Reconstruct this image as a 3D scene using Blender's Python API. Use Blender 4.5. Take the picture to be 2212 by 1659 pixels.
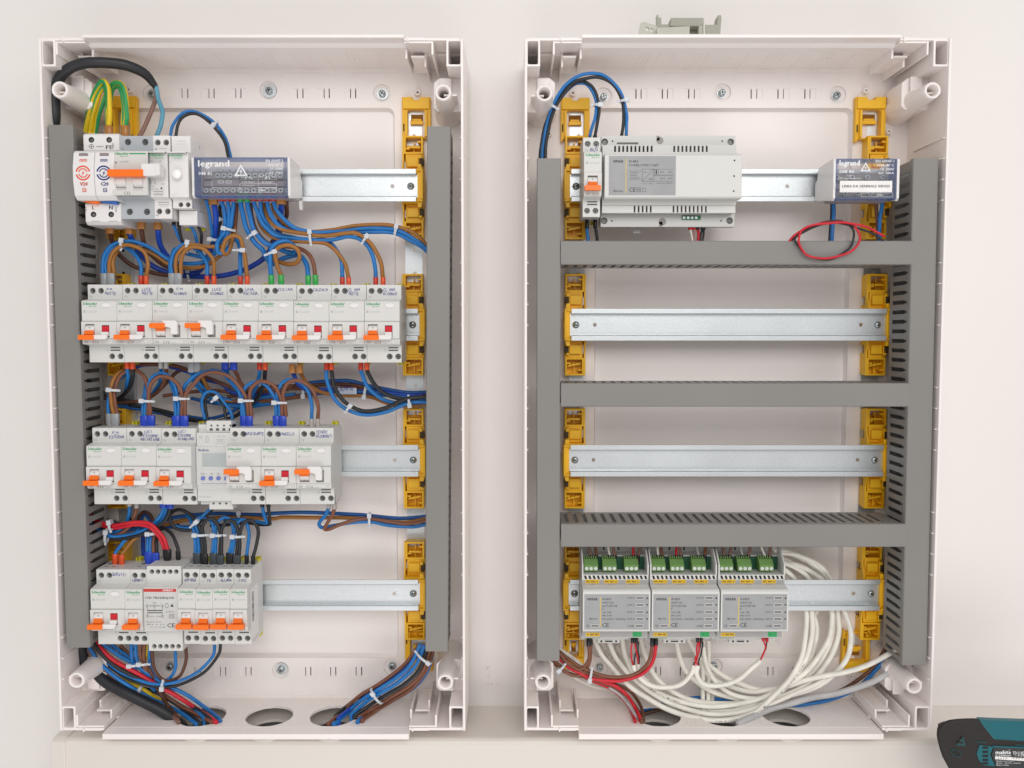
import bpy, bmesh, math, random
from mathutils import Vector, Matrix
from mathutils.geometry import tessellate_polygon
random.seed(7)
for o in list(bpy.data.objects): bpy.data.objects.remove(o)
SC = bpy.context.scene
COL = SC.collection
# ------------------------------------------------------------------ camera
F = 1850.0; CX = 1106.0; CY = 829.5; VPY = 721.5; CAMD = 968.0     # focal length and centre in photo units, distance to wall in mm
TH = math.atan((CY - VPY) / F)
cam = bpy.data.cameras.new('camera'); camo = bpy.data.objects.new('camera', cam); COL.objects.link(camo)
cam.sensor_width = 36.0; cam.lens = F / 2212 * 36.0
cam.clip_start = 0.01; cam.clip_end = 50
camo.location = (0, -CAMD * 0.001, 0)
camo.rotation_euler = (math.pi / 2 - TH, 0, 0)
SC.camera = camo
# ------------------------------------------------------------------ world and lamps (diffuse room daylight)
w = bpy.data.worlds.new('World'); SC.world = w; w.use_nodes = True
bg = w.node_tree.nodes['Background']
bg.inputs[0].default_value = (1.0, 0.972, 0.958, 1); bg.inputs[1].default_value = 0.58
def area(name, loc, target, sx, sy, power, col):
    l = bpy.data.lights.new(name, 'AREA'); l.shape = 'RECTANGLE'; l.size = sx; l.size_y = sy; l.energy = power; l.color = col
    o = bpy.data.objects.new(name, l); COL.objects.link(o); o.location = loc
    d = Vector(target) - Vector(loc); o.rotation_euler = d.to_track_quat('-Z', 'Y').to_euler()
    return o
area('window_light', (0.22, -2.3, 0.95), (0.05, 0, 0.0), 1.5, 1.1, 21, (1.0, 0.985, 0.965))
area('floor_bounce_light', (0.1, -2.0, -1.5), (0.0, 0, 0.1), 2.0, 1.0, 13, (1.0, 0.965, 0.94))  # added lamp in place of light bounced up from the floor
area('side_fill_light', (2.2, -1.7, 0.9), (0.4, 0, 0.0), 1.2, 1.2, 9, (1.0, 0.96, 0.93))  # added fill lamp to brighten the right side, not a known window
SC.view_settings.view_transform = 'Standard'; SC.view_settings.look = 'None'
SC.view_settings.exposure = -0.07; SC.view_settings.gamma = 1.0
SC.cycles.max_bounces = 8; SC.cycles.transparent_max_bounces = 12
SC.cycles.use_denoising = True
# ------------------------------------------------------------------ photo measures -> points in the place (mm)
ct, st = math.cos(TH), math.sin(TH)
def at(ox, oy, h):
    u = (ox - CX) / F; v = (CY - oy) / F
    dy = ct + v * st; dz = v * ct - st
    t = (CAMD - h) / dy
    return (u * t, dz * t, h)                       # x, z, h (h = height above the wall)
FR = dict(A=(100,80,2.212), B=(1000,80,2.212), C=(200,830,2.212), D=(1000,830,2.212), E=(200,1480,2.212),
          G=(1000,1480,2.212), H=(200,2180,2.212), I=(1000,2230,1.97), J=(2050,80,2.212), K=(3000,50,2.212),
          L=(2050,780,2.212), N=(2950,780,2.212), O=(2050,1500,2.212), P=(2950,1500,2.212), Q=(2050,2230,1.97),
          R=(3050,2230,1.97), T=(700,580,3.687), U=(300,1400,3.687), V=(300,2000,2.765), X=(3050,2150,3.687),
          Y=(0,2600,3.515), Z=(2500,20,4.424), S=(3700,2800,5.586), M=(1750,2600,3.514), W=(0,0,1/1.8517))
def ov(fr, x, y):
    x0, y0, s = FR[fr]
    return ((x0 + x / s) / 1.8517, (y0 + y / s) / 1.8517)
def P(fr, x, y, h):
    a, b = ov(fr, x, y); return at(a, b, h)
def W3(p): return Vector((p[0], -p[2], p[1]))
# ------------------------------------------------------------------ materials
def lin(c):
    c = c.lstrip('#'); r = [int(c[i:i+2], 16) / 255 for i in (0, 2, 4)]
    return [(x / 12.92 if x <= .04045 else ((x + .055) / 1.055) ** 2.4) for x in r]
MATS = {}
def mat(name, col, rough=.5, metal=0.0, var=.05, scale=60, bump=0.0, bscale=800, spec=.5, rvar=0.0, coat=0.0, sss=0.0):
    if name in MATS: return MATS[name]
    m = bpy.data.materials.new(name); m.use_nodes = True; nt = m.node_tree; b = nt.nodes['Principled BSDF']
    c = lin(col) if isinstance(col, str) else col
    tc = nt.nodes.new('ShaderNodeTexCoord'); n = nt.nodes.new('ShaderNodeTexNoise')
    n.inputs['Scale'].default_value = scale; n.inputs['Detail'].default_value = 5
    nt.links.new(tc.outputs['Object'], n.inputs['Vector'])
    r = nt.nodes.new('ShaderNodeValToRGB')
    r.color_ramp.elements[0].position = .3; r.color_ramp.elements[1].position = .7
    r.color_ramp.elements[0].color = (*[x * (1 - var) for x in c], 1)
    r.color_ramp.elements[1].color = (*[min(1, x * (1 + var)) for x in c], 1)
    nt.links.new(n.outputs['Fac'], r.inputs['Fac']); nt.links.new(r.outputs['Color'], b.inputs['Base Color'])
    b.inputs['Roughness'].default_value = rough; b.inputs['Metallic'].default_value = metal
    b.inputs['Specular IOR Level'].default_value = spec
    if coat: b.inputs['Coat Weight'].default_value = coat
    if sss:
        b.inputs['Subsurface Weight'].default_value = sss; b.inputs['Subsurface Radius'].default_value = (.003, .002, .0015)
        b.inputs['Subsurface Scale'].default_value = 1.0
    if rvar:
        mr = nt.nodes.new('ShaderNodeMapRange'); mr.inputs[3].default_value = max(0, rough - rvar); mr.inputs[4].default_value = rough + rvar
        nt.links.new(n.outputs['Fac'], mr.inputs[0]); nt.links.new(mr.outputs[0], b.inputs['Roughness'])
    if bump:
        n2 = nt.nodes.new('ShaderNodeTexNoise'); n2.inputs['Scale'].default_value = bscale; n2.inputs['Detail'].default_value = 3
        nt.links.new(tc.outputs['Object'], n2.inputs['Vector'])
        bp = nt.nodes.new('ShaderNodeBump'); bp.inputs['Strength'].default_value = bump; bp.inputs['Distance'].default_value = .0005
        nt.links.new(n2.outputs['Fac'], bp.inputs['Height']); nt.links.new(bp.outputs['Normal'], b.inputs['Normal'])
    MATS[name] = m; return m
def zinc():
    m = bpy.data.materials.new('galvanised_steel'); m.use_nodes = True; nt = m.node_tree; b = nt.nodes['Principled BSDF']
    tc = nt.nodes.new('ShaderNodeTexCoord')
    vo = nt.nodes.new('ShaderNodeTexVoronoi'); vo.inputs['Scale'].default_value = 420
    no = nt.nodes.new('ShaderNodeTexNoise'); no.inputs['Scale'].default_value = 900; no.inputs['Detail'].default_value = 4
    n3 = nt.nodes.new('ShaderNodeTexNoise'); n3.inputs['Scale'].default_value = 14; n3.inputs['Detail'].default_value = 2
    for x in (vo, no, n3): nt.links.new(tc.outputs['Object'], x.inputs['Vector'])
    r = nt.nodes.new('ShaderNodeValToRGB'); r.color_ramp.elements[0].color = (.58, .61, .63, 1); r.color_ramp.elements[1].color = (.72, .76, .78, 1)
    r.color_ramp.elements[0].position = .25; r.color_ramp.elements[1].position = .6
    nt.links.new(no.outputs['Fac'], r.inputs['Fac'])
    nt.links.new(r.outputs['Color'], b.inputs['Base Color'])
    mr = nt.nodes.new('ShaderNodeMapRange'); mr.inputs[3].default_value = .26; mr.inputs[4].default_value = .52
    nt.links.new(n3.outputs['Fac'], mr.inputs[0]); nt.links.new(mr.outputs[0], b.inputs['Roughness'])
    b.inputs['Metallic'].default_value = .85
    bp = nt.nodes.new('ShaderNodeBump'); bp.inputs['Strength'].default_value = .12; bp.inputs['Distance'].default_value = .0003
    nt.links.new(vo.outputs['Distance'], bp.inputs['Height']); nt.links.new(bp.outputs['Normal'], b.inputs['Normal'])
    MATS['zinc'] = m; return m
def clear(name, tint, refl, a=.72, rough=.08):
    m = bpy.data.materials.new(name); m.use_nodes = True; nt = m.node_tree; out = nt.nodes['Material Output']; b = nt.nodes['Principled BSDF']
    no = nt.nodes.new('ShaderNodeTexNoise'); no.inputs['Scale'].default_value = 50
    b.inputs['Base Color'].default_value = (*lin(refl), 1); b.inputs['Roughness'].default_value = rough
    tr = nt.nodes.new('ShaderNodeBsdfTransparent'); tr.inputs[0].default_value = (*lin(tint), 1)
    lw = nt.nodes.new('ShaderNodeLayerWeight'); lw.inputs[0].default_value = .25
    mr = nt.nodes.new('ShaderNodeMapRange'); mr.inputs[3].default_value = 1 - a; mr.inputs[4].default_value = min(1, 1 - a + .2)
    nt.links.new(lw.outputs['Facing'], mr.inputs[0])
    mr2 = nt.nodes.new('ShaderNodeMath'); mr2.operation = 'MULTIPLY_ADD'; mr2.inputs[1].default_value = .04
    nt.links.new(no.outputs['Fac'], mr2.inputs[0]); nt.links.new(mr.outputs[0], mr2.inputs[2])
    mx = nt.nodes.new('ShaderNodeMixShader')
    nt.links.new(mr2.outputs[0], mx.inputs[0]); nt.links.new(tr.outputs[0], mx.inputs[1]); nt.links.new(b.outputs[0], mx.inputs[2])
    nt.links.new(mx.outputs[0], out.inputs['Surface']); MATS[name] = m; return m
MW = mat('white_wall_paint', '#ebe7e4', .75, var=.018, scale=3, bump=.35, bscale=240)
def scuffs(m, spots):
    nt = m.node_tree; b = nt.nodes['Principled BSDF']; src = b.inputs['Base Color'].links[0].from_socket
    tc = nt.nodes.new('ShaderNodeTexCoord'); n = nt.nodes.new('ShaderNodeTexNoise'); n.inputs['Scale'].default_value = 170; n.inputs['Detail'].default_value = 6; n.inputs['Roughness'].default_value = .7
    nt.links.new(tc.outputs['Object'], n.inputs['Vector']); acc = None
    for (x, z, sx, sz) in spots:
        mp = nt.nodes.new('ShaderNodeMapping'); mp.vector_type = 'TEXTURE'; mp.inputs['Location'].default_value = (x, 0, z); mp.inputs['Scale'].default_value = (sx, 10, sz)
        nt.links.new(tc.outputs['Object'], mp.inputs['Vector'])
        ln = nt.nodes.new('ShaderNodeVectorMath'); ln.operation = 'LENGTH'; nt.links.new(mp.outputs[0], ln.inputs[0])
        mr = nt.nodes.new('ShaderNodeMapRange'); mr.inputs[1].default_value = 0; mr.inputs[2].default_value = 1; mr.inputs[3].default_value = .19; mr.inputs[4].default_value = 0
        nt.links.new(ln.outputs['Value'], mr.inputs[0])
        if acc is None: acc = mr.outputs[0]
        else:
            mx = nt.nodes.new('ShaderNodeMath'); mx.operation = 'MAXIMUM'; nt.links.new(acc, mx.inputs[0]); nt.links.new(mr.outputs[0], mx.inputs[1]); acc = mx.outputs[0]
    ad = nt.nodes.new('ShaderNodeMath'); ad.operation = 'ADD'; nt.links.new(n.outputs['Fac'], ad.inputs[0]); nt.links.new(acc, ad.inputs[1])
    st = nt.nodes.new('ShaderNodeMapRange'); st.inputs[1].default_value = .70; st.inputs[2].default_value = .80; nt.links.new(ad.outputs[0], st.inputs[0])
    mix = nt.nodes.new('ShaderNodeMixRGB'); mix.inputs[2].default_value = (.22, .21, .20, 1)
    sc = nt.nodes.new('ShaderNodeMath'); sc.operation = 'MULTIPLY'; sc.inputs[1].default_value = .55; nt.links.new(st.outputs[0], sc.inputs[0])
    nt.links.new(sc.outputs[0], mix.inputs[0]); nt.links.new(src, mix.inputs[1]); nt.links.new(mix.outputs[0], b.inputs['Base Color'])
p_ = [at(1053,1452,0), at(1080,1448,0), at(1062,1480,0), at(1012,345,0), at(1028,905,0)]
scuffs(MW, [(p[0]*.001, p[1]*.001, a*.001, b*.001) for p, (a, b) in zip(p_, ((9, 26), (7, 7), (26, 8), (10, 14), (12, 9)))])
ML = mat('cream_trunking_plastic', '#e2dcd5', .4, var=.01, scale=4)
ME = mat('pinkish_white_enclosure_plastic', '#f7f0ed', .34, var=.022, scale=9, rvar=.06, sss=.0)
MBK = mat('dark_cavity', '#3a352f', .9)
MD = mat('grey_duct_plastic', '#878582', .42, var=.03, scale=9, bump=.08, rvar=.1)
MB = mat('light_grey_breaker_plastic', '#d9d9d6', .42, var=.01, scale=40)
MB2 = mat('cool_grey_breaker_plastic', '#b7bcc0', .42, var=.01, scale=40)
MWH = mat('white_device_plastic', '#ebe9e8', .35, var=.01, scale=40)
MOR = mat('orange_toggle_plastic', '#ff7616', .35, var=.03)
MRD = mat('red_flag_plastic', '#d0182c', .35, var=.03)
MYL = mat('yellow_bracket_plastic', '#f4bd18', .45, var=.05, scale=40)
MYC = mat('yellow_clip_plastic', '#d8d02a', .45)
MSC = mat('screw_steel', '#a9b0b2', .3, metal=.8, var=.15, scale=300)
MDK = mat('dark_screw_steel', '#6c6e6c', .4, metal=.55, var=.4, scale=500)
MBL = mat('black_slot', '#1c1a19', .7)
MZ = zinc()
MTG = mat('green_print', '#1f9a5c', .6); MTB = mat('grey_print', '#8b8d8e', .6); MTD = mat('dark_print', '#3b3c3f', .6)
MINK = mat('blue_pen_ink', '#1b2a92', .6, var=.1, scale=300); MTW = mat('white_print', '#eef0f2', .5)
MTR = mat('red_print', '#e4532f', .6); MTBL = mat('navy_print', '#14307f', .6); MTLG = mat('pale_grey_print', '#b4b6b6', .6)
MTIE = mat('milky_nylon_tie', '#cdd2d8', .3, var=.02, spec=.6)
COLR = dict(blue='#1a74bd', royal='#1a49b4', dblue='#1558a0', brown='#8f5a26', dbrown='#5f3a2a', tan='#a06a2c', rbrown='#7e4f3a', black='#24262b', red='#cf1f30', white='#f0ede4',
            lgrey='#bdbdbe', sky='#5f9fb8', mauve='#8a675c', yellow='#e8c61c', green='#2a9a5a', pink='#b08072', slate='#4a5259')
def wm(c): return mat('wire_insulation_' + c, COLR[c], .46, var=.10, scale=70, bump=.1, bscale=500, rvar=.08)
FER = dict(orange='#e8572a', red='#c93a24', grey='#a2a5a8', lgrey='#b5b4b2', green='#38b052', blue='#2448c4', brown='#b5793b', black='#17181b', slate='#3f464c', tin='#b8b2ac', rred='#c81e2e')
def fm(c): return mat('ferrule_sleeve_' + c, FER[c], .28, var=.03)
# ------------------------------------------------------------------ mesh builder, all in mm: (x, z, h)
class MB_:
    def __init__(s): s.v = []; s.f = []; s.mi = []; s.sm = []
    def add(s, vs, fs, mi=0, sm=False):
        b = len(s.v); s.v += [(p[0], p[1], p[2]) for p in vs]
        for f in fs: s.f.append([b + i for i in f]); s.mi.append(mi); s.sm.append(sm)
        return s
    def box(s, x0, x1, z0, z1, h0, h1, mi=0):
        vs = [(x, z, h) for h in (h0, h1) for z in (z0, z1) for x in (x0, x1)]
        return s.add(vs, [(0,1,3,2), (4,6,7,5), (0,4,5,1), (2,3,7,6), (0,2,6,4), (1,5,7,3)], mi)
    def plate(s, outer, holes, a, b, axis='h', mi=0, caps=True):
        # 2-D outline (and holes) swept from a to b; axis h: (x,z), axis x: (h,z), axis z: (x,h)
        def p3(p, d):
            return (p[0], p[1], d) if axis == 'h' else ((d, p[1], p[0]) if axis == 'x' else (p[0], d, p[1]))
        loops = [outer] + list(holes); flat = [p for l in loops for p in l]
        n = len(flat); base = len(s.v)
        vs = [p3(p, a) for p in flat] + [p3(p, b) for p in flat]; fs = []
        if len(loops) == 1 and len(outer) <= 4:
            fs += [tuple(range(n)), tuple(range(2 * n - 1, n - 1, -1))]
        else:
            tri = tessellate_polygon([[Vector((p[0], p[1], 0)) for p in l] for l in loops])
            for t in tri: fs.append((t[0], t[1], t[2])); fs.append((t[2] + n, t[1] + n, t[0] + n))
        k = 0
        for l in loops:
            m = len(l)
            for i in range(m): fs.append((k + i, k + (i + 1) % m, n + k + (i + 1) % m, n + k + i))
            k += m
        return s.add(vs, fs, mi)
    def sheet(s, outer, h, mi=0):
        tri = tessellate_polygon([[Vector((p[0], p[1], 0)) for p in outer]])
        return s.add([(p[0], p[1], h) for p in outer], [tuple(t) for t in tri], mi)
    def rect(s, x0, x1, z0, z1, h, mi=0): return s.add([(x0,z0,h),(x1,z0,h),(x1,z1,h),(x0,z1,h)], [(0,1,2,3)], mi)
    def cyl(s, x, z, h0, h1, r0, r1=None, n=20, mi=0, rz=None, cap=True):
        r1 = r0 if r1 is None else r1; k = 1 if rz is None else rz / r0
        vs = [(x + r * math.cos(2*math.pi*i/n), z + r * k * math.sin(2*math.pi*i/n), h) for h, r in ((h0, r0), (h1, r1)) for i in range(n)]
        s.add(vs, [(i, (i+1) % n, n + (i+1) % n, n + i) for i in range(n)], mi, True)
        if cap:
            s.add(vs[n:], [tuple(range(n))], mi); s.add(vs[:n], [tuple(range(n - 1, -1, -1))], mi)
        return s
    def lathe(s, x, z, prof, n=24, mi=0):            # prof: (r, h) list
        vs = [(x + r*math.cos(2*math.pi*i/n), z + r*math.sin(2*math.pi*i/n), h) for r, h in prof for i in range(n)]
        fs = [(k*n+i, k*n+(i+1) % n, (k+1)*n+(i+1) % n, (k+1)*n+i) for k in range(len(prof)-1) for i in range(n)]
        return s.add(vs, fs, mi, True)
    def rod(s, p, q, r, n=10, mi=0, r1=None, cap=True):
        p = Vector(p); q = Vector(q); d = (q - p).normalized(); a = d.orthogonal().normalized(); b = d.cross(a)
        vs = [c + (a*math.cos(2*math.pi*i/n) + b*math.sin(2*math.pi*i/n)) * rr for c, rr in ((p, r), (q, r if r1 is None else r1)) for i in range(n)]
        s.add(vs, [(i, (i+1) % n, n+(i+1) % n, n+i) for i in range(n)], mi, True)
        if cap: s.add(vs[n:], [tuple(range(n))], mi); s.add(vs[:n], [tuple(range(n))], mi)
        return s
    def tube(s, pts, r, n=10, stripe=None, mi=0, tw=0.0, sdir=None):
        pts = [Vector(p) for p in pts]; m = len(pts); rs = r if isinstance(r, list) else [r] * m
        t0 = (pts[1] - pts[0]).normalized(); a = t0.orthogonal().normalized(); vs = []
        for i in range(m):
            t = (pts[min(i+1, m-1)] - pts[max(i-1, 0)])
            t = t.normalized() if t.length > 1e-6 else t0
            a = (a - t * a.dot(t)); a = a.normalized() if a.length > 1e-6 else t.orthogonal().normalized(); b = t.cross(a)
            for k in range(n):
                g = 2*math.pi*k/n + tw*i
                vs.append(pts[i] + (a*math.cos(g) + b*math.sin(g)) * rs[i])
        if sdir:
            k0 = max(range(n), key=lambda k: (vs[k]-pts[0]).dot(Vector(sdir))); stripe = {(k0+j) % n for j in (-2, -1, 0, 1)}
        base = len(s.v); s.v += [tuple(p) for p in vs]
        for i in range(m - 1):
            for k in range(n):
                s.f.append([base+i*n+k, base+i*n+(k+1) % n, base+(i+1)*n+(k+1) % n, base+(i+1)*n+k])
                s.mi.append(1 if (stripe and k in stripe) else mi); s.sm.append(True)
        s.f.append([base+k for k in range(n)]); s.mi.append(mi); s.sm.append(False)
        s.f.append([base+(m-1)*n+k for k in range(n)]); s.mi.append(mi); s.sm.append(False)
        return s
    def mesh(s, name, mats, fix=False):
        me = bpy.data.meshes.new(name)
        me.from_pydata([(p[0]*.001, -p[2]*.001, p[1]*.001) for p in s.v], [], s.f)
        for m in (mats if isinstance(mats, (list, tuple)) else [mats]): me.materials.append(m)
        me.polygons.foreach_set('material_index', s.mi); me.polygons.foreach_set('use_smooth', s.sm)
        if fix:
            bm = bmesh.new(); bm.from_mesh(me); bmesh.ops.remove_doubles(bm, verts=bm.verts, dist=1e-6)
            bmesh.ops.recalc_face_normals(bm, faces=bm.faces); bm.to_mesh(me); bm.free()
        me.update(); return me
CACHE = {}
def obj(name, me, parent=None, loc=(0, 0, 0), bevel=0, seg=2):
    o = bpy.data.objects.new(name, me); COL.objects.link(o)
    o.location = (loc[0]*.001, -loc[2]*.001, loc[1]*.001)
    if parent: o.parent = parent
    if bevel:
        b = o.modifiers.new('edge', 'BEVEL'); b.width = bevel*.001; b.segments = seg; b.limit_method = 'ANGLE'; b.angle_limit = .6
    return o
def part(name, fn, mats, parent, loc=(0,0,0), key=None, bevel=0, seg=2):
    if key and key in CACHE: me = CACHE[key]
    else:
        m = MB_(); fn(m)
        if not m.v: return None
        me = m.mesh(name, mats, fix=bool(bevel))
        if key: CACHE[key] = me
    return obj(name, me, parent, loc, bevel, seg)
def tag(o, label=None, cat=None, group=None, kind=None):
    if label: o['label'] = label
    if cat: o['category'] = cat
    if group: o['group'] = group
    if kind: o['kind'] = kind
    return o
def thing(name, label, cat, loc=(0,0,0), group=None):
    o = obj(name, None, None, loc); o.empty_display_size = .01
    return tag(o, label, cat, group)
# ------------------------------------------------------------------ lettering
TXT = {}
def text_geo(s):
    if s in TXT: return TXT[s]
    c = bpy.data.curves.new('t', 'FONT'); c.body = s; c.resolution_u = 1; c.size = 1
    o = bpy.data.objects.new('t', c); me = o.to_mesh()
    vs = [tuple(v.co) for v in me.vertices]; fs = [tuple(p.vertices) for p in me.polygons]
    o.to_mesh_clear(); bpy.data.objects.remove(o); bpy.data.curves.remove(c)
    x0 = min(v[0] for v in vs); x1 = max(v[0] for v in vs); y0 = min(v[1] for v in vs); y1 = max(v[1] for v in vs)
    TXT[s] = ([((v[0]-x0)/(x1-x0), (v[1]-y0)/max(y1-y0, 1e-6)) for v in vs], fs, (x1-x0)/max(y1-y0, 1e-6)); return TXT[s]
def txt(m, s, x, z, hgt, h, width=None, al='l', mi=0, bold=0.0, sl=0.0, rot=False):
    vs, fs, asp = text_geo(s); wd = width or hgt*asp
    ox = x - (wd/2 if al == 'c' else (wd if al == 'r' else 0))
    for k in ([0] if not bold else [0, 1]):
        if rot: m.add([(x - v[1]*hgt + k*bold, z + v[0]*wd, h + .01*k) for v in vs], fs, mi)
        else: m.add([(ox + v[0]*wd + k*bold + sl*v[1]*hgt, z + v[1]*hgt, h + .01*k) for v in vs], fs, mi)
STK = {'A':'0,0 .5,1 1,0|.2,.4 .85,.4','B':'0,0 0,1 .8,.85 .7,.55 0,.5 1,.3 .7,0 0,0','C':'1,.85 .5,1 0,.5 .3,0 1,.1','D':'0,0 0,1 .8,.8 .9,.3 0,0',
 'E':'1,1 .1,.95 0,0 1,0|0,.5 .8,.55','F':'0,0 .1,1 1,1|.05,.5 .8,.55','G':'1,.9 .4,1 0,.5 .3,0 1,.1 .95,.5 .5,.5','H':'0,0 0,1|1,0 1,1|0,.5 1,.5',
 'I':'.5,0 .5,1','L':'.1,1 0,0 1,.05','M':'0,0 .1,1 .5,.4 .9,1 1,0','N':'0,0 .05,1 .9,0 1,1','O':'.5,1 0,.6 .2,0 .8,0 1,.6 .5,1','P':'0,0 0,1 1,.9 .8,.5 0,.5',
 'R':'0,0 0,1 .9,.9 .7,.5 0,.5 1,0','S':'1,.95 .2,1 .1,.6 .9,.45 .8,0 0,.05','T':'.5,0 .5,1|0,1 1,.95','U':'0,1 .1,.1 .8,0 1,1','V':'0,1 .5,0 1,1','Z':'0,1 1,1 0,0 1,0|.2,.5 .9,.5','.':'.2,0 .3,.1'}
def hand(m, s, x, z, hgt, width, h, t=.42):
    n = len(s); cw = width / max(n, 1); rnd = random.Random(s)
    for i, ch in enumerate(s):
        if ch not in STK: continue
        jx, jz, js = rnd.uniform(-.1, .1)*cw, rnd.uniform(-.12, .12)*hgt, rnd.uniform(.85, 1.1)
        for st_ in STK[ch].split('|'):
            pts = [tuple(map(float, q.split(','))) for q in st_.split()]
            q = [(x + i*cw + jx + a*cw*.8 + b*hgt*.12, z + jz + b*hgt*js) for a, b in pts]
            for a, b in zip(q, q[1:]):
                d = Vector((b[0]-a[0], b[1]-a[1])); l = d.length or 1; nx, nz = -d[1]/l*t/2, d[0]/l*t/2
                m.add([(a[0]+nx, a[1]+nz, h), (a[0]-nx, a[1]-nz, h), (b[0]-nx, b[1]-nz, h), (b[0]+nx, b[1]+nz, h)], [(0,1,2,3)])
def circ(x, z, r, n=16, k=1.0, jag=0.0):
    return [(x + (r + random.uniform(-jag, jag))*math.cos(2*math.pi*i/n), z + k*(r + random.uniform(-jag, jag))*math.sin(2*math.pi*i/n)) for i in range(n)]
def rr(x0, x1, z0, z1, r=1, n=4):
    o = []
    for cx, cz, a in ((x1-r, z1-r, 0), (x0+r, z1-r, 90), (x0+r, z0+r, 180), (x1-r, z0+r, 270)):
        for i in range(n+1):
            g = math.radians(a + 90*i/n); o.append((cx + r*math.cos(g), cz + r*math.sin(g)))
    return o
def rc(x0, x1, z0, z1): return [(x0,z0), (x1,z0), (x1,z1), (x0,z1)]
# ================================================================== the setting
m = MB_(); m.box(-1500, 1500, -1000, 1200, -60, 0)
wall = tag(obj('wall', m.mesh('wall', MW)), kind='structure')
wall['label'] = 'plain white painted wall behind both enclosures'
ZL = at(1106, 1525.5, 0)[1]; XLg = at(110.6, 1600, 82)[0]
HOLES = [(436, 'l'), (582, 'l'), (720, 'l'), (1420, 'r'), (1562, 'r'), (1698, 'r')]
HX = [at(px, 1550, 60)[0] for px, _ in HOLES]
m = MB_()
XS = at(141, 1605, 82)[0]
m.plate(rc(XS, 1200, 4.5, 76), [circ(x, 58, 24.4, 28) for x in HX], ZL - 3, ZL, 'z')       # top with cable holes
prof = [(82, ZL-6), (82, -640), (78, -640), (78, ZL-3), (76, ZL-3), (76, ZL), (78.5, ZL-.5), (80.8, ZL-2.2)]
m.plate(prof, [], XS, 1200, 'x')
m.box(XS, 1200, ZL-3, ZL, .5, 4.5)
for z in (-478, -520): m.box(XS, 1200, z, z+.7, 82, 82.35)
ledge = tag(obj('ledge', m.mesh('ledge', ML)), kind='structure')
ledge['label'] = 'cream trunking ledge under both enclosures'
prof = [(0, ZL+1), (76, ZL+1), (80, ZL-.6), (82.6, ZL-2.6), (83.4, ZL-6), (83.4, -640), (0, -640)]
part('end_cap', lambda m: m.plate(prof, [], XLg, XS, 'x'), ML, ledge, bevel=1.2)
part('cavity_shade', lambda m: m.box(XS+1, 1199, -639, ZL-60, 1, 77), MBK, ledge)  # dark fill, its colour stands in for shade below the cable holes
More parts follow.
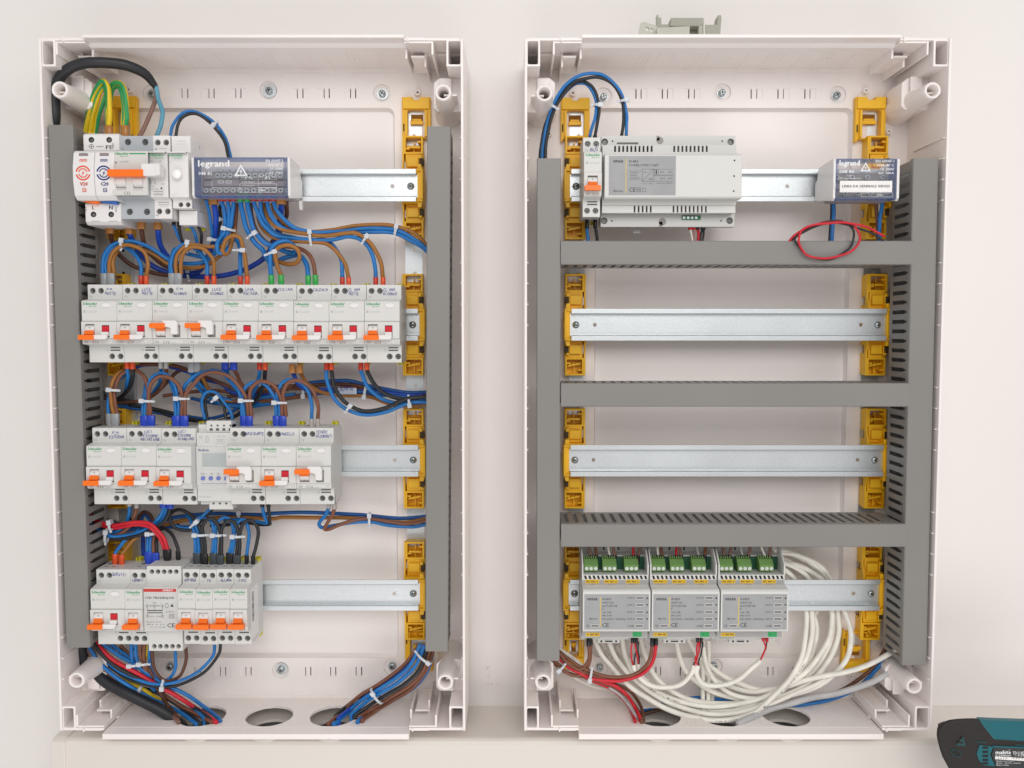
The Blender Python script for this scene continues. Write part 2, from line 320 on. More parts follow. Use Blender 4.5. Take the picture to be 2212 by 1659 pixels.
# ================================================================== enclosures
def at_z(y, h): return at(1106, y, h)[1]
RIM = 100.0
ZT = at_z(72.5, RIM); ZTR = at_z(82, RIM); ZTI = at_z(103, 85); ZTC = at_z(81, 98)
ZB = at_z(1599, RIM); ZBR = at_z(1585, RIM); ZBI = at_z(1569.5, 85); ZBC = at_z(1579, 98)
ZRT = at_z(233, 14); ZRB = at_z(1421, 14)
def enclosure(label, X0, X1, fx, posts, screws, slots, rec, socks, holes, hinge, ticks):
    E = thing('enclosure', label, 'enclosure', ((X0+X1)/2, ZB, 0), 'electrical enclosures side by side')
    ex, ez = (X0+X1)/2, ZB
    L = (-ex, -ez, 0)                                     # parts are given in place coordinates
    wl = 2.6
    holes2 = [circ(*at(px, py, 14)[:2], 9.6, 24) for px, py, _, _ in screws]
    sq = []; thin = []
    for px, py, d in slots:
        x, z = at(px, py, 14)[:2]
        sq.append(rc(x-.6 if d > 0 else x-6.5, x+6.5 if d > 0 else x+.6, z-5.6, z+5.6)); thin.append(rc(x-.6, x+.6, z-5, z+5))
    rec_o = rr(rec[0], rec[1], ZRB, ZRT, 8, 5)
    def border(m):
        m.plate(rc(X0+wl, X1-wl, ZBI, ZTI), [rec_o] + holes2 + sq, 13.2, 14)
        m.plate(rc(X0+wl, X1-wl, ZBI, ZTI), [rec_o] + holes2 + thin, 11.5, 13.2)
        m.plate(rc(X0+wl, X1-wl, ZBI, ZTI), [rec_o] + thin, 6, 11.5)
    part('back_border', border, ME, E, L)
    rec_b = rr(rec[0]-1.5, rec[1]+1.5, ZRB-1.5, ZRT+1.5, 9, 5); rec_c = rr(rec[0]+2, rec[1]-2, ZRB+2, ZRT-2, 7, 5)
    n_ = len(rec_b)
    part('recess_bevel', lambda m: m.add([(p[0], p[1], 14.05) for p in rec_b] + [(p[0], p[1], 6.05) for p in rec_c], [(i, (i+1) % n_, n_+(i+1) % n_, n_+i) for i in range(n_)], 0, True), ME, E, L)
    part('back_panel', lambda m: m.plate(rc(X0+wl, X1-wl, ZBI, ZTI), thin, 3, 6), ME, E, L)
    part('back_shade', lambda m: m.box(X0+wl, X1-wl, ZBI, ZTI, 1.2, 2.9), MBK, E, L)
    # side walls with rounded front corners
    for s, xa, xb in ((-1, X0, X0+wl), (1, X1-wl, X1)):
        c = 26
        pr = [(2, ZBC), (RIM-2, ZBC), (RIM, ZBC+2), (RIM, ZTC-2), (RIM-2, ZTC), (2, ZTC)]
        part('side_wall', lambda m: m.plate(pr, [], xa, xb, 'x'), ME, E, L, bevel=.6)
    # faint ridges on the inside of the side walls
    def fins(m):
        for y in ticks:
            z = at_z(y, 90)
            m.box(X0+wl, X0+wl+1.5, z-.5, z+.5, 30, 96); m.box(X1-wl-1.5, X1-wl, z-.5, z+.5, 30, 96)
    f = part('inner_rib', fins, ME, E, L); f['kind'] = 'stuff'
    # top wall: flap part with lip, and lower corner parts
    f0, f1 = fx
    pt = [(2, ZTI), (84, ZTI), (86, ZTI+1.5), (88, ZTR-.6), (97, ZTR), (RIM, ZTR+.4), (RIM, ZT-1.2), (RIM-1.5, ZT), (RIM-9, ZT), (80, ZTI+3.2), (2, ZTI+3.2)]
    part('top_wall', lambda m: m.plate(pt, [], f0, f1, 'x'), ME, E, L)
    for a, b in ((X0+wl, f0), (f1, X1-wl)):
        part('corner_wall', lambda m: m.box(a, b, ZTC-2.6, ZTC-.1, 2, 97), ME, E, L, bevel=.4)
        part('corner_wall', lambda m: m.box(a, b, ZBC+.1, ZBC+2.6, 2, 97), ME, E, L, bevel=.4)
    # bottom wall with cut cable holes
    def floor(m):
        m.plate(rc(f0, f1, 2, 85), [circ(x, 59.5, 25.2, 40, jag=.35) for x in holes], ZBI-2.6, ZBI, 'z')
        pb = [(85, ZBI), (87.5, ZBI-1.2), (88.5, ZBR+1), (97, ZBR), (RIM, ZBR-.4), (RIM, ZB+1.2), (RIM-1.5, ZB), (RIM-8, ZB), (84.9, ZBI-3.6), (84.9, ZBI)]
        m.plate(pb, [], f0, f1, 'x')
    part('bottom_wall', floor, ME, E, L)
    def ribs(m):
        W_ = f1-f0
        for g in (.10, .20, .215, .23, .26, .31, .37, .385, .40, .42, .55, .62, .635, .65, .67, .73, .80, .815, .83, .9):
            x = f0+W_*g; s_ = (x-ex)/W_*14
            m.add([(x, ZTI-.35, 14), (x+.6, ZTI-.35, 14), (x+.6+s_*0, ZTI-.35, 70), (x, ZTI-.35, 70), (x, ZTI, 14), (x+.6, ZTI, 14), (x+.6, ZTI, 70), (x, ZTI, 70)], [(0,1,2,3), (0,3,7,4), (1,2,6,5), (3,2,6,7)])
            m.box(x, x+.5, ZTI-13, ZTI, 14, 14.35)
            if not any(abs(x-hx) < 28 for hx in holes): m.box(x, x+.6, ZBI, ZBI+.35, 14, 80)
            m.box(x, x+.5, ZBI, ZBI+12, 14, 14.35)
        for g in (.18, .5, .82): m.cyl(f0+W_*g, ZBI+6 if False else ZTI-1.2, 52, 53, .9, n=8)
    r_ = part('moulded_rib', ribs, ME, E, L); r_['kind'] = 'stuff'
    def seam(m):
        for g0, g1 in ((.06, .24), (.30, .44), (.55, .70), (.78, .95)):
            m.box(f0+(f1-f0)*g0, f0+(f1-f0)*g1, ZTI-4.4, ZTI-3.7, 14, 14.5); m.box(f0+(f1-f0)*g0, f0+(f1-f0)*g1, ZBI+2, ZBI+3.2, 14, 14.8)
    part('moulded_line', seam, ME, E, L)['kind'] = 'stuff'
    for a, b in ((X0+wl, f0), (f1, X1-wl)):
        for za, zb in ((ZTI, ZTI+2.5), (ZBI-2.5, ZBI)):
            part('shelf_wall', lambda m: m.box(a, b, za, zb, 2, 60), ME, E, L)
        ins = 1 if a < ex else -1
        # hinge and guide blocks next to the flap
        for top in (1, -1):
            zc = (ZTC - 3) if top > 0 else (ZBC + 3)
            hx = f0 if ins > 0 else f1
            def guide(m):
                za, zb = sorted((zc, zc - top*1.8))
                m.box(min(hx, hx-ins*27), max(hx, hx-ins*27), za, zb, 40, 96)
                m.box(min(hx-ins*27, hx-ins*29), max(hx-ins*27, hx-ins*29), min(zc, zc-top*13), max(zc, zc-top*13), 20, 96)
                m.box(min(hx-ins*1, hx+ins*1), max(hx-ins*1, hx+ins*1), min(zc-top*2, zc-top*12), max(zc-top*2, zc-top*12), 25, 80)
                m.box(min(hx-ins*4, hx-ins*18), max(hx-ins*4, hx-ins*18), min(zc-top*7, zc-top*9), max(zc-top*7, zc-top*9), 20, 74)
                m.box(min(hx-ins*17, hx-ins*19), max(hx-ins*17, hx-ins*19), min(zc-top*2, zc-top*16), max(zc-top*2, zc-top*16), 14, 66)
            part('cover_guide', guide, ME, E, L, bevel=.3)
            def hinge_(m):
                za, zb = sorted((zc + top*.6, zc + top*3.6)); x0_, x1_ = sorted((hx-ins*3, hx-ins*21))
                m.box(x0_, x1_, za, zb, 90, 96.5); m.box(x0_, x0_+1.6, min(za, zc-top), max(zb, zc), 88, 99)
            part('hinge_tab', hinge_, ME, E, L, bevel=.3)
    for i, (x0, x1, z0, z1) in enumerate(socks):
        def sock(m):
            m.plate(rc(x0, x1, z0, z1), [rr(x0+2.1, x1-2.1, z0+2.1, z1-2.1, 1.6, 3)], 14, 97.5)
            m.box(x0+2.1, x1-2.1, z0+2.1, z1-2.1, 20, 24)
        part('corner_socket', sock, ME, E, L, bevel=.5)
    for px, py in posts:
        x, z, _ = at(px, py, 98)
        sx = 1 if x < ex else -1; sz = 1 if z > -100 else -1
        def post(m):
            m.lathe(x, z, [(4.9, 30), (4.9, 90), (5.6, 97), (5.9, 98), (7.6, 98.4), (8.3, 97), (8.6, 90), (11.4, 50), (15.5, 14)], 32)
            m.cyl(x, z, 29, 30, 5, n=20)
        part('screw_post', post, ME, E, L)
        def web(m):
            m.box(min(x, x-sx*13), max(x, x-sx*13), z-.9, z+.9, 14, 88)
            m.box(min(x+6, x-6), max(x+6, x-6), z+sz*6 if sz > 0 else z-24, z+24 if sz > 0 else z-6, 60, 62.5)
        part('post_web', web, ME, E, L, bevel=.3)
        def plat(m):
            wx = X0+wl-.5 if sx > 0 else X1-wl+.5; ex_ = x+sx*13
            za, zb = (z-9, ZTC-27.5) if sz > 0 else (ZBC+25.5, z+9)
            if sx > 0: out = [(wx, za), (ex_-4, za), (ex_, za+4), (ex_, zb-5), (ex_-6, zb), (wx, zb)]
            else: out = [(wx, zb), (ex_+6, zb), (ex_, zb-5), (ex_, za+4), (ex_+4, za), (wx, za)]
            m.plate(out, [circ(x+sx*8.6, (za+9 if sz > 0 else zb-14), 1.7, 12)], 14, 58)
        part('post_platform', plat, ME, E, L, bevel=1.2)
        for dx, dz in ((-sx*(-8), -sz*22), (sx*34, sz*22)):
            part('boss_ring', lambda m: m.lathe(x+dx, z+dz, [(1.6, 14), (1.6, 20), (3.2, 20), (3.6, 14)], 16), ME, E, L)
            part('boss_hole', lambda m: m.cyl(x+dx, z+dz, 14, 14.6, 1.6, n=12), mat('shaded_hole', '#7e7672', .8), E, L)
    for px, py, ang, wr in screws:
        x, z, _ = at(px, py, 17)
        S_ = part('fixing_screw', lambda m: (m.cyl(x, z, 12.5, 17.4, 4.2, 3.6, n=20), m.cyl(x, z, 17.4, 18.2, 3.6, 2.4, n=20)), MSC, E, L)
        def cross(m):
            for a in (ang, ang+math.pi/2):
                c, s = math.cos(a), math.sin(a)
                pts = [(-2.3, -.45), (2.3, -.45), (2.3, .45), (-2.3, .45)]
                m.add([(x+c*p-s*q, z+s*p+c*q, 18.27) for p, q in pts], [(0,1,2,3)])
        part('cross_recess', cross, MBL, S_)
        part('washer', lambda m: m.plate(circ(x, z, wr, 28), [circ(x, z, 3.2, 16)], 12, 13.4), MZ, S_)
        part('keyhole', lambda m: m.cyl(x+math.cos(ang)*6, z+math.sin(ang)*6, 6, 6.4, 3.4, n=14), mat('shaded_hole', '#7e7672', .8), E, L)
    return E
PAT = [393,405,451,462,509,520,642,654,700,711,757,768]
def slotrow(xs, y): return [(x, y, -1 if i % 2 == 0 else 1) for i, x in enumerate(xs)]
ticks = [300+44.7*i for i in range(0, 27) if i % 6 not in (4, 5)]
XA0, XA1 = at(102, 722, RIM)[0], at(1002.5, 722, RIM)[0]
XB0, XB1 = at(1133, 722, RIM)[0], at(2038.5, 722, RIM)[0]
def sk(x0, x1, dz0, dz1):
    out = []
    for a, b in ((x0+1, x0+15.5), (x1-17, x1-1)):
        out.append((a, b, ZTC-28, ZTC-1.2)); out.append((a, b, ZBC+1.2, ZBC+26))
    return out
encl_a = enclosure('left white wall enclosure, full of breakers and coloured wires', XA0, XA1, (at(178, 75, RIM)[0], at(872, 75, RIM)[0]),
    [(128.5,193.4), (957,199.4), (164.6,1470), (961.6,1474.3)],
    [(327,202,.3,6.2), (580,194.6,-1.4,7.6), (825,201,-.6,6.2), (365.6,1442,2.6,5), (606,1448,1.2,7), (846.5,1440.6,2.4,4.6)],
    slotrow(PAT, 201.5) + slotrow([421,433,476,487,531,542,660,671,714,725,769,781], 1451),
    (at(246,722,14)[0], at(856,722,14)[0]), sk(XA0, XA1, 0, 0), HX[:3], None, ticks)
encl_b = enclosure('right white wall enclosure, mostly empty rails between grey ducts', XB0, XB1, (at(1258, 75, RIM)[0], at(1948, 75, RIM)[0]),
    [(1176,200.7), (2015,195), (1173,1473.8), (1975.6,1482.6)],
    [(1304,208,.2,4.8), (1560.5,199.5,-1.6,5), (1809,205,3.6,5.2), (1295.7,1443.6,.1,4.4), (1543,1440,2.0,4.6)],
    slotrow([1374,1385,1431,1442,1488,1500,1623,1635,1681,1692.5,1739,1750], 202.5) + slotrow([1417,1427,1470,1481,1659,1670,1713,1724], 1451),
    (at(1284,722,14)[0], at(1832,722,14)[0]), sk(XB0, XB1, 0, 0), HX[3:], None, ticks)
# ================================================================== cable ducts
HD0, HD1 = 33.0, 95.0
def slot_(u, HD0, sw=2.1):
    return [(u-sw, HD0+4), (u+sw, HD0+4), (u+sw, 80), (u+.9, 82), (u+.9, 83.5), (u+1.7, 84.5), (u+1.7, 87), (u-1.7, 87), (u-1.7, 84.5), (u-.9, 83.5), (u-.9, 82), (u-sw, 80)]
def duct(label, p0, p1, wdt, vert, h1=HD1, group='grey slotted wiring ducts'):
    HD0 = 47.0 if vert else 33.0
    slotpoly = lambda u: slot_(u, HD0)
    # p0, p1: two ends of the duct's low edge (x,z) in the place; local u along, w across
    L = math.hypot(p1[0]-p0[0], p1[1]-p0[1])
    D = thing('wiring_duct', label, 'duct', (p0[0], p0[1], 0), group)
    if vert: D.rotation_euler[1] = math.atan2(p1[0]-p0[0], p1[1]-p0[1])
    n = int((L-8)//10); us = [7 + 10*i for i in range(n)]
    if vert:
        part('cover', lambda m: m.plate([(h1-12, 0), (h1, 0), (h1, wdt), (h1-12, wdt), (h1-12, wdt-1), (h1-1.3, wdt-1), (h1-1.3, 1), (h1-12, 1)] and
             [(0, h1-7), (0, h1-.8), (.8, h1), (wdt-.8, h1), (wdt, h1-.8), (wdt, h1-7), (wdt-1, h1-7), (wdt-1, h1-1.2), (1, h1-1.2), (1, h1-7)], [], 0, L, 'z'), MD, D)
        for x in (1.1, wdt-2.3):
            part('slotted_side', lambda m: m.plate([(HD0, 1), (h1-1.5, 1), (h1-1.5, L-1), (HD0, L-1)], [[(b, a) for a, b in slotpoly(u)] for u in us], x, x+1.2, 'x'), MD, D)
        part('back', lambda m: m.box(1.1, wdt-1.1, 1, L-1, HD0-1.2, HD0), MD, D)
    else:
        part('cover', lambda m: m.plate([(h1-7, 0), (h1-.8, 0), (h1, .8), (h1, wdt-.8), (h1-.8, wdt), (h1-7, wdt), (h1-7, wdt-1), (h1-1.2, wdt-1), (h1-1.2, 1), (h1-7, 1)], [], 0, L, 'x'), MD, D)
        for z in (1.1, wdt-2.3):
            part('slotted_side', lambda m: m.plate([(1, HD0), (L-1, HD0), (L-1, h1-1.5), (1, h1-1.5)], [slotpoly(u) for u in us], z, z+1.2, 'z'), MD, D)
        part('back', lambda m: m.box(1, L-1, 1.1, wdt-1.1, HD0-1.2, HD0), MD, D)
    return D
def vduct(label, tl, bl, wdt):
    a = at(*bl, HD1); b = at(*tl, HD1); return duct(label, a, b, wdt, True)
vduct('tall grey slotted duct along the left edge of the left enclosure', (103.6, 270), (143, 1399), 24.6)
vduct('tall grey slotted duct along the right edge of the left enclosure', (922.5, 273), (918.6, 1407), 23.6)
vduct('tall grey slotted duct along the left edge of the right enclosure', (1160, 342), (1159, 1427.5), 24.0)
vduct('tall grey slotted duct along the right edge of the right enclosure', (1973, 342), (1948.7, 1437), 25.6)
for (y0, y1, xa, xb, lb) in ((520, 571.6, 1211.5, 1973, 'topmost horizontal grey duct, with a red and black wire loop hanging over it'),
                         (827.5, 878.6, 1212, 1965, 'middle horizontal grey duct, between the second and third rails'),
                         (1132, 1181.8, 1212, 1957, 'lowest horizontal grey duct, just above the three switch actuators')):
    a = at(xa, y1, HD1+.6); b = at(xb, y1, HD1+.6); t = at(xa, y0, HD1+.6)
    duct(lb, (a[0], a[1]), (b[0], a[1]), t[1]-a[1], False, HD1+.6)
# ================================================================== DIN rails
HR = 44.0; RZ = [at_z(y, HR) for y in (400, 701.5, 995.5, 1286)]
def rail(label, xl, xr, row, holes, group='metal device rails'):
    z = RZ[row]; x0 = at(xl, [400,701,995,1286][row], HR)[0]; x1 = at(xr, [400,701,995,1286][row], HR)[0]; L = x1-x0
    R_ = thing('din_rail', label, 'rail', (x0, z, HR), group)
    def prof(s): # upper and lower flange with rounded step, (h,z)
        q = [(0, 17), (-1, 17.4), (-1, 12.2), (-7.5, 12.2), (-7.5, 11.2), (-1.2, 11.2), (-.2, 11.9), (0, 12.6)]
        q = [(-.3, 17.3), (-1, 17.3), (-1, 12.6), (-6.4, 12.3), (-6.4, 11.3), (-.9, 11.3), (0, 12.2), (0, 17.0)]
        return [(a, b*s) for a, b in q]
    part('rail_web', lambda m: m.plate(rc(0, L, -12.25, 12.25), [circ(hx-x0, 0, 2.1, 18) for hx in holes], -7.6, -6.5), MZ, R_)
    for s in (1, -1):
        part('rail_flange', lambda m: m.plate(prof(s), [], 1.2, L-1.2, 'x'), MZ, R_, bevel=.35)
    return R_, x0, x1
def rail_screw(R_, x, z=0):
    S_ = part('screw', lambda m: m.lathe(x, z, [(3.9, -6.5), (3.8, -5.6), (2.8, -4.4), (1.2, -3.9), (.01, -3.8)], 24), MSC, R_)
    def cr(m):
        for a in (.5, .5+math.pi/2):
            c, s = math.cos(a), math.sin(a)
            m.add([(x+c*p-s*q, z+s*p+c*q, -3.75) for p, q in ((-1.9,-.4),(1.9,-.4),(1.9,.4),(-1.9,.4))], [(0,1,2,3)])
    part('cross_recess', cr, MBL, S_)
RL = []
for row, (lb, xl, xr, hx) in enumerate((('top rail of the left enclosure, bare right of the clear terminal block', 224, 901, 848),
        ('second rail of the left enclosure, showing only at the right end of the nine breakers', 225, 905, 700),
        ('third rail of the left enclosure, bare right of the breaker marked TENDE', 227, 906, 853),
        ('bottom rail of the left enclosure, bare right of the breaker marked TVCC', 229, 906, 852))):
    yy = [400,701,995,1286][row]; R_, x0, x1 = rail(lb, xl, xr, row, [at(hx, yy, HR-7)[0]]); rail_screw(R_, x1-x0-7.5); RL.append((x0, x1))
for row, (lb, xl, xr, hx) in enumerate((('top rail of the right enclosure, bare between power supply and small terminal block', 1232, 1925, 1700),
        ('second rail of the right enclosure, empty, between the top and middle ducts', 1232, 1918, 1859),
        ('third rail of the right enclosure, empty, with a mottled left end', 1230, 1911, 1852),
        ('bottom rail of the right enclosure, bare right of the switch actuators', 1229, 1903, 1843))):
    yy = [400,701,995,1286][row]; hs = [at(hx, yy, HR-7)[0]]
    if row in (1, 2): hs.append(at(1285 if row == 1 else 1282, yy, HR-7)[0])
    R_, x0, x1 = rail(lb, xl, xr, row, hs); rail_screw(R_, 6.5); rail_screw(R_, x1-x0-8.5); RL.append((x0, x1))
# ================================================================== uprights, yellow brackets and end clips
def upright(label, px0, px1, ytop=240, ybot=1425):
    x0 = at(px0, 722, 14)[0]; x1 = at(px1, 722, 14)[0]; zb = at_z(ybot, 14); zt = at_z(ytop, 14); L = zt-zb
    U_ = thing('mounting_strip', label, 'metal strip', (x0, zb, 0), 'galvanised mounting strips'); wd = x1-x0
    hs = [circ(wd/2+1, 12+25*i, 1.9, 12) for i in range(int((L-14)//25)+1)]
    part('strip_plate', lambda m: (m.plate(rc(0, wd, 0, L), hs, 13, 14.4), m.box(0, 1.2, 0, L, 6.2, 13), m.box(wd-1.2, wd, 0, L, 6.2, 13)), MZ, U_)
    part('hole_shade', lambda m: m.box(1.5, wd-1.5, 1, L-1, 9, 10), MBL, U_)  # black sheet put in for the shade behind the strip holes
    return U_, x0, x1
ups = [upright('galvanised strip behind the left duct of the left enclosure', 250, 287),
       upright('galvanised strip beside the right duct of the left enclosure', 877, 914),
       upright('galvanised strip beside the left duct of the right enclosure', 1229, 1263),
       upright('galvanised strip beside the right duct of the right enclosure', 1862, 1899)]
def blade(m, x0, x1, z0, dz, h):
    n = 7
    top = [(x0+(x1-x0)*i/n, z0+dz*i/n+(.9 if i % 2 else 0)) for i in range(n+1)]
    m.plate(top + [(x1, z0+dz-1.6), (x0, z0-1.6)], [], 12, h)
def bracket(label, px, row, side, W=20.5):
    # px: left edge of the cell in the photo; side +1: stop on the right end of the rail
    HB = 29.0; yy = [400,701.5,995.5,1286][row]
    x0 = at(px, yy, HB)[0]; z = RZ[row]
    B_ = thing('rail_bracket', label, 'bracket', (x0, z, 0), 'yellow rail brackets')
    def q(a, b): return (a, b) if side > 0 else (W-b, W-a)
    for s in (1, -1):
        za, zb = sorted((s*36.0, s*55.5))
        top = [(0, za), (W, za), (W, zb), (W*.8, zb-.9*(s > 0)), (W*.5, zb-1.4*(s > 0)), (W*.2, zb-.9*(s > 0)), (0, zb)]
        part('bracket_cell', lambda m: m.plate(rc(0, W, za, zb), [rc(2, W-2, za+2, zb-2)], 14.6, HB), MYL, B_, bevel=.4)
        part('cell_floor', lambda m: (m.box(2, W-2, za+2, zb-2 if s < 0 else zb-8, 15, 17), m.box(W/2-.6, W/2+.6, za+2, zb-5, 17, 22)), MYL, B_)
        part('spring_blade', lambda m: (blade(m, 3, W-3.5, s*46-1.5*s, -1.5*s+1.2, HB-3), m.box(2, 6, s*42-.8, s*42+.8, 15, HB-2), m.box(W-6, W-2, s*49.5-.8, s*49.5+.8, 15, HB-2)), MYL, B_)
        # neck between cell and rail
        n0, n1 = sorted((s*18.0, s*36.0)); a, b = q(1.5, W+.5)
        if s > 0: poly = [(a, n0), (b+2*side if side > 0 else b, n0), (b, n1-8), (b-1.5, n1), (a, n1)]
        else: poly = [(a, n1), (b-1.5, n0), (b, n0+8), (b+2*side if side > 0 else b, n1)]
        part('bracket_neck', lambda m: (m.box(a, b, n0, n1, 14.8, 27.5), m.box(*q(3.5, W-5), n0+4, n1-4, 27.5, 31), m.box(*q(W-4.5, W-1), n0+3, n1-2, 27.5, 33)), MYL, B_, bevel=.5)
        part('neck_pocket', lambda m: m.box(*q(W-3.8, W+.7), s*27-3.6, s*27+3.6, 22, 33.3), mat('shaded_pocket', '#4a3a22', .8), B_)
    part('bracket_flank', lambda m: m.plate([(3, -46), (10, -53), (24, -55.5), (29, -55.5), (29, -36), (29, -30), (34, -18), (34, 18), (29, 30), (29, 36), (29, 55.5), (24, 55.5), (10, 53), (3, 46)], [rc(12, 24, 22, 31), rc(12, 24, -31, -22)], *q(-1.8, -.02), 'x'), MYL, B_, bevel=.3)
    a, b = q(0, W+1.0)
    part('rail_seat', lambda m: m.box(a, b, -17.9, 17.9, 14.8, 36.2), MYL, B_, bevel=.3)
    # curved cheek past the rail end
    rx = RL[row + (4 if px > 1106 else 0)]
    c0, c1 = (rx[1]-x0+.1, rx[1]-x0+6.4) if side > 0 else (rx[0]-x0-6.4, rx[0]-x0-.1)
    def cheek(m):
        out = [(c0, -23), (c1-2.5*side if side > 0 else c1, -23), (c1, -12), (c1+.8*side, 0), (c1, 12), (c1-2.5, 23), (c0, 23)] if side > 0 else \
              [(c1, -23), (c1, 23), (c0+2.5, 23), (c0, 12), (c0-.8, 0), (c0, -12), (c0+2.5, -23)]
        m.plate(out, [], 14.8, 41)
        x_a, x_b = (c1-2.2, c1) if side > 0 else (c0, c0+2.2)
        m.box(x_a, x_b, -15, 15, 41, 46); m.box(min(c0, x_a), max(c1, x_b), 15, 17, 41, 44.5); m.box(min(c0, x_a), max(c1, x_b), -17, -15, 41, 44.5)
    part('rail_stop', cheek, MYL, B_, bevel=.5)
    return B_
rows = ('top', 'second', 'third', 'bottom')
for r, (a, b, c, d) in enumerate(((228, 873, 1221, 1876), (229, 873, 1221, 1875), (230, 875, 1220, 1873), (232, 877, 1220, 1864))):
    bracket('yellow rail bracket behind the left end of the %s rail, left enclosure' % rows[r], a, r, -1)
    bracket('yellow rail bracket at the right end of the %s rail, left enclosure' % rows[r], b, r, 1)
    bracket('yellow rail bracket at the left end of the %s rail, right enclosure' % rows[r], c, r, -1)
    bracket('yellow rail bracket at the right end of the %s rail, right enclosure' % rows[r], d, r, 1)
def clip(label, px0, px1, py0, py1, up):
    x0, zt, _ = at(px0, py0, 24); x1, zb, _ = at(px1, py1, 24); Wd = x1-x0; Hh = zt-zb
    C_ = thing('end_clip', label, 'clip', (x0, zb, 0), 'yellow end clips of the mounting strips')
    def f(z): return z if up else Hh-z
    def loop(pts): return [(a, f(b)) for a, b in pts]
    hole = loop([(6.2, 4), (Wd-6.2, 4), (Wd-6.2, Hh-15), (Wd-8, Hh-13.5), (8, Hh-13.5), (6.2, Hh-15)])
    outer = loop([(0, 0), (2.5, 0), (2.5, 2.5), (Wd-2.5, 2.5), (Wd-2.5, 0), (Wd, 0), (Wd, Hh), (Wd*.64, Hh), (Wd*.6, Hh-3), (Wd*.4, Hh-3), (Wd*.36, Hh), (0, Hh)])
    part('clip_frame', lambda m: m.plate(outer, [hole], 14.6, 22), MYL, C_, bevel=.6)
    za, zb_ = sorted((f(Hh-13), f(Hh-.5)))
    part('clip_head', lambda m: m.box(.4, Wd-.4, za, zb_ if up else zb_, 22, 24.5) if False else m.plate(loop([(1, Hh-13), (Wd-1, Hh-13), (Wd-1, Hh-.6), (Wd*.66, Hh-.6), (Wd*.62, Hh-4), (Wd*.38, Hh-4), (Wd*.34, Hh-.6), (1, Hh-.6)]), [], 22, 24.5), MYL, C_, bevel=.5)
    za, zb_ = sorted((f(4), f(Hh-15)))
    part('clip_rail', lambda m: (m.box(3.6, 6.2, za, zb_, 22, 25.5), m.box(Wd-6.2, Wd-3.6, za, zb_, 22, 25.5)), MYL, C_, bevel=.4)
    za, zb_ = sorted((f(Hh-24), f(Hh-17)))
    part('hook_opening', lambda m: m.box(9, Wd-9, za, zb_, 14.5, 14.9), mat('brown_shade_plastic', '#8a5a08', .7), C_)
    za, zb_ = sorted((f(Hh-28.5), f(Hh-24.5)))
    part('hook', lambda m: (m.box(8.6, Wd-8.6, za, zb_, 14.5, 19), m.box(10.5, Wd-10.5, min(za, f(Hh-22)), max(zb_, f(Hh-22)), 15, 17.5)), MYL, C_, bevel=.6)
    za, zb_ = sorted((f(10), f(18)))
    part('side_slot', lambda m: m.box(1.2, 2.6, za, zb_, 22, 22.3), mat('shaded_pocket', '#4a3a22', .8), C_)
clip('yellow end clip under the green and yellow earth wires', 236, 294.5, 206, 300, True)
clip('yellow end clip at the upper right of the left enclosure', 867.5, 930, 208.5, 303, True)
clip('yellow end clip at the upper left of the right enclosure', 1212, 1274, 210, 304, True)
clip('yellow end clip at the upper right of the right enclosure', 1851, 1914, 208, 305, True)
clip('yellow end clip at the lower right of the left enclosure, behind the wire bundle', 874, 935, 1358, 1451, False)
clip('yellow end clip at the lower left of the right enclosure', 1218, 1262, 1362, 1446, False)
clip('yellow end clip at the lower right of the right enclosure, behind a white cable', 1822, 1880, 1362, 1454, False)
# ================================================================== modular devices: local x from the left edge, z from the rail centre, h above the wall
U1 = 17.87
def dev(name, label, cat, row, x, group=None, z=None):
    return thing(name, label, cat, (x, RZ[row] if z is None else z, 0), group)
def screwhole(D, x, z, h, key, r=2.5, rot=.4):
    k = 'scr%s%.1f' % (key, rot)
    if k not in CACHE:
        m = MB_(); m.cyl(0, 0, -1.2, 0, r*.93, n=18); CACHE[k] = m.mesh('terminal_screw', MDK)
        m = MB_(); c, s = math.cos(rot), math.sin(rot)
        for a in (rot, rot+math.pi/2):
            c, s = math.cos(a), math.sin(a)
            m.add([(c*p-s*q, s*p+c*q, .04) for p, q in ((-1.5,-.3),(1.5,-.3),(1.5,.3),(-1.5,.3))], [(0,1,2,3)])
        CACHE[k+'c'] = m.mesh('screw_slot', MBL)
    o = obj('terminal_screw', CACHE[k], D, (x, z, h)); obj('screw_slot', CACHE[k+'c'], o)
def body(m, w, top, bot, hs, hf, ft, fb, tw, holes_t, holes_b, r=3.0, win=(), back=44.5, depth=4.5, hp=None):
    e = .12
    # core below the face plates, with the sloped steps to the shoulders
    prof = [(back, bot+3), (back+6, bot), (hs-depth, bot), (hs-depth, fb-1.6), (hs, fb-1.6), (hf-5, fb), (hf-5, ft), (hs, ft+1.8), (hs-depth, ft+1.8), (hs-depth, top), (back+6, top), (back, top-3)]
    m.plate(prof, [], e, w-e, 'x')
    for za, zb, hl in ((ft+1.8, top, holes_t), (bot, fb-1.6, holes_b)):
        m.plate(rc(e, w-e, za, zb), [circ(x, z, r, 18) for x, z in hl], hs-depth, hs)
    # front plates: plain upper zone and toggle zone standing a little proud
    pz = [(hf-5, tw+.1), (hf, tw+.1), (hf, ft-1.2), (hf-1.2, ft), (hf-5, ft)]
    m.plate(pz, [], e, w-e, 'x')
    if hp:
        m.plate(rc(e, w-e, fb+6.0, tw-.1), [rc(*q) for q in win], hf-5, hp)
        m.plate([(hf-5, fb), (hf-1.2, fb), (hf, fb+1.2), (hf, fb+5.9), (hf-5, fb+5.9)], [], e, w-e, 'x')
def logo(m, x, z, h, s=1.0):
    txt(m, 'Schneider', x, z, 2.9*s, h, width=14.4*s, bold=.28)
    txt(m, 'Electric', x+6.4*s, z-2.0*s, 1.5*s, h, width=7.6*s)
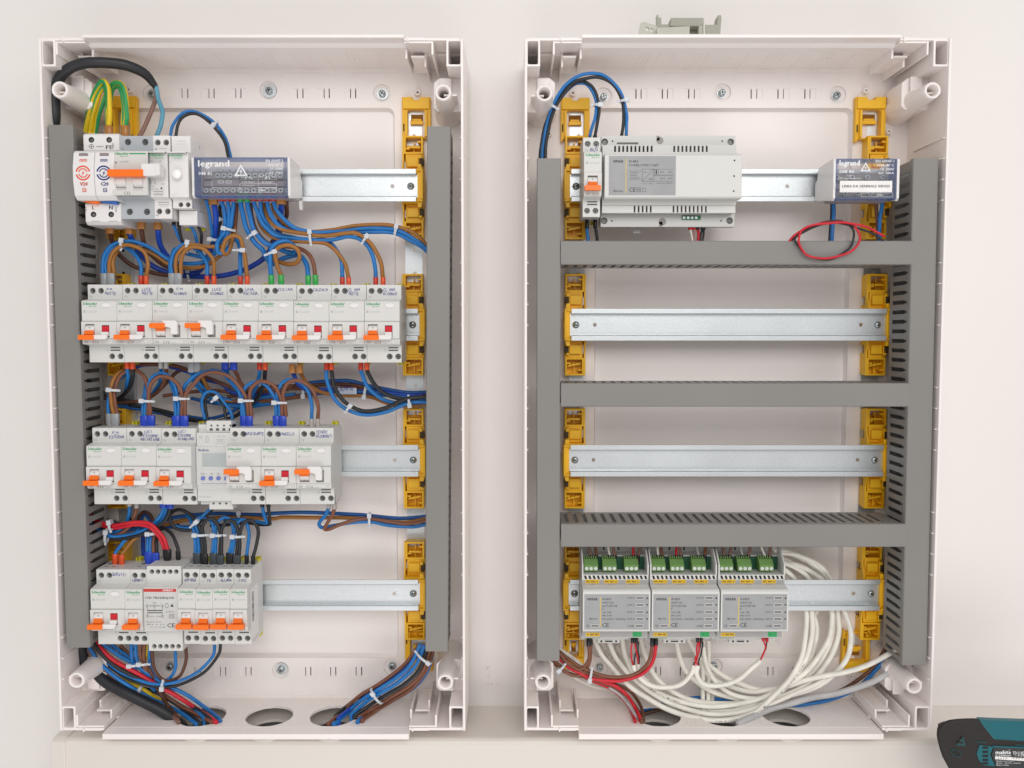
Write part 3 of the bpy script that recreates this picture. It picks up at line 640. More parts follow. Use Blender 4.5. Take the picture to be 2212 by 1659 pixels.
def breaker(label, row, x, mods, name_lines, rating, on, rcd=True, hand_pos=None, group='two-pole breakers with an earth-leakage button', model='DomC45', nm='circuit_breaker', small=False):
    w = U1*mods; D = dev(nm, label, 'breaker', row, x, group); jr = random.Random(label+'j')
    D.location[2] += jr.uniform(-.28, .28)*.001; D.location[1] += jr.uniform(-.3, .3)*.001; D.rotation_euler[1] = jr.uniform(-.002, .002)
    top, bot, hs, hf, ft, fb, tw = 40.5, -39.2, 86, 99.5, 23.8, -20.6, 2.6
    lx, rx = (3.6, 13.2) if mods == 2 else (3.9, 13.2)
    tx = [5.2, 13.7] if mods == 2 else [4.7, 13.3]; bx = [23.3, 32.0] if mods == 2 else [4.5, 13.1]
    win = [(3.6, 13.6, -13.4, -.2)] + ([(20.8, 28.4, -13.4, -1.2)] if rcd else [])
    key = 'b%d%d' % (mods, rcd)
    part('body', lambda m: body(m, w, top, bot, hs, hf, ft, fb, tw, [(a, 34.2) for a in tx], [(a, -33.0) for a in bx], win=win, hp=101.4), MB, D, key=key+'body', bevel=.35)
    rnd = random.Random(label)
    for a in tx: screwhole(D, a, 34.2, 83.4, 'm', rot=round(rnd.choice((.2, .7, 1.1)), 1))
    for a in bx: screwhole(D, a, -33.0, 83.4, 'm', rot=round(rnd.choice((.2, .7, 1.1)), 1))
    # toggle barrel, lever
    part('toggle_barrel', lambda m: m.rod((3.9, -6.8, 95.5), (13.3, -6.8, 95.5), 6.2, 28), mat('barrel_grey_plastic', '#e4e3e1', .4), D, key='barrel')
    dz = -13.3 if not on else -1.6
    def lever(m):
        if not on: m.plate([(97.5, -6.0), (101.6, -6.2), (105, -10.2), (103, -11), (97, -12.5)], [], 4.1, 13.1, 'x')
        else: m.plate([(97.5, -7.6), (101.6, -7.4), (105, -3.2), (103, -2.4), (97, -1.4)], [], 4.1, 13.1, 'x')
        m.plate(rr(.2, 16.3 if not rcd else 15.6, dz-2.6, dz+2.4, .8, 3), [], 102.8, 108.8)
    part('toggle', lever, MOR, D, key='tog%d%d' % (on, rcd), bevel=.5)
    def sym(m):
        if on: txt(m, 'I', 8.4, -12.6, 2.0, 101.0, al='c')
        else: txt(m, 'O', 8.7, -4.6, 2.2, 101.6, width=1.6, al='c')
    part('printed_lettering', sym, MTD, D, key='sym%d' % on)
    if rcd:
        def lever2(m):
            if not on:
                m.plate([(11.9, -11.0), (28.2, -11.0), (28.6, -13), (27, -15.4), (14.6, -15.4), (13.8, -13.2), (12.3, -12.8)], [], 104.5, 107.3)
                m.box(21.2, 28.0, -12, -7.9, 97, 104.6)
            else:
                m.plate([(12.8, 3.4), (25.6, 3.4), (27.6, 1.2), (27.6, -10.6), (24, -10.8), (21, -9.8), (21, -4.4), (18, -3.2), (13.6, -3.2)], [], 103, 107.3)
        part('reset_lever', lever2, MWH, D, key='rl%d' % on, bevel=.5)
        if not on: part('trip_flag', lambda m: m.box(21.1, 28.1, -7.8, -2.0, 97, 101.2), MRD, D, key='flag')
        part('test_button', lambda m: m.cyl(25.8, 18.9, hf-.5, hf+1.3, 4.8, 4.4, n=28, rz=2.5), MWH, D, key='test')
    part('logo_lettering', lambda m: logo(m, 1.5, 19.2, hf+.08), MTG, D, key='logo')
    def pr(m):
        txt(m, model, 5.9, 11.6, 1.9, hf+.08, width=9.6)
        m.rect(2.1, 4.1, 11.4, 13.0, hf+.08); m.add([(1.8, 13.1, hf+.08), (4.4, 13.1, hf+.08), (3.1, 14.2, hf+.08)], [(0,1,2)])
        txt(m, 'N', 2.4, 26.6, 2.6, hs+.08); 
        if mods == 2: txt(m, 'N', 18.2, -27.8, 2.6, hs+.08)
        m.rect(1.8, 6.2, -19.2, -17.6, hf+.08)
        txt(m, '400V~', 1.8, -16.9, 1.0, hf+.08)
        if rcd: txt(m, '30mA', 18.4, -19.6, 1.3, hf+.08); m.plate(rc(30.4, 34.2, -18.6, -16.6), [rc(30.7, 33.9, -18.3, -16.9)], hf+.02, hf+.08)
        txt(m, '16716', 1.9, -13.0, 1.1, 101.48, width=5.5, rot=True)
    part('printed_lettering', pr, MTLG, D, key='pr'+key)
    part('rating_lettering', lambda m: txt(m, rating, 9.9 if mods == 2 else 8.2, -19.8, 2.7, hf+.1, width=6.9), mat('rating_print', '#66686a', .6), D, key='rt'+rating+key)
    bb = (22.2, 32.2) if mods == 2 else (4.6, 14.8)
    part('grip_slot', lambda m: (m.box(*bb, -24.6, -23.3, hs-.2, hs+.06), m.box(*bb, -27.4, -26.0, hs-.2, hs+.06)), mat('shaded_slot', '#5c5d5c', .7), D, key='grip'+key)
    def clipf(m, sz):
        a = 26.6 if mods == 2 else 11
        for s, zz in (sz,):
            m.box(a, a+6.5, min(zz, zz+s*3.4), max(zz, zz+s*3.4), 45, 47.5); m.box(a+4.8, a+6.5, min(zz-s*1, zz+s*3.4), max(zz-s*1, zz+s*3.4), 47.5, 55)
            m.box(a, a+1.7, min(zz-s*1, zz+s*3.4), max(zz-s*1, zz+s*3.4), 47.5, 52)
    part('rail_clip', lambda m: clipf(m, (1, top)), MYC, D, key='clip'+key, bevel=.4); part('rail_clip', lambda m: clipf(m, (-1, bot)), MYC, D, key='clipb'+key, bevel=.4)
    def wireholes(m):
        for a in tx: m.plate(circ(a, 64, 2.6, 14), [], top-.01, top+.05, 'z')
        for a in (bx if mods == 2 else tx): m.plate(circ(a, 64, 2.6, 14), [], bot-.05, bot+.01, 'z')
        for a in tx: m.box(a-2.2, a+2.2, top, top+.05, 73, 75)
    part('wire_entry', wireholes, mat('shaded_slot', '#5c5d5c', .7), D, key='wh'+key)
    def hw(m):
        for i, (s, hx, hz, hh, wd) in enumerate(name_lines): hand(m, s, hx, hz, hh, wd, hs+.1)
    part('handwritten_label', hw, MINK, D)
    return D
X2 = -435.2
names = [('FM NOTTE', [('FM', 20, 34.6, 2.6, 5.2), ('NOTTE', 18, 30.2, 2.9, 11.5)], 'C16', 0), ('LUCE NOTTE', [('LUCE', 20, 34.2, 2.8, 10), ('NOTTE', 20.5, 30.2, 2.8, 11)], 'C10', 0),
  ('FM GIORNO', [('FM', 20, 34.6, 3, 6), ('GIORNO', 16.5, 30, 2.8, 13.5)], 'C16', 1), ('LUCE GIORNO', [('LUCE', 20.5, 34.2, 2.8, 10), ('GIORNO', 18.5, 30, 2.8, 13.5)], 'C10', 1),
  ('LAVA-ASCIUGA', [('LAVA.', 18.4, 34, 3, 11.5), ('ASCIUGA.', 16.5, 30, 3, 17)], 'C16', 0), ('CUCINA', [('CUCINA', 17, 34, 3, 15)], 'C20', 0), ('CALDAIA', [('CALDAIA', 16.8, 34, 3, 15.5)], 'C20', 0),
  ('CLIMA NOTTE', [('CLIMA', 17.4, 34, 3.2, 12), ('NOTTE', 17.8, 30, 3.0, 10.5)], 'C16', 0), ('CLIMA GIORNO', [('CLIMA', 17.4, 34, 3.2, 12), ('GIORNO', 16.6, 30, 2.9, 14.5)], 'C16', 0)]
for i, (n, ln, rt, on) in enumerate(names):
    breaker('wide grey breaker handwritten %s, orange lever %s, second row' % (n, 'up' if on else 'down'), 1, X2 + i*2*U1, 2, ln, rt, on)
X3 = -434.6
for k, (n, ln, rt, on) in enumerate((
      ('FM ESTERNA', [('FM', 21, 34.2, 3, 6.5), ('ESTERNA', 17.5, 30, 3, 16)], 'C16', 0),
      ('LUCI ESTERNE ABITAZIONE', [('LUCI', 18, 35, 2.8, 8.5), ('ESTERNE', 16.8, 31, 2.8, 16), ('ABITAZIONE', 14.4, 27.2, 2.8, 20)], 'C10', 0),
      ('LUCI ESTERNE GIARDINO', [('LUCI', 17.4, 35.6, 3, 8.5), ('ESTERNE', 17.4, 31.8, 2.8, 14), ('GIARDINO', 17, 28, 2.8, 17)], 'C10', 0), ('', [], '', 0),
      ('BASCULANTE', [('BASCULANTE', 16.2, 33.2, 3, 19)], 'C10', 1), ('CANCELLO', [('CANCELLO', 15.8, 33, 3, 15)], 'C10', 0), ('TENDE OSCURANTI', [('TENDE', 17, 35, 3, 13), ('OSCURANTI', 17, 30.6, 3, 18)], 'C16', 1))):
    if k == 3: continue
    breaker('wide grey breaker handwritten %s, orange lever %s, third row' % (n, 'up' if on else 'down'), 2, X3 + k*2*U1 - (.0 if k < 3 else .3), 2, ln, rt, on)
X4 = -434.8
breaker('wide grey breaker handwritten SERVIZI, lever down, left end of bottom row', 3, X4, 2, [('SERVIZI', 16.6, 33.6, 3.2, 15.5)], 'C10', 0)
g1 = 'narrow one-module breakers'
breaker('narrow grey breaker handwritten TIRANTI, between SERVIZI breaker and red-striped transformer', 3, X4+2*U1, 1, [('TIRANTI', 1.6, 27.6, 3, 12)], 'C10', 0, rcd=False, group=g1, model='DomA45')
for i, (n, t, wd) in enumerate((('ASPIRAZ', 'ASPIRAZ.', 14), ('TV', 'TV', 5), ('ALLARM', 'ALLARM.', 12), ('TVCC', 'TVCC', 9))):
    breaker('narrow grey breaker handwritten %s, orange lever down, bottom row' % n, 3, X4+5*U1+i*U1+1.0, 1, [(t, 2 if i == 0 else (7 if i == 1 else 4.6), 27.4, 2.9, wd)], 'C10', 0, rcd=False, group=g1, model='DomA45')
breaker('narrow grey breaker handwritten BUS, left of the wide power supply', 0, at(1259, 380, 86)[0], 1, [('BUS', 7.2, 27, 3.2, 8.4)], 'C10', 0, rcd=False, group=g1, model='DomA45')
# side label with bars on the last breaker of the bottom row
def sidelabel():
    D = [o for o in bpy.data.objects if o.get('label', '').startswith('narrow grey breaker handwritten TVCC')][0]
    x = U1 + .05
    part('side_sticker', lambda m: m.add([(x, -34, 62), (x, -34, 90), (x, 20, 90), (x, 20, 62)], [(0,1,2,3)]), MWH, D)
    def bars(m):
        rnd = random.Random(3); z = -16
        while z < 15:
            t = rnd.choice((.3, .5, .8)); m.add([(x+.06, z, 78), (x+.06, z, 84), (x+.06, z+t, 84), (x+.06, z+t, 78)], [(0,1,2,3)]); z += t + rnd.choice((.3, .5, .7))
    part('bar_print', bars, MTD, D)
sidelabel()
# ------------------------------------------------------------------ red-striped transformer
T_ = dev('bell_transformer', 'pale grey transformer with a red stripe, marked 1TD TR15SI/QOD', 'transformer', 3, X4+3*U1+.4)
w = 2*U1
xs5 = [5.2+6.35*i for i in range(5)]
part('body', lambda m: body(m, w, 44.5, -45.5, 88, 97.5, 24.6, -21.4, -21.3, [(a, 38.6) for a in xs5], [(a+.6, -40.8) for a in xs5], r=2.5), MB, T_, bevel=.35)
for a in xs5: screwhole(T_, a, 38.6, 84.4, 't', r=2.1, rot=.7); screwhole(T_, a+.6, -40.8, 84.4, 't', r=2.1, rot=.2)
part('front_sticker', lambda m: m.rect(.6, w-.6, -20.8, 23.2, 97.55), mat('sticker_grey', '#cfcfcd', .5), T_)
part('red_stripe', lambda m: m.rect(.4, w-1.8, 20.2, 23.4, 97.6), mat('stripe_red', '#c8372f', .5), T_)
part('white_lettering', lambda m: txt(m, 'PERRY', 20, 20.9, 1.9, 97.68, width=10.5, bold=.2, sl=.3), MTW, T_)
def tl(m):
    h = 97.66
    txt(m, '1TD TR15SI/QOD', 2.2, 12.4, 2.7, h, width=29.5, bold=.22)
    m.rect(3.6, 19.4, .1, 1.1, h); m.rect(3.6, 19.4, -2.2, -1.3, h)
    for x in (3.6, 11.2, 19.2): m.rect(x, x+.3, 1.1, 6.2, h)
    for x in (3.6, 19.2): m.rect(x, x+.3, -6, -2.2, h)
    for x, z in ((3.6, 5.6), (11.2, 5.6), (19.2, 5.6), (3.6, -5.6), (19.2, -5.6)): m.plate(circ(x, z, 1.4, 14), [circ(x, z, 1.15, 14)], h-.02, h)
    txt(m, '12V', 10, 8, 1.6, h); txt(m, '4V   8V', 6, 4.8, 1.5, h, width=11); txt(m, '230 V - 50Hz', 5.6, -6.2, 1.4, h, width=12)
    txt(m, 'PRI 230 V - 50 Hz', 2.6, -12, 1.2, h, width=15); txt(m, 'SEC 4    8   12 V', 2.6, -14.6, 1.2, h, width=19); txt(m, '5   10  15 VA', 7.6, -17.4, 1.2, h, width=14)
    m.plate(rr(22.4, 25.6, 3.4, 8.4, 1.5), [rr(22.7, 25.3, 3.7, 8.1, 1.3)], h-.02, h); txt(m, 'ta 40°C', 23, -1.4, 1.5, h, width=8)
    m.plate(rc(26, 31, -7.5, -3), [rc(26.3, 30.7, -7.2, -3.3)], h-.02, h); m.plate(rc(27.2, 29.8, -6.4, -4.1), [rc(27.5, 29.5, -6.1, -4.4)], h-.02, h)
    m.add([(27.6, 4.6, h), (31.2, 4.6, h), (29.4, 8, h)], [(0,1,2)])
part('printed_lettering', tl, MTD, T_)
part('ce_lettering', lambda m: txt(m, 'CE', 23.6, -17.2, 4.4, 97.66, width=8.2, bold=.15), MTD, T_)
# ------------------------------------------------------------------ time switch
D = dev('time_switch', 'digital time switch with four blue buttons under a clear cover, third row', 'timer', 2, X3+6*U1+.2)
w = 2*U1-.3
part('body', lambda m: (m.plate([(44.5, -38), (50, -41), (78, -41), (78, -36), (86, -36), (86, -19.8), (88, -19.4), (88, 21), (86, 22), (86, 35.5), (80, 35.5), (80, 43.5), (50, 43.5), (44.5, 41)], [], .3, w, 'x')), MB, D, bevel=.4)
part('terminal_cover', lambda m: m.box(9.6, w, 35.6, 47.6, 66, 82), MB, D, bevel=.5)
part('terminal_cover', lambda m: m.box(10, w-.6, -46, -36.1, 66, 80), MB, D, bevel=.5)
def th(m):
    for i in range(4):
        x = 13.5+6.6*i
        m.cyl(x+1.2, 42.6, 82, 82.1, 1.1, n=12); m.box(x-.6, x+2.6, 37.2, 39.8, 82, 82.1); m.cyl(x+1.2, -39.6, 80, 80.1, 1.2, n=12)
        m.box(x-1.6, x+3.4, 47.6, 47.7, 69, 77)
part('terminal_hole', th, mat('shaded_slot', '#5c5d5c', .7), D)
part('printed_lettering', lambda m: (m.plate(rc(10, 12.6, 25.5, 32), [rc(10.3, 12.3, 25.8, 31.7)], 86, 86.1), txt(m, '0,5mm²', 3, 31.4, 1.1, 86.1), txt(m, '2,5mm²', 3, 29.8, 1.1, 86.1), txt(m, 'L  (M)  N', 19, 31, 1.6, 86.1, width=11), txt(m, '230-240V~', 21, 27.6, 1.4, 86.1, width=8.6), txt(m, '50-60Hz', 22, 25.9, 1.2, 86.1),
     txt(m, 'R 10a  -30T', 20.6, 23.8, 1.1, 86.1, width=9.6), txt(m, '16(10)A 250V~', 2.2, -32.5, 1.6, 86.1, width=12), txt(m, 'MENU', 4.4, -7.8, 1.8, 88.1, width=6.4),
     m.add([(14.8, -6.9, 88.1), (17, -8, 88.1), (17, -5.8, 88.1)], [(0,1,2)]), m.add([(24.6, -6.9, 88.1), (22.4, -8, 88.1), (22.4, -5.8, 88.1)], [(0,1,2)]), txt(m, 'OK', 30, -7.8, 1.8, 88.1), m.box(5, 33, -17.6, -17, 88, 88.1)), MTB, D)
part('screen', lambda m: m.box(7, 32, .4, 14.6, 88, 88.2), mat('lcd_grey_green', '#b3bcbb', .15), D)
part('screen_frame', lambda m: m.plate(rc(6.2, 33, -2.4, 15.8), [rc(7, 32, .4, 14.6)], 88, 88.7), MB, D, bevel=.2)
part('brand_lettering', lambda m: txt(m, 'theben', 2.4, 16.6, 2.6, 88.2, width=11, bold=.25), MTBL, D)
for i in range(4): part('button', lambda m: m.cyl(7.2+8.0*i, -11.6, 88, 89.6, 2.3, 2.0, n=20), mat('blue_button', '#4a61c6', .35), D)
MCL = clear('clear_timer_cover', '#ffffff', '#f6f8fa', a=.965)
part('clear_cover', lambda m: (m.box(-1.2, w+.6, -20.6, 22.6, 98.4, 99.4), m.box(-1.2, -.4, -20.6, 22.6, 89, 98.4), m.box(w-.2, w+.6, -20.6, 22.6, 89, 98.4), m.box(-.4, w-.2, 21.8, 22.6, 89, 98.4), m.box(-.4, w-.2, -20.6, -19.8, 89, 98.4)), MCL, D, bevel=.3)
part('cover_catch', lambda m: (m.box(8, 14, 19.4, 20.2, 99.4, 100.2), m.box(25, 31, 19.4, 20.2, 99.4, 100.2), m.box(0, w-.6, -7.2+2, -6.7+2, 99.4, 99.8)), MCL, D)
# ------------------------------------------------------------------ top row, left enclosure
def obo():
    D = dev('surge_protector', 'white surge protector with red V20 and navy C20 round emblems', 'surge protector', 0, -434.4)
    w = 2*U1+.6
    part('base', lambda m: (m.plate([(44.5, -45), (50, -47.5), (84, -47.5), (88, -44), (88, -26), (84, -24.5), (84, 27), (88, 27), (88, 42.5), (86, 44.5), (48, 44.5), (44.5, 41)], [], .1, w, 'x')), MWH, D, bevel=.8)
    def mod(D, x0, x1, col, code, emb):
        part('module', lambda m: m.plate([(84, -24.4), (97, -24.4), (102, -20), (104.5, -6), (104.5, 8), (102, 22), (99, 24.6), (84, 24.6)], [], x0, x1, 'x'), MWH, D, bevel=.9)
        xc = (x0+x1)/2; f = lambda z: 104.5 if -6 <= z <= 8 else (104.5-(abs(z-1)-7)*.19)
        def emblem(m):
            for r0, r1 in ((6.0, 7.4), (3.7, 4.7)):
                for a0 in (12, 192):
                    n = 16; pts = [(xc+r1*math.cos(math.radians(a0+156*i/n)), 1.6+r1*math.sin(math.radians(a0+156*i/n))) for i in range(n+1)] + [(xc+r0*math.cos(math.radians(a0+156*i/n)), 1.6+r0*math.sin(math.radians(a0+156*i/n))) for i in range(n, -1, -1)]
                    m.plate(pts, [], 104.5, 104.72)
            m.plate([(xc+1.9, 4.6), (xc-1.5, 1.4), (xc+.1, 1.3), (xc-1.9, -1.8), (xc+1.7, 1.9), (xc, 2.0)], [], 104.5, 104.72)
            h2 = 102.9
            for i in range(3): m.plate(circ(xc-2.6+2.6*i, 13.6, 1.2, 14), [circ(xc-2.6+2.6*i, 13.6, .75, 14)], h2, h2+.8)
            m.box(xc-3.6, xc+3.6, 11.9, 12.2, h2, h2+.8); m.box(xc-3.6, xc+3.6, 15, 15.3, h2, h2+.8)
            m.plate(rc(xc-1.6, xc+2.0, -16.6, -13), [rc(xc-1.2, xc+1.6, -16.2, -13.4)], 101.8, 103.4); txt(m, 'T2', xc-.9, -15.6, 1.7, 103.45, width=2.2)
        part('emblem_print', emblem, col, D)
        part('code_lettering', lambda m: txt(m, code, xc+.3, -10.8, 3.5, 104.5, al='c', width=7.6, bold=.35), emb, D)
        part('status_window', lambda m: m.plate(rr(xc-4.6, xc+4.6, 18, 21.6, 1.2, 3), [], 101, 102.6), mat('window_mauve', '#8f8386', .4), D)
    mod(D, -3.2, w/2-.4, MTR, 'V20', mat('code_red', '#c9543f', .5)); mod(D, w/2, w+1.4, MTBL, 'C20', MTBL)
    def holes(m):
        for x, z in ((8.6, 37.8), (26.6, 37.8), (8.6, -37), (26.6, -37)): m.cyl(x, z, 88, 88.06, 2.9, n=18)
    part('terminal_hole', holes, MBL, D)
    for x, z in ((8.6, 37.8), (26.6, 37.8), (8.6, -37), (26.6, -37)): part('terminal_screw', lambda m: m.cyl(x+.4, z-.4, 88.06, 88.1, 1.7, n=14), MDK, D)
    part('printed_lettering', lambda m: (m.plate(circ(8.4, 31.2, 2.4, 18), [circ(8.4, 31.2, 2.05, 18)], 88, 88.08), m.rect(8.2, 8.6, 29, 33.4, 88.08), m.rect(6.2, 10.6, 31, 31.4, 88.08), m.rect(13.4, 20.5, 30.8, 31.3, 88.08), txt(m, 'PE', 23, 28.4, 4.0, 88.08, width=6.6, bold=.3),
        txt(m, 'NPE', 31.4, 29.4, 2.0, 88.08, width=5, rot=True), txt(m, 'L', 7.4, -32, 3.8, 88.1, bold=.3), txt(m, 'N', 24.6, -32, 3.8, 88.1, bold=.3), txt(m, 'V3.0', 2.0, -34, 1.6, 88.1, width=4.6, rot=True), txt(m, 'NPE', 32.6, -34.6, 1.8, 88.1, width=5, rot=True), m.rect(6, 15, -43.9, -43.6, 88.06), m.rect(24, 33, -43.9, -43.6, 88.06)), MTD, D)
    part('orange_catch', lambda m: m.plate([(0, -24.4), (17, -24.4), (14.5, -27.2), (3, -25.4)], [], 88.1, 94), MOR, D, bevel=.3)
    part('blue_catch', lambda m: m.plate([(18, -24.4), (35, -24.4), (35, -27.6), (20, -25.8)], [], 88.1, 94), mat('blue_catch_plastic', '#2c62b8', .4), D, bevel=.3)
obo()
XI = at(258, 380, 86)[0]
def isolator():
    D = dev('main_breaker', 'cool grey main breaker marked C32 with a wide orange handle', 'breaker', 0, XI)
    w = 2*U1-.2
    part('body', lambda m: body(m, w, 42.3, -41.3, 86, 99.5, 24.2, -20.6, 24.1, [(9.4, 36), (27, 36)], [(9.4, -34), (27, -34)], r=3.3), MB2, D, bevel=.4)
    part('front_plate', lambda m: (m.box(.2, w-.2, 3.2, 24, 99.5, 100.6), m.plate(rc(.2, w-.2, -20, 3), [rc(4, 14, -13.2, 2), rc(21, 31, -13.2, 2)], 99.5, 103)), MB, D, bevel=.4)
    part('toggle_barrel', lambda m: (m.rod((4.2, -5.6, 96.4), (13.8, -5.6, 96.4), 7.2, 28), m.rod((21.2, -5.6, 96.4), (30.8, -5.6, 96.4), 7.2, 28)), mat('barrel_grey_plastic', '#e4e3e1', .4), D)
    part('toggle', lambda m: (m.plate(rr(-.8, w-1.2, -2.8, 4.2, .9, 3), [], 103.5, 110.5), m.box(4.6, 13.4, -2, 3, 100, 104), m.box(21.6, 30.4, -2, 3, 100, 104)), MOR, D, bevel=.8, seg=3)
    for x in (9.4, 27):
        for z in (36, -34): screwhole(D, x, z, 83.4, 'big', r=3.0, rot=.6)
    part('logo_lettering', lambda m: (logo(m, 1.8, 20.2, 100.7), m.rect(17, 33.6, 20.8, 22.0, 100.7)), MTG, D)
    part('printed_lettering', lambda m: (txt(m, 'DomA47', 7.4, 12.6, 1.9, 100.7, width=8.8), m.rect(2.2, 4.4, 11.6, 13.6, 100.7), txt(m, 'N', 2.6, 28, 2.6, 86.1), txt(m, 'N', 2.6, -27.5, 2.6, 86.1), m.rect(5, 14, -14.9, -14.6, 103.1), m.rect(21, 30, -14.9, -14.6, 103.1)), MTB, D)
    part('rating_lettering', lambda m: txt(m, 'C32', 11.4, -19.4, 2.9, 103.1, width=6.8), mat('rating_print', '#66686a', .6), D)
isolator()
def fuse():
    D = dev('fuse_holder', 'white fuse holder marked STI with a white pull handle', 'fuse holder', 0, at(332, 380, 86)[0]-.1)
    w = U1-.1
    part('body', lambda m: body(m, w, 42.6, -41, 86, 99.5, 23.8, -20.6, 23.7, [(4.8, 35.6), (13.4, 35.6)], [(4.8, -33.6), (13.4, -33.6)], r=3.0), MWH, D, bevel=.4)
    for x in (4.8, 13.4):
        for z in (35.6, -33.6): screwhole(D, x, z, 83.4, 'f', rot=.2)
    part('pull_handle', lambda m: (m.plate(rr(-2.2, 16, -2, 9.8, 1.5, 3), [], 99.6, 109.5), m.plate(rr(13.0, 16.4, -1.6, 9.2, .6, 3), [], 99.6, 111)), MWH, D, bevel=.8)
    part('logo_lettering', lambda m: logo(m, 1.6, 18.9, 99.6), MTG, D)
    part('printed_lettering', lambda m: (txt(m, 'STI', 2, 13.2, 1.6, 99.6, bold=.15), txt(m, '10.3 x 38', 5.8, 13.2, 1.5, 99.6, width=7.6), txt(m, 'N', 2.0, 28, 2.2, 86.1), m.rect(6, 14, 29.2, 29.5, 86.1), txt(m, '500V~', 2, -11.6, 1.2, 99.6), txt(m, 'A9N15646', 2, -14, 1.3, 99.6, width=8.6), m.rect(2.6, 3, -8.6, -4.8, 99.6), m.rect(6.6, 7, -8.6, -4.8, 99.6), m.rect(13, 16.4, -8.6, -8.2, 99.6), m.cyl(13.2, -12.6, 99.5, 99.62, 1.0, n=12), txt(m, 'N', 2.0, -38.8, 2.2, 86.1)), MTD, D)
    part('grip_slot', lambda m: (m.box(5, 14.6, -16.4, -15.3, 99.5, 99.7), m.box(5, 14.6, -19, -17.9, 99.5, 99.7), m.box(4, 15.4, -25, -24.2, 86, 86.15), m.box(4, 15.4, -27.4, -26.6, 86, 86.15), m.box(5.6, 13.8, -29.2, -28.9, 86, 86.15)), mat('pale_slot', '#a7a7a6', .6), D)
fuse()
def relay():
    D = dev('latching_relay', 'white one-module relay marked RL with a white lens', 'relay', 0, at(371.8, 380, 86)[0])
    w = U1+1.6
    part('body', lambda m: body(m, w, 42.2, -30.5, 86, 98.5, 23.8, -20.6, 23.7, [], [(8, -26.8), (15.4, -26.8)], r=2.5), MWH, D, bevel=.4)
    part('lower_terminal', lambda m: m.box(1.5, w+.8, -46, -31, 46, 74), MWH, D, bevel=.5)
    for x in (8, 15.4): screwhole(D, x, -26.8, 83.4, 'r', r=2.2, rot=.9)
    part('lens', lambda m: m.lathe(9.6, 1.6, [(4.9, 98.4), (4.9, 99.3), (4.2, 100.3), (2.4, 101), (.01, 101.2)], 32), mat('bright_white_lens', '#ffffff', .12, spec=.8), D)
    part('logo_lettering', lambda m: logo(m, 1.6, 18.9, 98.6), MTG, D)
    part('printed_lettering', lambda m: (txt(m, 'RL', 2.6, 12.8, 1.6, 98.6), txt(m, '110/230V~', 4.6, 36.2, 1.5, 86.1, width=11), txt(m, 'X1 (X) X2', 4.8, 33.2, 1.5, 86.1, width=10), txt(m, '110/230V', 2.6, -19.4, 1.4, 98.6, width=7), txt(m, 'X1', 2.4, -29.6, 1.1, 86.1), txt(m, 'X2', 14.8, -30.2, 1.1, 86.1), m.add([(w+.02-.1, 34, 60), (w-.08, 34, 62), (w-.08, 38, 62), (w-.08, 38, 60)], [(0,1,2,3)])), MTLG, D)
    for xa in (-2, 13): part('rail_clip', lambda m: m.box(xa, xa+6, -49, -46.2, 46, 50), MYC, D, bevel=.4)
relay()
MCV = clear('bluish_clear_cover', '#e9edf4', '#9aa0b0', a=.82)
MCV2 = clear('blue_cover_edge', '#dbe4f5', '#6a8ccc', a=.74)
MPC = clear('smoked_cover_face', '#fbfbfd', '#b9bbc0', a=.92, rough=.1)
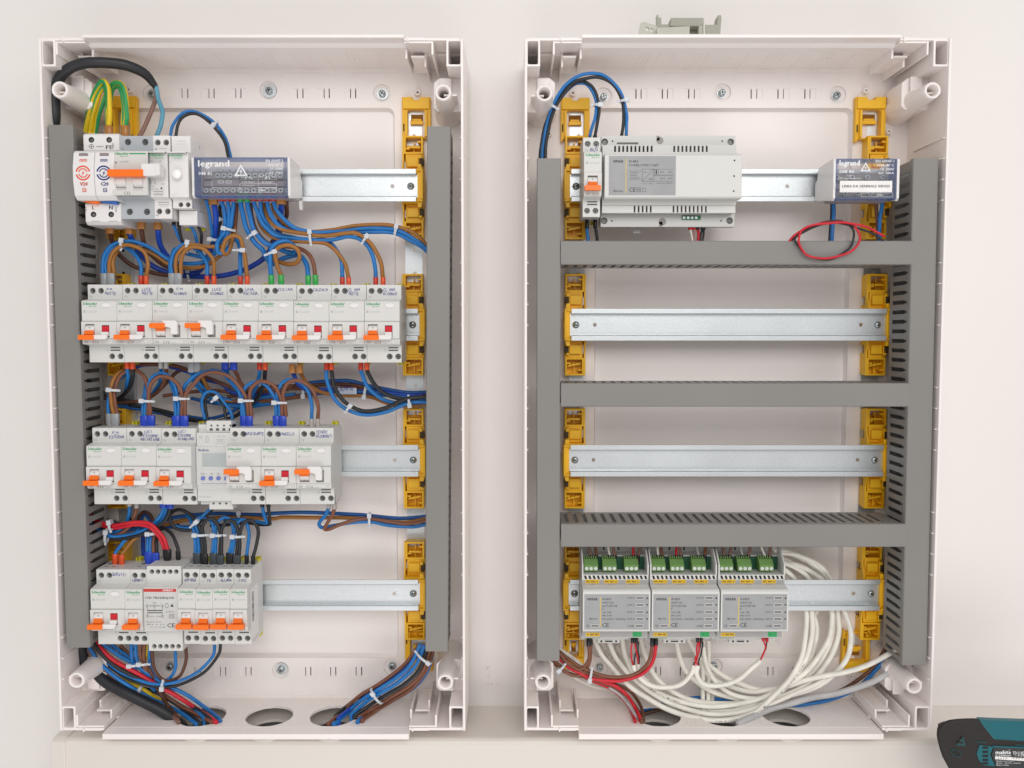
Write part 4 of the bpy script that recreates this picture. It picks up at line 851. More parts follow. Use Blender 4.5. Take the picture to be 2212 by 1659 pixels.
def distblock(label, x0, x1, row, zt, zb, hf, n_up, n_dn, big):
    D = dev('terminal_block', label, 'terminal block', row, x0, 'clear covered terminal blocks'); w = x1-x0; zt -= RZ[row]; zb -= RZ[row]
    def end(m, a, b):
        m.plate([(44.5, zb+6), (hf-4, zb-1.5), (hf-.6, zb+1), (hf-.6, zt-1), (hf-4, zt), (54, zt-2), (50, zt-14), (44.5, zt-16)], [], a, b, 'x')
    part('end_plate', lambda m: (end(m, -2.6, 0), m.box(-2.0, -.2, zt-30, zt-24, hf-.8, hf+.2)), MWH, D, bevel=.5)
    part('end_plate', lambda m: (end(m, w, w+2.6), m.box(w+2.5, w+2.8, zb+14, zb+20, 66, 67), m.plate([(44.5, zb+4), (52, zb+2), (50, zb-7), (44.5, zb-7)], [], w+.4, w+3.4, 'x')), MWH, D, bevel=.5)
    part('base', lambda m: m.box(0, w, zb+3, zt-4, 44.6, 60), mat('block_base_grey', '#dcdadb', .5), D)
    part('busbar', lambda m: (m.box(3, w-3, zb+5.5, zb+13, 60, 70), m.box(3, w-3, zt-18.5, zt-11, 60, 74)), mat('busbar_brass', '#a8a29c', .4, metal=.25, var=.15), D, bevel=.5)
    part('barrier', lambda m: (m.box(2, w-2, zb+14, zb+19, 60, 73), m.box(2, w-2, zb+.6, zb+4, 60, 79), m.box(2, w-2, zb+19.2, zb+22, 60, 68)), mat('mauve_insulator', '#a59a9d', .5, var=.12, scale=200), D)
    for i in range(n_dn):
        x = 5 + (w-10)*i/max(1, n_dn-1); s = part('terminal_screw', lambda m: (m.cyl(x, zb+9, 70, 76, 2.5, n=16), m.box(x-3.2, x+3.2, zb+3.6, zb+14, 60, 68)), mat('block_screw', '#dfe6e6', .3, metal=.2, var=.25, scale=400), D)
        part('cross_recess', lambda m: (m.rect(x-1.7, x+1.7, zb+8.6, zb+9.4, 76.05), m.rect(x-.4, x+.4, zb+7.3, zb+10.7, 76.06)), MBL, s)
    for i in range(n_up):
        x = (18 if big else 8) + (w-(30 if big else 14))*i/max(1, n_up-1); s = part('terminal_screw', lambda m: (m.cyl(x, zt-15.6, 74, 78, 2.4, n=16), m.box(x-2.8, x+2.8, zt-18, zt-8, 60, 71)), mat('block_screw', '#dfe6e6', .3, metal=.2, var=.25, scale=400), D)
        part('cross_recess', lambda m: (m.rect(x-1.7, x+1.7, zt-16, zt-15.2, 78.05), m.rect(x-.4, x+.4, zt-17.3, zt-13.9, 78.06)), MBL, s)
    part('clear_cover', lambda m: m.box(.1, w-.1, zb+.2, zt-.6, hf-1.2, hf), MPC, D)
    part('cover_edge', lambda m: (m.box(.1, w-.1, zt-1.6, zt-.62, hf-20, hf-1.25), m.box(.1, w-.1, zb+.2, zb+1.2, hf-14, hf-1.25), m.box(.1, 1.1, zb+1.25, zt-1.65, hf-18, hf-1.25), m.box(w-1.1, w-.1, zb+1.25, zt-1.65, hf-18, hf-1.25)), MCV2, D)
    part('cover_groove', lambda m: m.plate(rc(1, w-1, zb+1, zt-1.4), [rc(3.6 if big else 2, w-(3.6 if big else 2), zb+2.6, zt-2.6)], hf, hf+.25), MCV, D)
    def tri(m, x, z, s):
        m.plate([(x-s, z), (x+s, z), (x, z+1.75*s)], [[(x-s*.66, z+s*.2), (x+s*.66, z+s*.2), (x, z+1.36*s)]], hf, hf+.3)
        m.plate([(x+.18*s, z+1.15*s), (x-.26*s, z+.62*s), (x-.02*s, z+.62*s), (x-.12*s, z+.22*s), (x+.22*s, z+.76*s), (x, z+.76*s)], [], hf, hf+.3)
    def lt(m):
        h = hf+.3
        if big:
            txt(m, 'legrand', 4.4, zt-12.2, 8.4, h, width=31, bold=.55)
            txt(m, '048 81', 4.6, zt-18.6, 3.5, h, width=13, bold=.15); tri(m, w/2+.4, zt-19.6, 6.8)
            for i, s in enumerate(('EN 60947-1', '40A-40°C', 'Ui  500V', 'Ipk  20kA')): txt(m, s, w-4.6, zt-5.6-4.0*i, 2.6, h, al='r', width=(17, 14.6, 12.4, 13.4)[i], bold=.12)
            for a, b, c, d in ((46, 83, zb+16.2, zb+20.4), (46, 83, zb+12.4, zb+16.2), (18, 83, zb+8.6, zb+16.2), (46, 83, zb+3.8, zb+8.6), (46, 64.8, zb+8.6, zb+20.4)):
                m.plate(rc(a, b, c, d), [rc(a+.22, b-.22, c+.22, d-.22)], h-.05, h)
            txt(m, 'Ø  4,3', 55, zb+17, 2.5, h, al='c', bold=.1); txt(m, 'Ø 6', 74, zb+17, 2.5, h, al='c', bold=.1)
            txt(m, '0,75-4mm²', 55, zb+13.2, 1.9, h, al='c', width=13); txt(m, '4-10mm²', 74, zb+13.2, 1.9, h, al='c', width=11)
            txt(m, '1,5-6mm²', 55, zb+9.6, 1.9, h, al='c', width=12); txt(m, '2Nm', 68, zb+5, 2.0, h, al='c', bold=.15)
            for x in (24, 32): m.plate(rr(x, x+6, zb+13, zb+15.4, 1), [rr(x+.3, x+5.7, zb+13.3, zb+15.1, .8)], h-.05, h)
        else:
            txt(m, 'legrand', 3.0, zt-9.4, 7.0, h, width=20, bold=.5); txt(m, '048 80', 3.0, zt-15.2, 3.2, h, width=15, bold=.15)
            txt(m, 'Solar', 10.5, zt-18.4, 1.7, h); txt(m, 'PV applications', 3.6, zt-21.4, 1.9, h, width=21); tri(m, 29.4, zt-13.4, 5.2)
            for i, s in enumerate(('EN 60947-1', '100A-40°C', 'Ui  500V', 'Ipk  20kA')): txt(m, s, w-3.6, zt-4.6-4.0*i, 2.6, h, al='r', width=(18.4, 17, 13.4, 15)[i], bold=.12)
            m.plate(rc(25.6, w-4, zb+2, zb+6), [rc(25.8, w-4.2, zb+2.2, zb+5.8)], h-.05, h); txt(m, '2Nm', 44, zb+3, 2, h, al='c')
    part('white_lettering', lt, MTW, D)
    if not big:
        part('paper_label', lambda m: m.box(3.8, w-5, zb+6.6, zb+18, hf+.3, hf+.55), mat('white_paper', '#f3f1f0', .6), D)
        part('label_lettering', lambda m: txt(m, 'LINEA DA GENERALE SERVIZI', 6.2, zb+11.4, 2.5, hf+.62, width=w-14, bold=.2), MTD, D)
    return D
distblock('long clear-covered terminal block marked 048 81, feeding blue and brown wires', at(419, 380, 95)[0], at(621, 380, 95)[0], 0, 178.2, 138.6, 95, 11, 13, True)
distblock('small clear-covered terminal block marked 048 80, white label LINEA DA GENERALE SERVIZI', at(1806, 385, 97)[0], at(1938, 385, 97)[0], 0, 176.4, 135.6, 97, 4, 5, False)
# ------------------------------------------------------------------ power supply
def psu():
    x0 = at(1306, 380, 97)[0]; D = dev('power_supply', 'wide pale grey power supply marked 01401, beside the BUS breaker', 'power supply', 0, x0)
    w = at(1603, 380, 97)[0]-x0; z0 = RZ[0]
    G = mat('sticker_mid_grey', '#a2a3a5', .5)
    slots_t = [11.5+4.15*i for i in range(10)] + [72+4.15*i for i in range(9)]
    slots_b = [32+4.15*i for i in range(5)] + [72+4.15*i for i in range(9)]
    wb = at(1588, 380, 66)[0]-x0; wm_ = at(1592, 380, 84)[0]-x0
    part('base_block', lambda m: (m.plate(rc(-.6, wb, -47, 47), [circ(3.2, 40.6, 3.4, 18), circ(wb-5, 40.6, 3.4, 18), circ(3.2, -40.4, 3.4, 18), circ(wb-5, -40.4, 3.4, 18)], 60, 66), m.box(-.6, wb, -45, 45, 44.6, 60)), MB, D, bevel=.5)
    for x in (3.2, wb-5):
        for z in (40.6, -40.4): part('corner_screw', lambda m: (m.cyl(x, z, 60, 63, 2.6, n=16), m.rect(x-2, x+2, z-.4, z+.4, 63.05)), MDK, D)
    part('middle_block', lambda m: (m.box(-.6, wm_, -26.5, 27, 66.1, 82), m.plate(rc(-.6, wm_, 27, 34.4), [rc(s, s+1.9, 27.4, 33.6) for s in slots_t], 70, 80), m.plate(rc(-.6, wm_, -34.4, -26.5), [rc(s, s+1.7, -33.8, -27) for s in slots_b], 70, 80)), MB, D, bevel=.3)
    part('vent_shade', lambda m: (m.box(0, wm_-1, 27.2, 34, 66.2, 69.9), m.box(0, wm_-1, -34, -27, 66.2, 69.9)), MBL, D)  # black boxes put in for the shade inside the vents
    part('front_block', lambda m: m.plate([(82.1, -22.4), (95, -22.4), (97, -20.6), (97, 20.4), (95, 22.4), (82.1, 22.4)], [], 0, w, 'x'), MB, D, bevel=.6)
    part('grey_sticker', lambda m: m.rect(4.2, 71.5, -19.2, 19.8, 97.08), G, D)
    part('yellow_line', lambda m: m.rect(21.2, 21.8, -16.8, 17.4, 97.14), mat('yellow_print', '#e8c53a', .5), D)
    def lt(m):
        h = 97.14
        txt(m, 'VIMAR', 8.2, 13.2, 2.6, h, width=10.4, bold=.25); txt(m, '01401', 24.4, 13.2, 2.6, h, width=8.8, bold=.2); txt(m, 'POWER SUPPLY UNIT', 24.4, 9.4, 2.5, h, width=29.6, bold=.06)
        txt(m, 'By-me', 9.2, -16.4, 2.6, h, width=9.4, bold=.15); txt(m, 'CE', 24.2, -15.8, 4.4, h, width=7.2, bold=.12)
        m.plate(rc(32.4, 36.6, -16, -11.6), [rc(32.8, 36.2, -15.6, -12)], h-.03, h); m.plate(rc(33.6, 35.4, -14.7, -12.9), [rc(33.9, 35.1, -14.4, -13.2)], h-.03, h); m.plate(circ(39.8, -13.9, 2.1, 16), [circ(39.8, -13.9, 1.75, 16)], h-.03, h)
        m.plate(rc(37.6, 49.6, -5.4, 7), [rc(37.9, 49.3, -5.1, 6.7)], h-.03, h); m.add([(37.8, -5.2, h), (38.1, -5.3, h), (49.4, 6.8, h), (49.1, 6.9, h)], [(0,1,2,3)])
        for z in (4.8, -3.4): m.rect(24.6, 37.6, z, z+.22, h)
        for z in (6.6, .9, .2, -5.2): m.rect(49.6, 69, z, z+.22, h)
        m.plate(rc(49.6, 54.4, .9, 6.6), [rc(49.8, 54.2, 1.1, 6.4)], h-.03, h); m.rect(51.2, 52.6, 1.8, 5.8, h)
        for i, s in enumerate(('120-230V~', '50/60Hz', '700-400mA')): txt(m, s, 25.8, 2.4-2.5*i, 1.4, h, width=(8.8, 6.6, 9.2)[i])
        txt(m, 'BUS', 55.8, 3, 1.7, h); txt(m, '29V=', 63.6, 3, 1.7, h); txt(m, 'AUX', 55.8, -3.2, 1.7, h); txt(m, '29V=', 63.6, -3.2, 1.7, h)
        txt(m, '-5°C ÷ +45°C', 38.2, -8.2, 1.4, h, width=11); txt(m, 'Ibus+Iaux ≤ 1280mA', 52.6, -7.6, 1.3, h, width=15.4)
        txt(m, '~', 39.4, 3.2, .9, h, width=2.4); m.rect(44.6, 48.4, -2.9, -2.6, h); m.rect(44.6, 48.4, -3.7, -3.4, h)
    part('printed_lettering', lt, MTD, D)
    part('pin_hole', lambda m: (m.cyl(w-7.8, 15.4, 97, 97.08, .9, n=12), m.cyl(w-8, 0, 97, 97.08, .9, n=12), m.cyl(w-8.2, -15, 97, 97.08, .9, n=12), m.cyl(11.4, 41.4, 66, 66.08, .9, n=10), m.cyl(wb-14, 41.4, 66, 66.08, .9, n=10), m.cyl(11.2, -40.6, 66, 66.08, .9, n=10), m.cyl(wb-14, -40.6, 66, 66.08, .9, n=10)), MBL, D)
    part('top_label', lambda m: m.box(16, 38, 38.4, 40, 66, 66.6), mat('dull_green_strip', '#6f7568', .6), D)
    part('wire_notch', lambda m: (m.cyl(64, -41.5, 66.02, 66.2, 3.8, n=20), m.box(60.2, 64, -47, -41.5, 66.02, 66.2)), mat('shaded_notch', '#a39d9a', .6), D)
    part('wire_notch', lambda m: (m.cyl(60.5, 42, 66.02, 66.2, 3.6, n=20), m.box(56.9, 60, 42, 46.9, 66.02, 66.2)), mat('shaded_notch', '#a39d9a', .6), D)
    C_ = part('green_terminal', lambda m: m.box(84, 103.5, -39.6, -35.4, 66, 67.6), mat('dark_green_connector', '#1f7a4d', .45), D, bevel=.2)
    for i in range(4): part('terminal_screw', lambda m: (m.cyl(86+4.2*i, -37.5, 67.6, 68.4, 1.5, n=12)), MSC, C_)
    part('rail_foot', lambda m: (m.box(35.5, 43.5, -51.5, -47, 46, 50)), MWH, D, bevel=.3)
psu()
# ------------------------------------------------------------------ switch actuators
MGN = mat('olive_green_connector', '#6f9653', .5, var=.08, scale=200); MGD = mat('dark_green_board', '#16563b', .5)
def actuator(label, x0):
    D = dev('switch_actuator', label, 'actuator', 3, x0, 'switch actuators marked 01471'); w = 70.6
    part('front_block', lambda m: m.plate([(78, -22.6), (95, -22.6), (97, -20.8), (97, 20.0), (95, 22), (84, 23.6), (78, 23.6)], [], .3, w-.3, 'x'), MB, D, bevel=.5)
    part('base_block', lambda m: m.box(.3, w-.3, -44.5, 49, 44.6, 58), MB, D, bevel=.5)
    part('label_ledge', lambda m: m.box(.3, w-.3, 22.2, 34, 58, 83), MB, D, bevel=.4); part('label_ledge', lambda m: m.box(1.2, w-1.2, -34.5, -22.7, 58, 80), MB, D, bevel=.4)
    part('grey_band', lambda m: m.rect(.6, w-.6, 22.6, 28.6, 83.06), mat('band_grey', '#adacab', .5), D)
    part('grey_band', lambda m: m.rect(1.6, w-1.6, -34, -24, 80.06), mat('band_grey', '#adacab', .5), D)
    part('vent_slot', lambda m: [m.add([(3.6+4.5*i, 29.4, 83.06), (5.9+4.5*i, 29.4, 83.06), (4.7+4.5*i, 33.2, 83.06), (2.4+4.5*i, 33.2, 83.06)], [(0,1,2,3)]) for i in range(15)], MBL, D)
    for xa in (.3, w-1.8): part('side_cheek', lambda m: m.plate([(58, 34.1), (84, 34.1), (84, 45), (70, 58), (58, 58)], [], xa, xa+1.5, 'x'), MB, D, bevel=.3)
    part('back_plate', lambda m: (m.box(.4, w-.4, 49.2, 66, 44.6, 47), m.box(.4, w-.4, 48, 49.2, 58.1, 62)), MB, D, bevel=.3)
    part('mounting_eye', lambda m: m.plate(rr(1.6, 9.6, 52.5, 59.5, 3, 4), [rr(3.4, 7.8, 54.4, 57.6, 1.5, 4)], 47, 48), MB, D)
    part('dark_slit', lambda m: (m.rect(26, 28, 51, 57.5, 47.06), m.rect(42, 44, 51, 57.5, 47.06), m.rect(3.6, 7.8, 54.4, 57.6, 47.06)), mat('shaded_slot', '#5c5d5c', .7), D)
    part('circuit_board', lambda m: m.box(2, w-2, 34.2, 47.8, 58, 62), MGD, D)
    for cx in (10.6, 30.2, 53.2):
        C_ = part('green_connector', lambda m: (m.plate([(62.1, 35.6), (76, 35.6), (76, 41.8), (70, 47.6), (62.1, 47.6)], [], cx-7.4, cx+7.4, 'x'), [m.box(cx-7.2+2.4*k, cx-6+2.4*k, 47.6, 50, 64, 69) for k in range(6)]), MGN, D, bevel=.3)
        for k in (-1, 0, 1):
            part('terminal_screw', lambda m: (m.cyl(cx+4.8*k, 38.8, 76, 76.9, 1.9, n=14), m.add([(cx+4.8*k-1.2, 38.1, 76.95), (cx+4.8*k-.9, 37.8, 76.95), (cx+4.8*k+1.2, 39.6, 76.95), (cx+4.8*k+.9, 39.9, 76.95)], [(0,1,2,3)])), mat('bright_screw', '#d9dcd8', .3, metal=.4), C_)
        part('yellow_label', lambda m: m.rect(cx-6.6, cx+7.8, 24.9, 28.9, 83.12), mat('yellow_label_print', '#f0c21e', .5), D)
        part('black_lettering', lambda m: txt(m, 'NC NO C', cx+.6, 25.8, 2.2, 83.2, al='c', width=12.4, bold=.2), MTD, D)
    part('black_lettering', lambda m: [txt(m, 'OUT %d' % (i+1), cx+.8, 22.7, 1.7, 83.14, al='c', width=7) for i, cx in enumerate((10.6, 30.2, 53.2))], MTD, D)
    part('grey_sticker', lambda m: m.rect(1.8, w-2, -19.6, 17.6, 97.06), mat('sticker_mid_grey', '#a2a3a5', .5), D)
    part('yellow_line', lambda m: m.rect(18.2, 18.9, -16.4, 14.6, 97.12), mat('yellow_print', '#e8c53a', .5), D)
    def lt(m):
        h = 97.12
        txt(m, 'VIMAR', 4.2, 11, 2.7, h, width=11.4, bold=.25); txt(m, '01471', 20.2, 11.2, 2.4, h, width=8.8, bold=.2)
        for i, s in enumerate(('SWITCH', 'ACTUATOR')): txt(m, s, 20.2, 7.6-3.5*i, 2.2, h, width=(11.4, 15.6)[i], bold=.05)
        txt(m, 'µ', 20.2, 1.2, 1.8, h); txt(m, '~w~ 16A', 20.2, -2.4, 2.1, h, width=9.6, bold=.05); txt(m, '(M) 3,5A', 20.2, -6.2, 2.2, h, width=10.2, bold=.05); txt(m, '120-230V~ 50/60Hz', 20.2, -9.6, 2.1, h, width=24.4, bold=.05)
        txt(m, 'By-me', 7.2, -9.6, 2.4, h, width=8.4, bold=.15); txt(m, 'CE', 20, -17, 4.4, h, width=7.2, bold=.12)
        for i in range(4):
            z = 12.6-7.4*i; txt(m, 'OUT %d' % (i+1), 46.2, z, 2.0, h, width=7.2, bold=.08)
            s = 1 if i % 2 == 0 else -1; m.add([(65.6, z+1-.9*s, h), (68.2, z+1-.9*s, h), (66.9, z+1+1.1*s, h)], [(0,1,2)])
        txt(m, 'CONF.', 46.4, -16.9, 2.0, h, width=7, bold=.08); m.plate(circ(5.4, -15.8, 1.3, 10), [circ(5.4, -15.8, .9, 10)], h-.03, h)
    part('printed_lettering', lt, MTD, D)
    for x, z in [(55, 12.4-7.4*i) for i in range(4)] + [(54.6, -17), (8.8, -17)]:
        part('push_button', lambda m: m.box(x+.4, x+8, z+.3, z+2.7, 97.1, 97.9), mat('button_grey', '#7f7f7e', .5), D, bevel=.15)
        part('button_frame', lambda m: m.plate(rc(x, x+8.4, z-.1, z+3.1), [rc(x+.4, x+8, z+.3, z+2.7)], 97.06, 97.6), MWH, D)
    part('yellow_label', lambda m: m.rect(5.0, 19.6, -32.9, -28.9, 80.12), mat('yellow_label_print', '#f0c21e', .5), D)
    part('black_lettering', lambda m: txt(m, 'C  NO NC', 12.4, -32.0, 2.2, 80.2, al='c', width=12.4, bold=.2), MTD, D)
    part('green_label', lambda m: m.rect(54.4, 64, -33.4, -28, 80.12), mat('green_label_print', '#2fae62', .5), D)
    part('black_lettering', lambda m: txt(m, '+  -', 59.2, -31.8, 1.6, 80.2, al='c', width=6), MTD, D)
    part('lower_connector', lambda m: (m.box(4.4, 21, -38, -34.6, 60, 72), m.box(52.6, 66, -37.4, -34.6, 60, 72)), MGN, D, bevel=.3)
    part('tooth', lambda m: [m.add([(22+3.6*i, -34.6, 74), (25.6+3.6*i, -34.6, 74), (23.8+3.6*i, -36.1, 74)], [(0,1,2)]) for i in range(8)], MWH, D)
    part('rail_foot', lambda m: (m.box(20, 44, -49, -44.6, 46, 56), m.box(27, 37, -48.4, -45.4, 56, 56.4)), MB, D, bevel=.3)
    part('dark_slit', lambda m: (m.rect(28, 36, -47.6, -46.2, 56.5), m.rect(23, 25, -48, -46, 56.1), m.rect(39, 41, -48, -46, 56.1)), MBL, D)
    part('clear_flap', lambda m: (m.box(1, 1.9, -45, -34.6, 58, 80), m.box(w-1.9, w-1, -45, -34.6, 58, 80)), MCL, D)
for i, n in enumerate(('left of three grey switch actuators, next to the left duct', 'middle of three grey switch actuators under the lowest duct', 'right of three grey switch actuators, beside the bare rail')):
    actuator(n, (73.0, 144.4, 215.9)[i])
# ================================================================== wires and cables
def parse(path):
    fr = 'W'; pts = []
    for t in path.split():
        if t.endswith(':'): fr = t[:-1]; continue
        h = None
        if '@' in t: t, h = t.split('@'); h = float(h)
        x, y = map(float, t.split(',')); pts.append([fr, x, y, h])
    ks = [i for i, p in enumerate(pts) if p[3] is not None]
    if not ks: raise ValueError(path)
    for i, p in enumerate(pts):
        if p[3] is None:
            a = [k for k in ks if k < i]; b = [k for k in ks if k > i]
            if a and b: a, b = a[-1], b[0]; f = (i-a)/(b-a); p[3] = pts[a][3]*(1-f)+pts[b][3]*f
            else: p[3] = pts[a[-1] if a else b[0]][3]
    return [Vector(P(*p)) for p in pts]
def spline(pts, n=6):
    out = []
    q = [pts[0]*2-pts[1]] + pts + [pts[-1]*2-pts[-2]]
    for i in range(1, len(q)-2):
        p0, p1, p2, p3 = q[i-1:i+3]
        for k in range(n):
            t = k/n; t2 = t*t; t3 = t2*t
            out.append(.5*((2*p1)+(p2-p0)*t+(2*p0-5*p1+4*p2-p3)*t2+(3*p1-p0-3*p2+p3)*t3))
    out.append(pts[-1]); return out
NW = [0]; CPTS = {}
def ydrop(path):
    # wires that leave through a cable hole: follow the floor of the enclosure into the hole, then straight down
    fr = 'W'; out = []; last = None
    pts = parse(path); k = 0
    for t in path.split():
        if t.endswith(':'): fr = t[:-1]; continue
        q = t.split('@')[0]; x, y = map(float, q.split(',')); oy = ov(fr, x, y)[1]; p = pts[k]; k += 1
        if oy > 1566: break
        if oy > 1490:
            h = max(p[2], 968-747901/(oy-722)+5)
            p = Vector(at(*ov(fr, x, y), min(h, 78)))
        out.append(p)
    e = out[-1].copy(); e = Vector((e[0], ZBI-2, min(max(e[2], 44), 76))); out.append(e); out.append(Vector((e[0], ZBI-30, e[2])))
    return out
def W(col, r, label, path, f0=None, f1=None, group=None, name='wire', cat='wire', radii=None, stripe=None, n=6, drop=False):
    pts = ydrop(path) if drop else parse(path); r = r*.94 if col in ('blue', 'dblue', 'black', 'rbrown', 'tan', 'dbrown') else r; o3 = pts[0].copy(); sp = spline(pts, n)
    rnd = random.Random(label); ph = [rnd.uniform(0, 6.28) for _ in range(3)]
    rel = []
    for i, p in enumerate(sp):
        a = min(1, i/6, (len(sp)-1-i)/6)*.22
        rel.append((p-o3) + Vector((math.sin(i*.55+ph[0])*a, math.sin(i*.48+ph[1])*a, math.sin(i*.4+ph[2])*a)))
    m = MB_()
    rad = r
    if radii:
        rad = [r]*len(rel)
        for i in range(len(rel)):
            f = i/(len(rel)-1)*(len(radii)-1); k = min(int(f), len(radii)-2); rad[i] = radii[k]+(radii[k+1]-radii[k])*(f-k)
    m.tube(rel, rad, 14 if stripe else (12 if r < 4 else 18), sdir=stripe, tw=(-math.pi*.9/len(rel)*stripe[0] if stripe else 0))
    mats = [wm(col)] + ([wm('green')] if stripe else [])
    w_ = obj(name, m.mesh(name, mats), None, tuple(o3))
    tag(w_, label, cat, group); CPTS[w_.name] = rel
    for f, e, sgn in ((f0, rel[0], 0), (f1, rel[-1], 1)):
        if not f: continue
        c, hw_, ln, d = f[:4]; dx = f[4] if len(f) > 4 else 0
        dz = -1 if d == 'd' else 1
        def fer(m):
            a = r+.7; k = 16
            ring = lambda z, s: [(e[0]+dx+hw_*s*math.cos(2*math.pi*i/k), e[1]+z, e[2]+a*s*math.sin(2*math.pi*i/k)) for i in range(k)]
            if hw_ > 3.2:   # squarish twin sleeve
                ring = lambda z, s: [(e[0]+dx+hw_*s*max(-1, min(1, 1.25*math.cos(2*math.pi*i/k))), e[1]+z, e[2]+a*s*math.sin(2*math.pi*i/k)) for i in range(k)]
            rs = [(-dz*.9, .94), (-dz*.6, 1.0), (dz*ln*.72, .98), (dz*ln, .72)]
            vs = [p for z, s in rs for p in ring(z, s)]
            m.add(vs, [(j*k+i, j*k+(i+1) % k, (j+1)*k+(i+1) % k, (j+1)*k+i) for j in range(3) for i in range(k)] , 0, True)
            m.add(ring(-dz*.9, .94), [tuple(range(k))]); m.add(ring(dz*ln, .72), [tuple(range(k))])
        part('ferrule', fer, fm(c), w_)
    NW[0] += 1
    return w_
def tie(label, fr, x, y, h, ang, hw_, dp, head=1, off=0, tail=6):
    # ang: direction of the bundle in the photo plane, degrees from the right; the band runs across it
    hw_ *= .8; tail *= .55
    p = Vector(P(fr, x, y, h)); g = math.radians(ang)
    u = Vector((-math.sin(g), math.cos(g), 0)); v = Vector((0, 0, 1)); d = Vector((math.cos(g), math.sin(g), 0))
    m = MB_(); k = 20; t = .9; wd = 1.25; vs = []
    for s in (-wd, wd):
        for rr_ in (0, t):
            for i in range(k):
                a = 2*math.pi*i/k
                vs.append(tuple(u*((hw_+rr_)*math.cos(a)) + v*((dp+rr_)*math.sin(a)) + d*s))
    fs = []
    for i in range(k):
        j = (i+1) % k
        fs += [(i, j, 2*k+j, 2*k+i), (k+i, k+j, 3*k+j, 3*k+i), (i, j, k+j, k+i), (2*k+i, 2*k+j, 3*k+j, 3*k+i)]
    m.add(vs, fs)
    c = v*(dp+1.2)*.8 + u*(head*hw_*.62)
    def bx(m, c, a, b, e):
        q = [tuple(c + u*(sx*a) + d*(sy*b) + v*(sz*e)) for sz in (-1, 1) for sy in (-1, 1) for sx in (-1, 1)]
        m.add(q, [(0,1,3,2), (4,6,7,5), (0,4,5,1), (2,3,7,6), (0,2,6,4), (1,5,7,3)])
    T = obj('cable_tie', m.mesh('cable_tie', MTIE), None, tuple(p)); tag(T, label, 'cable tie', 'milky white cable ties')
    part('tie_head', lambda m: bx(m, c, 2.6, 2.3, 1.6), MTIE, T, bevel=.4)
    if tail: part('tie_tail', lambda m: bx(m, v*(dp*.35) - u*(head*(hw_+tail*.4)), tail*.5, 1.1, .5), MTIE, T, bevel=.2)
    return T
# ---------------------------------------------------------------- thick black supply cable, earth loop and first conductors
W('black', 5.6, 'thick black sheathed supply cable curving over the upper left corner and down the left duct',
  'H: 1230,1720@58 1150,1590@62 1010,1480@66 850,1400@66 680,1310@64 500,1215@60 380,1110@56 295,1000@56 W: 168,1330@58 158,1100@60 148,800@60 140,500@60 136,350@64 A: 268,980@74 264,860@77 262,730@78 272,620@78 310,510@80 400,425@82 520,385@82 650,375@80 780,385@76 900,402@72 1000,440@66 1080,495@60 1130,555@55 1158,600@52',
  name='supply_cable', cat='cable', radii=[6.0]*12+[5.4]*10+[5.2,4.8,3.8,2.8], n=5)
W('mauve', 2.3, 'brown grey conductor leaving the black cable end, to the main breaker', 'A: 1158,590@52 1157,690@50 1120,800@54 1062,940@60 1010,1035@64')
W('sky', 2.3, 'pale blue conductor leaving the black cable end, to the main breaker', 'A: 1160,588@53 1180,700@54 1215,810@58 1208,910@62 1165,1030@64')
G_EARTH = 'green and yellow earth wires'
ST = (-1, .1, .3)
W('yellow', 2.7, 'green and yellow earth wire looping from left duct into first brown ferrule', 'A: 530,1010@48 560,840@52 610,660@58 665,560@64 710,550@66 740,640@66 750,800@66 742,945@64', None, ('brown', 3.9, 12, 'd'), G_EARTH, stripe=ST)
W('yellow', 2.7, 'green and yellow earth wire of the left loop, tucked on its inner side', 'A: 575,1010@46 598,850@50 640,690@56 690,590@60 715,600@60 733,700@62 730,800@62 736,945@62', None, None, G_EARTH, stripe=(-1, .1, .3))
W('yellow', 2.7, 'green and yellow earth wire of the right loop, into the second brown ferrule', 'A: 618,1010@44 650,850@48 700,700@54 760,590@58 815,552@62 865,585@64 895,720@65 900,850@65 885,945@64', None, ('brown', 3.9, 12, 'd'), G_EARTH, stripe=(1, .1, .2))
W('yellow', 2.5, 'green and yellow earth wire behind the right loop, inner strand', 'A: 745,750@52 770,620@56 820,590@58 860,640@60 872,780@61 868,945@61', None, None, G_EARTH, stripe=(1, .1, .2))
W('blue', 1.7, 'thin blue wire looping from relay area to back of the long terminal block', 'A: 1285,1030@62 1310,930@60 1370,842@58 1470,806@56 1580,842@54 1690,925@50 1780,1060@46 1825,1230@42')
W('black', 1.7, 'thin black wire looping beside the blue one to the long terminal block', 'A: 1335,1030@62 1352,930@60 1405,855@58 1480,826@57 1560,852@55 1668,940@52 1762,1070@49 1803,1230@46', ('black', 2.2, 6, 'd'))
tie('cable tie on the blue and black loop above the long terminal block', 'A', 1684, 926, 52, -42, 3.6, 2.6, -1)
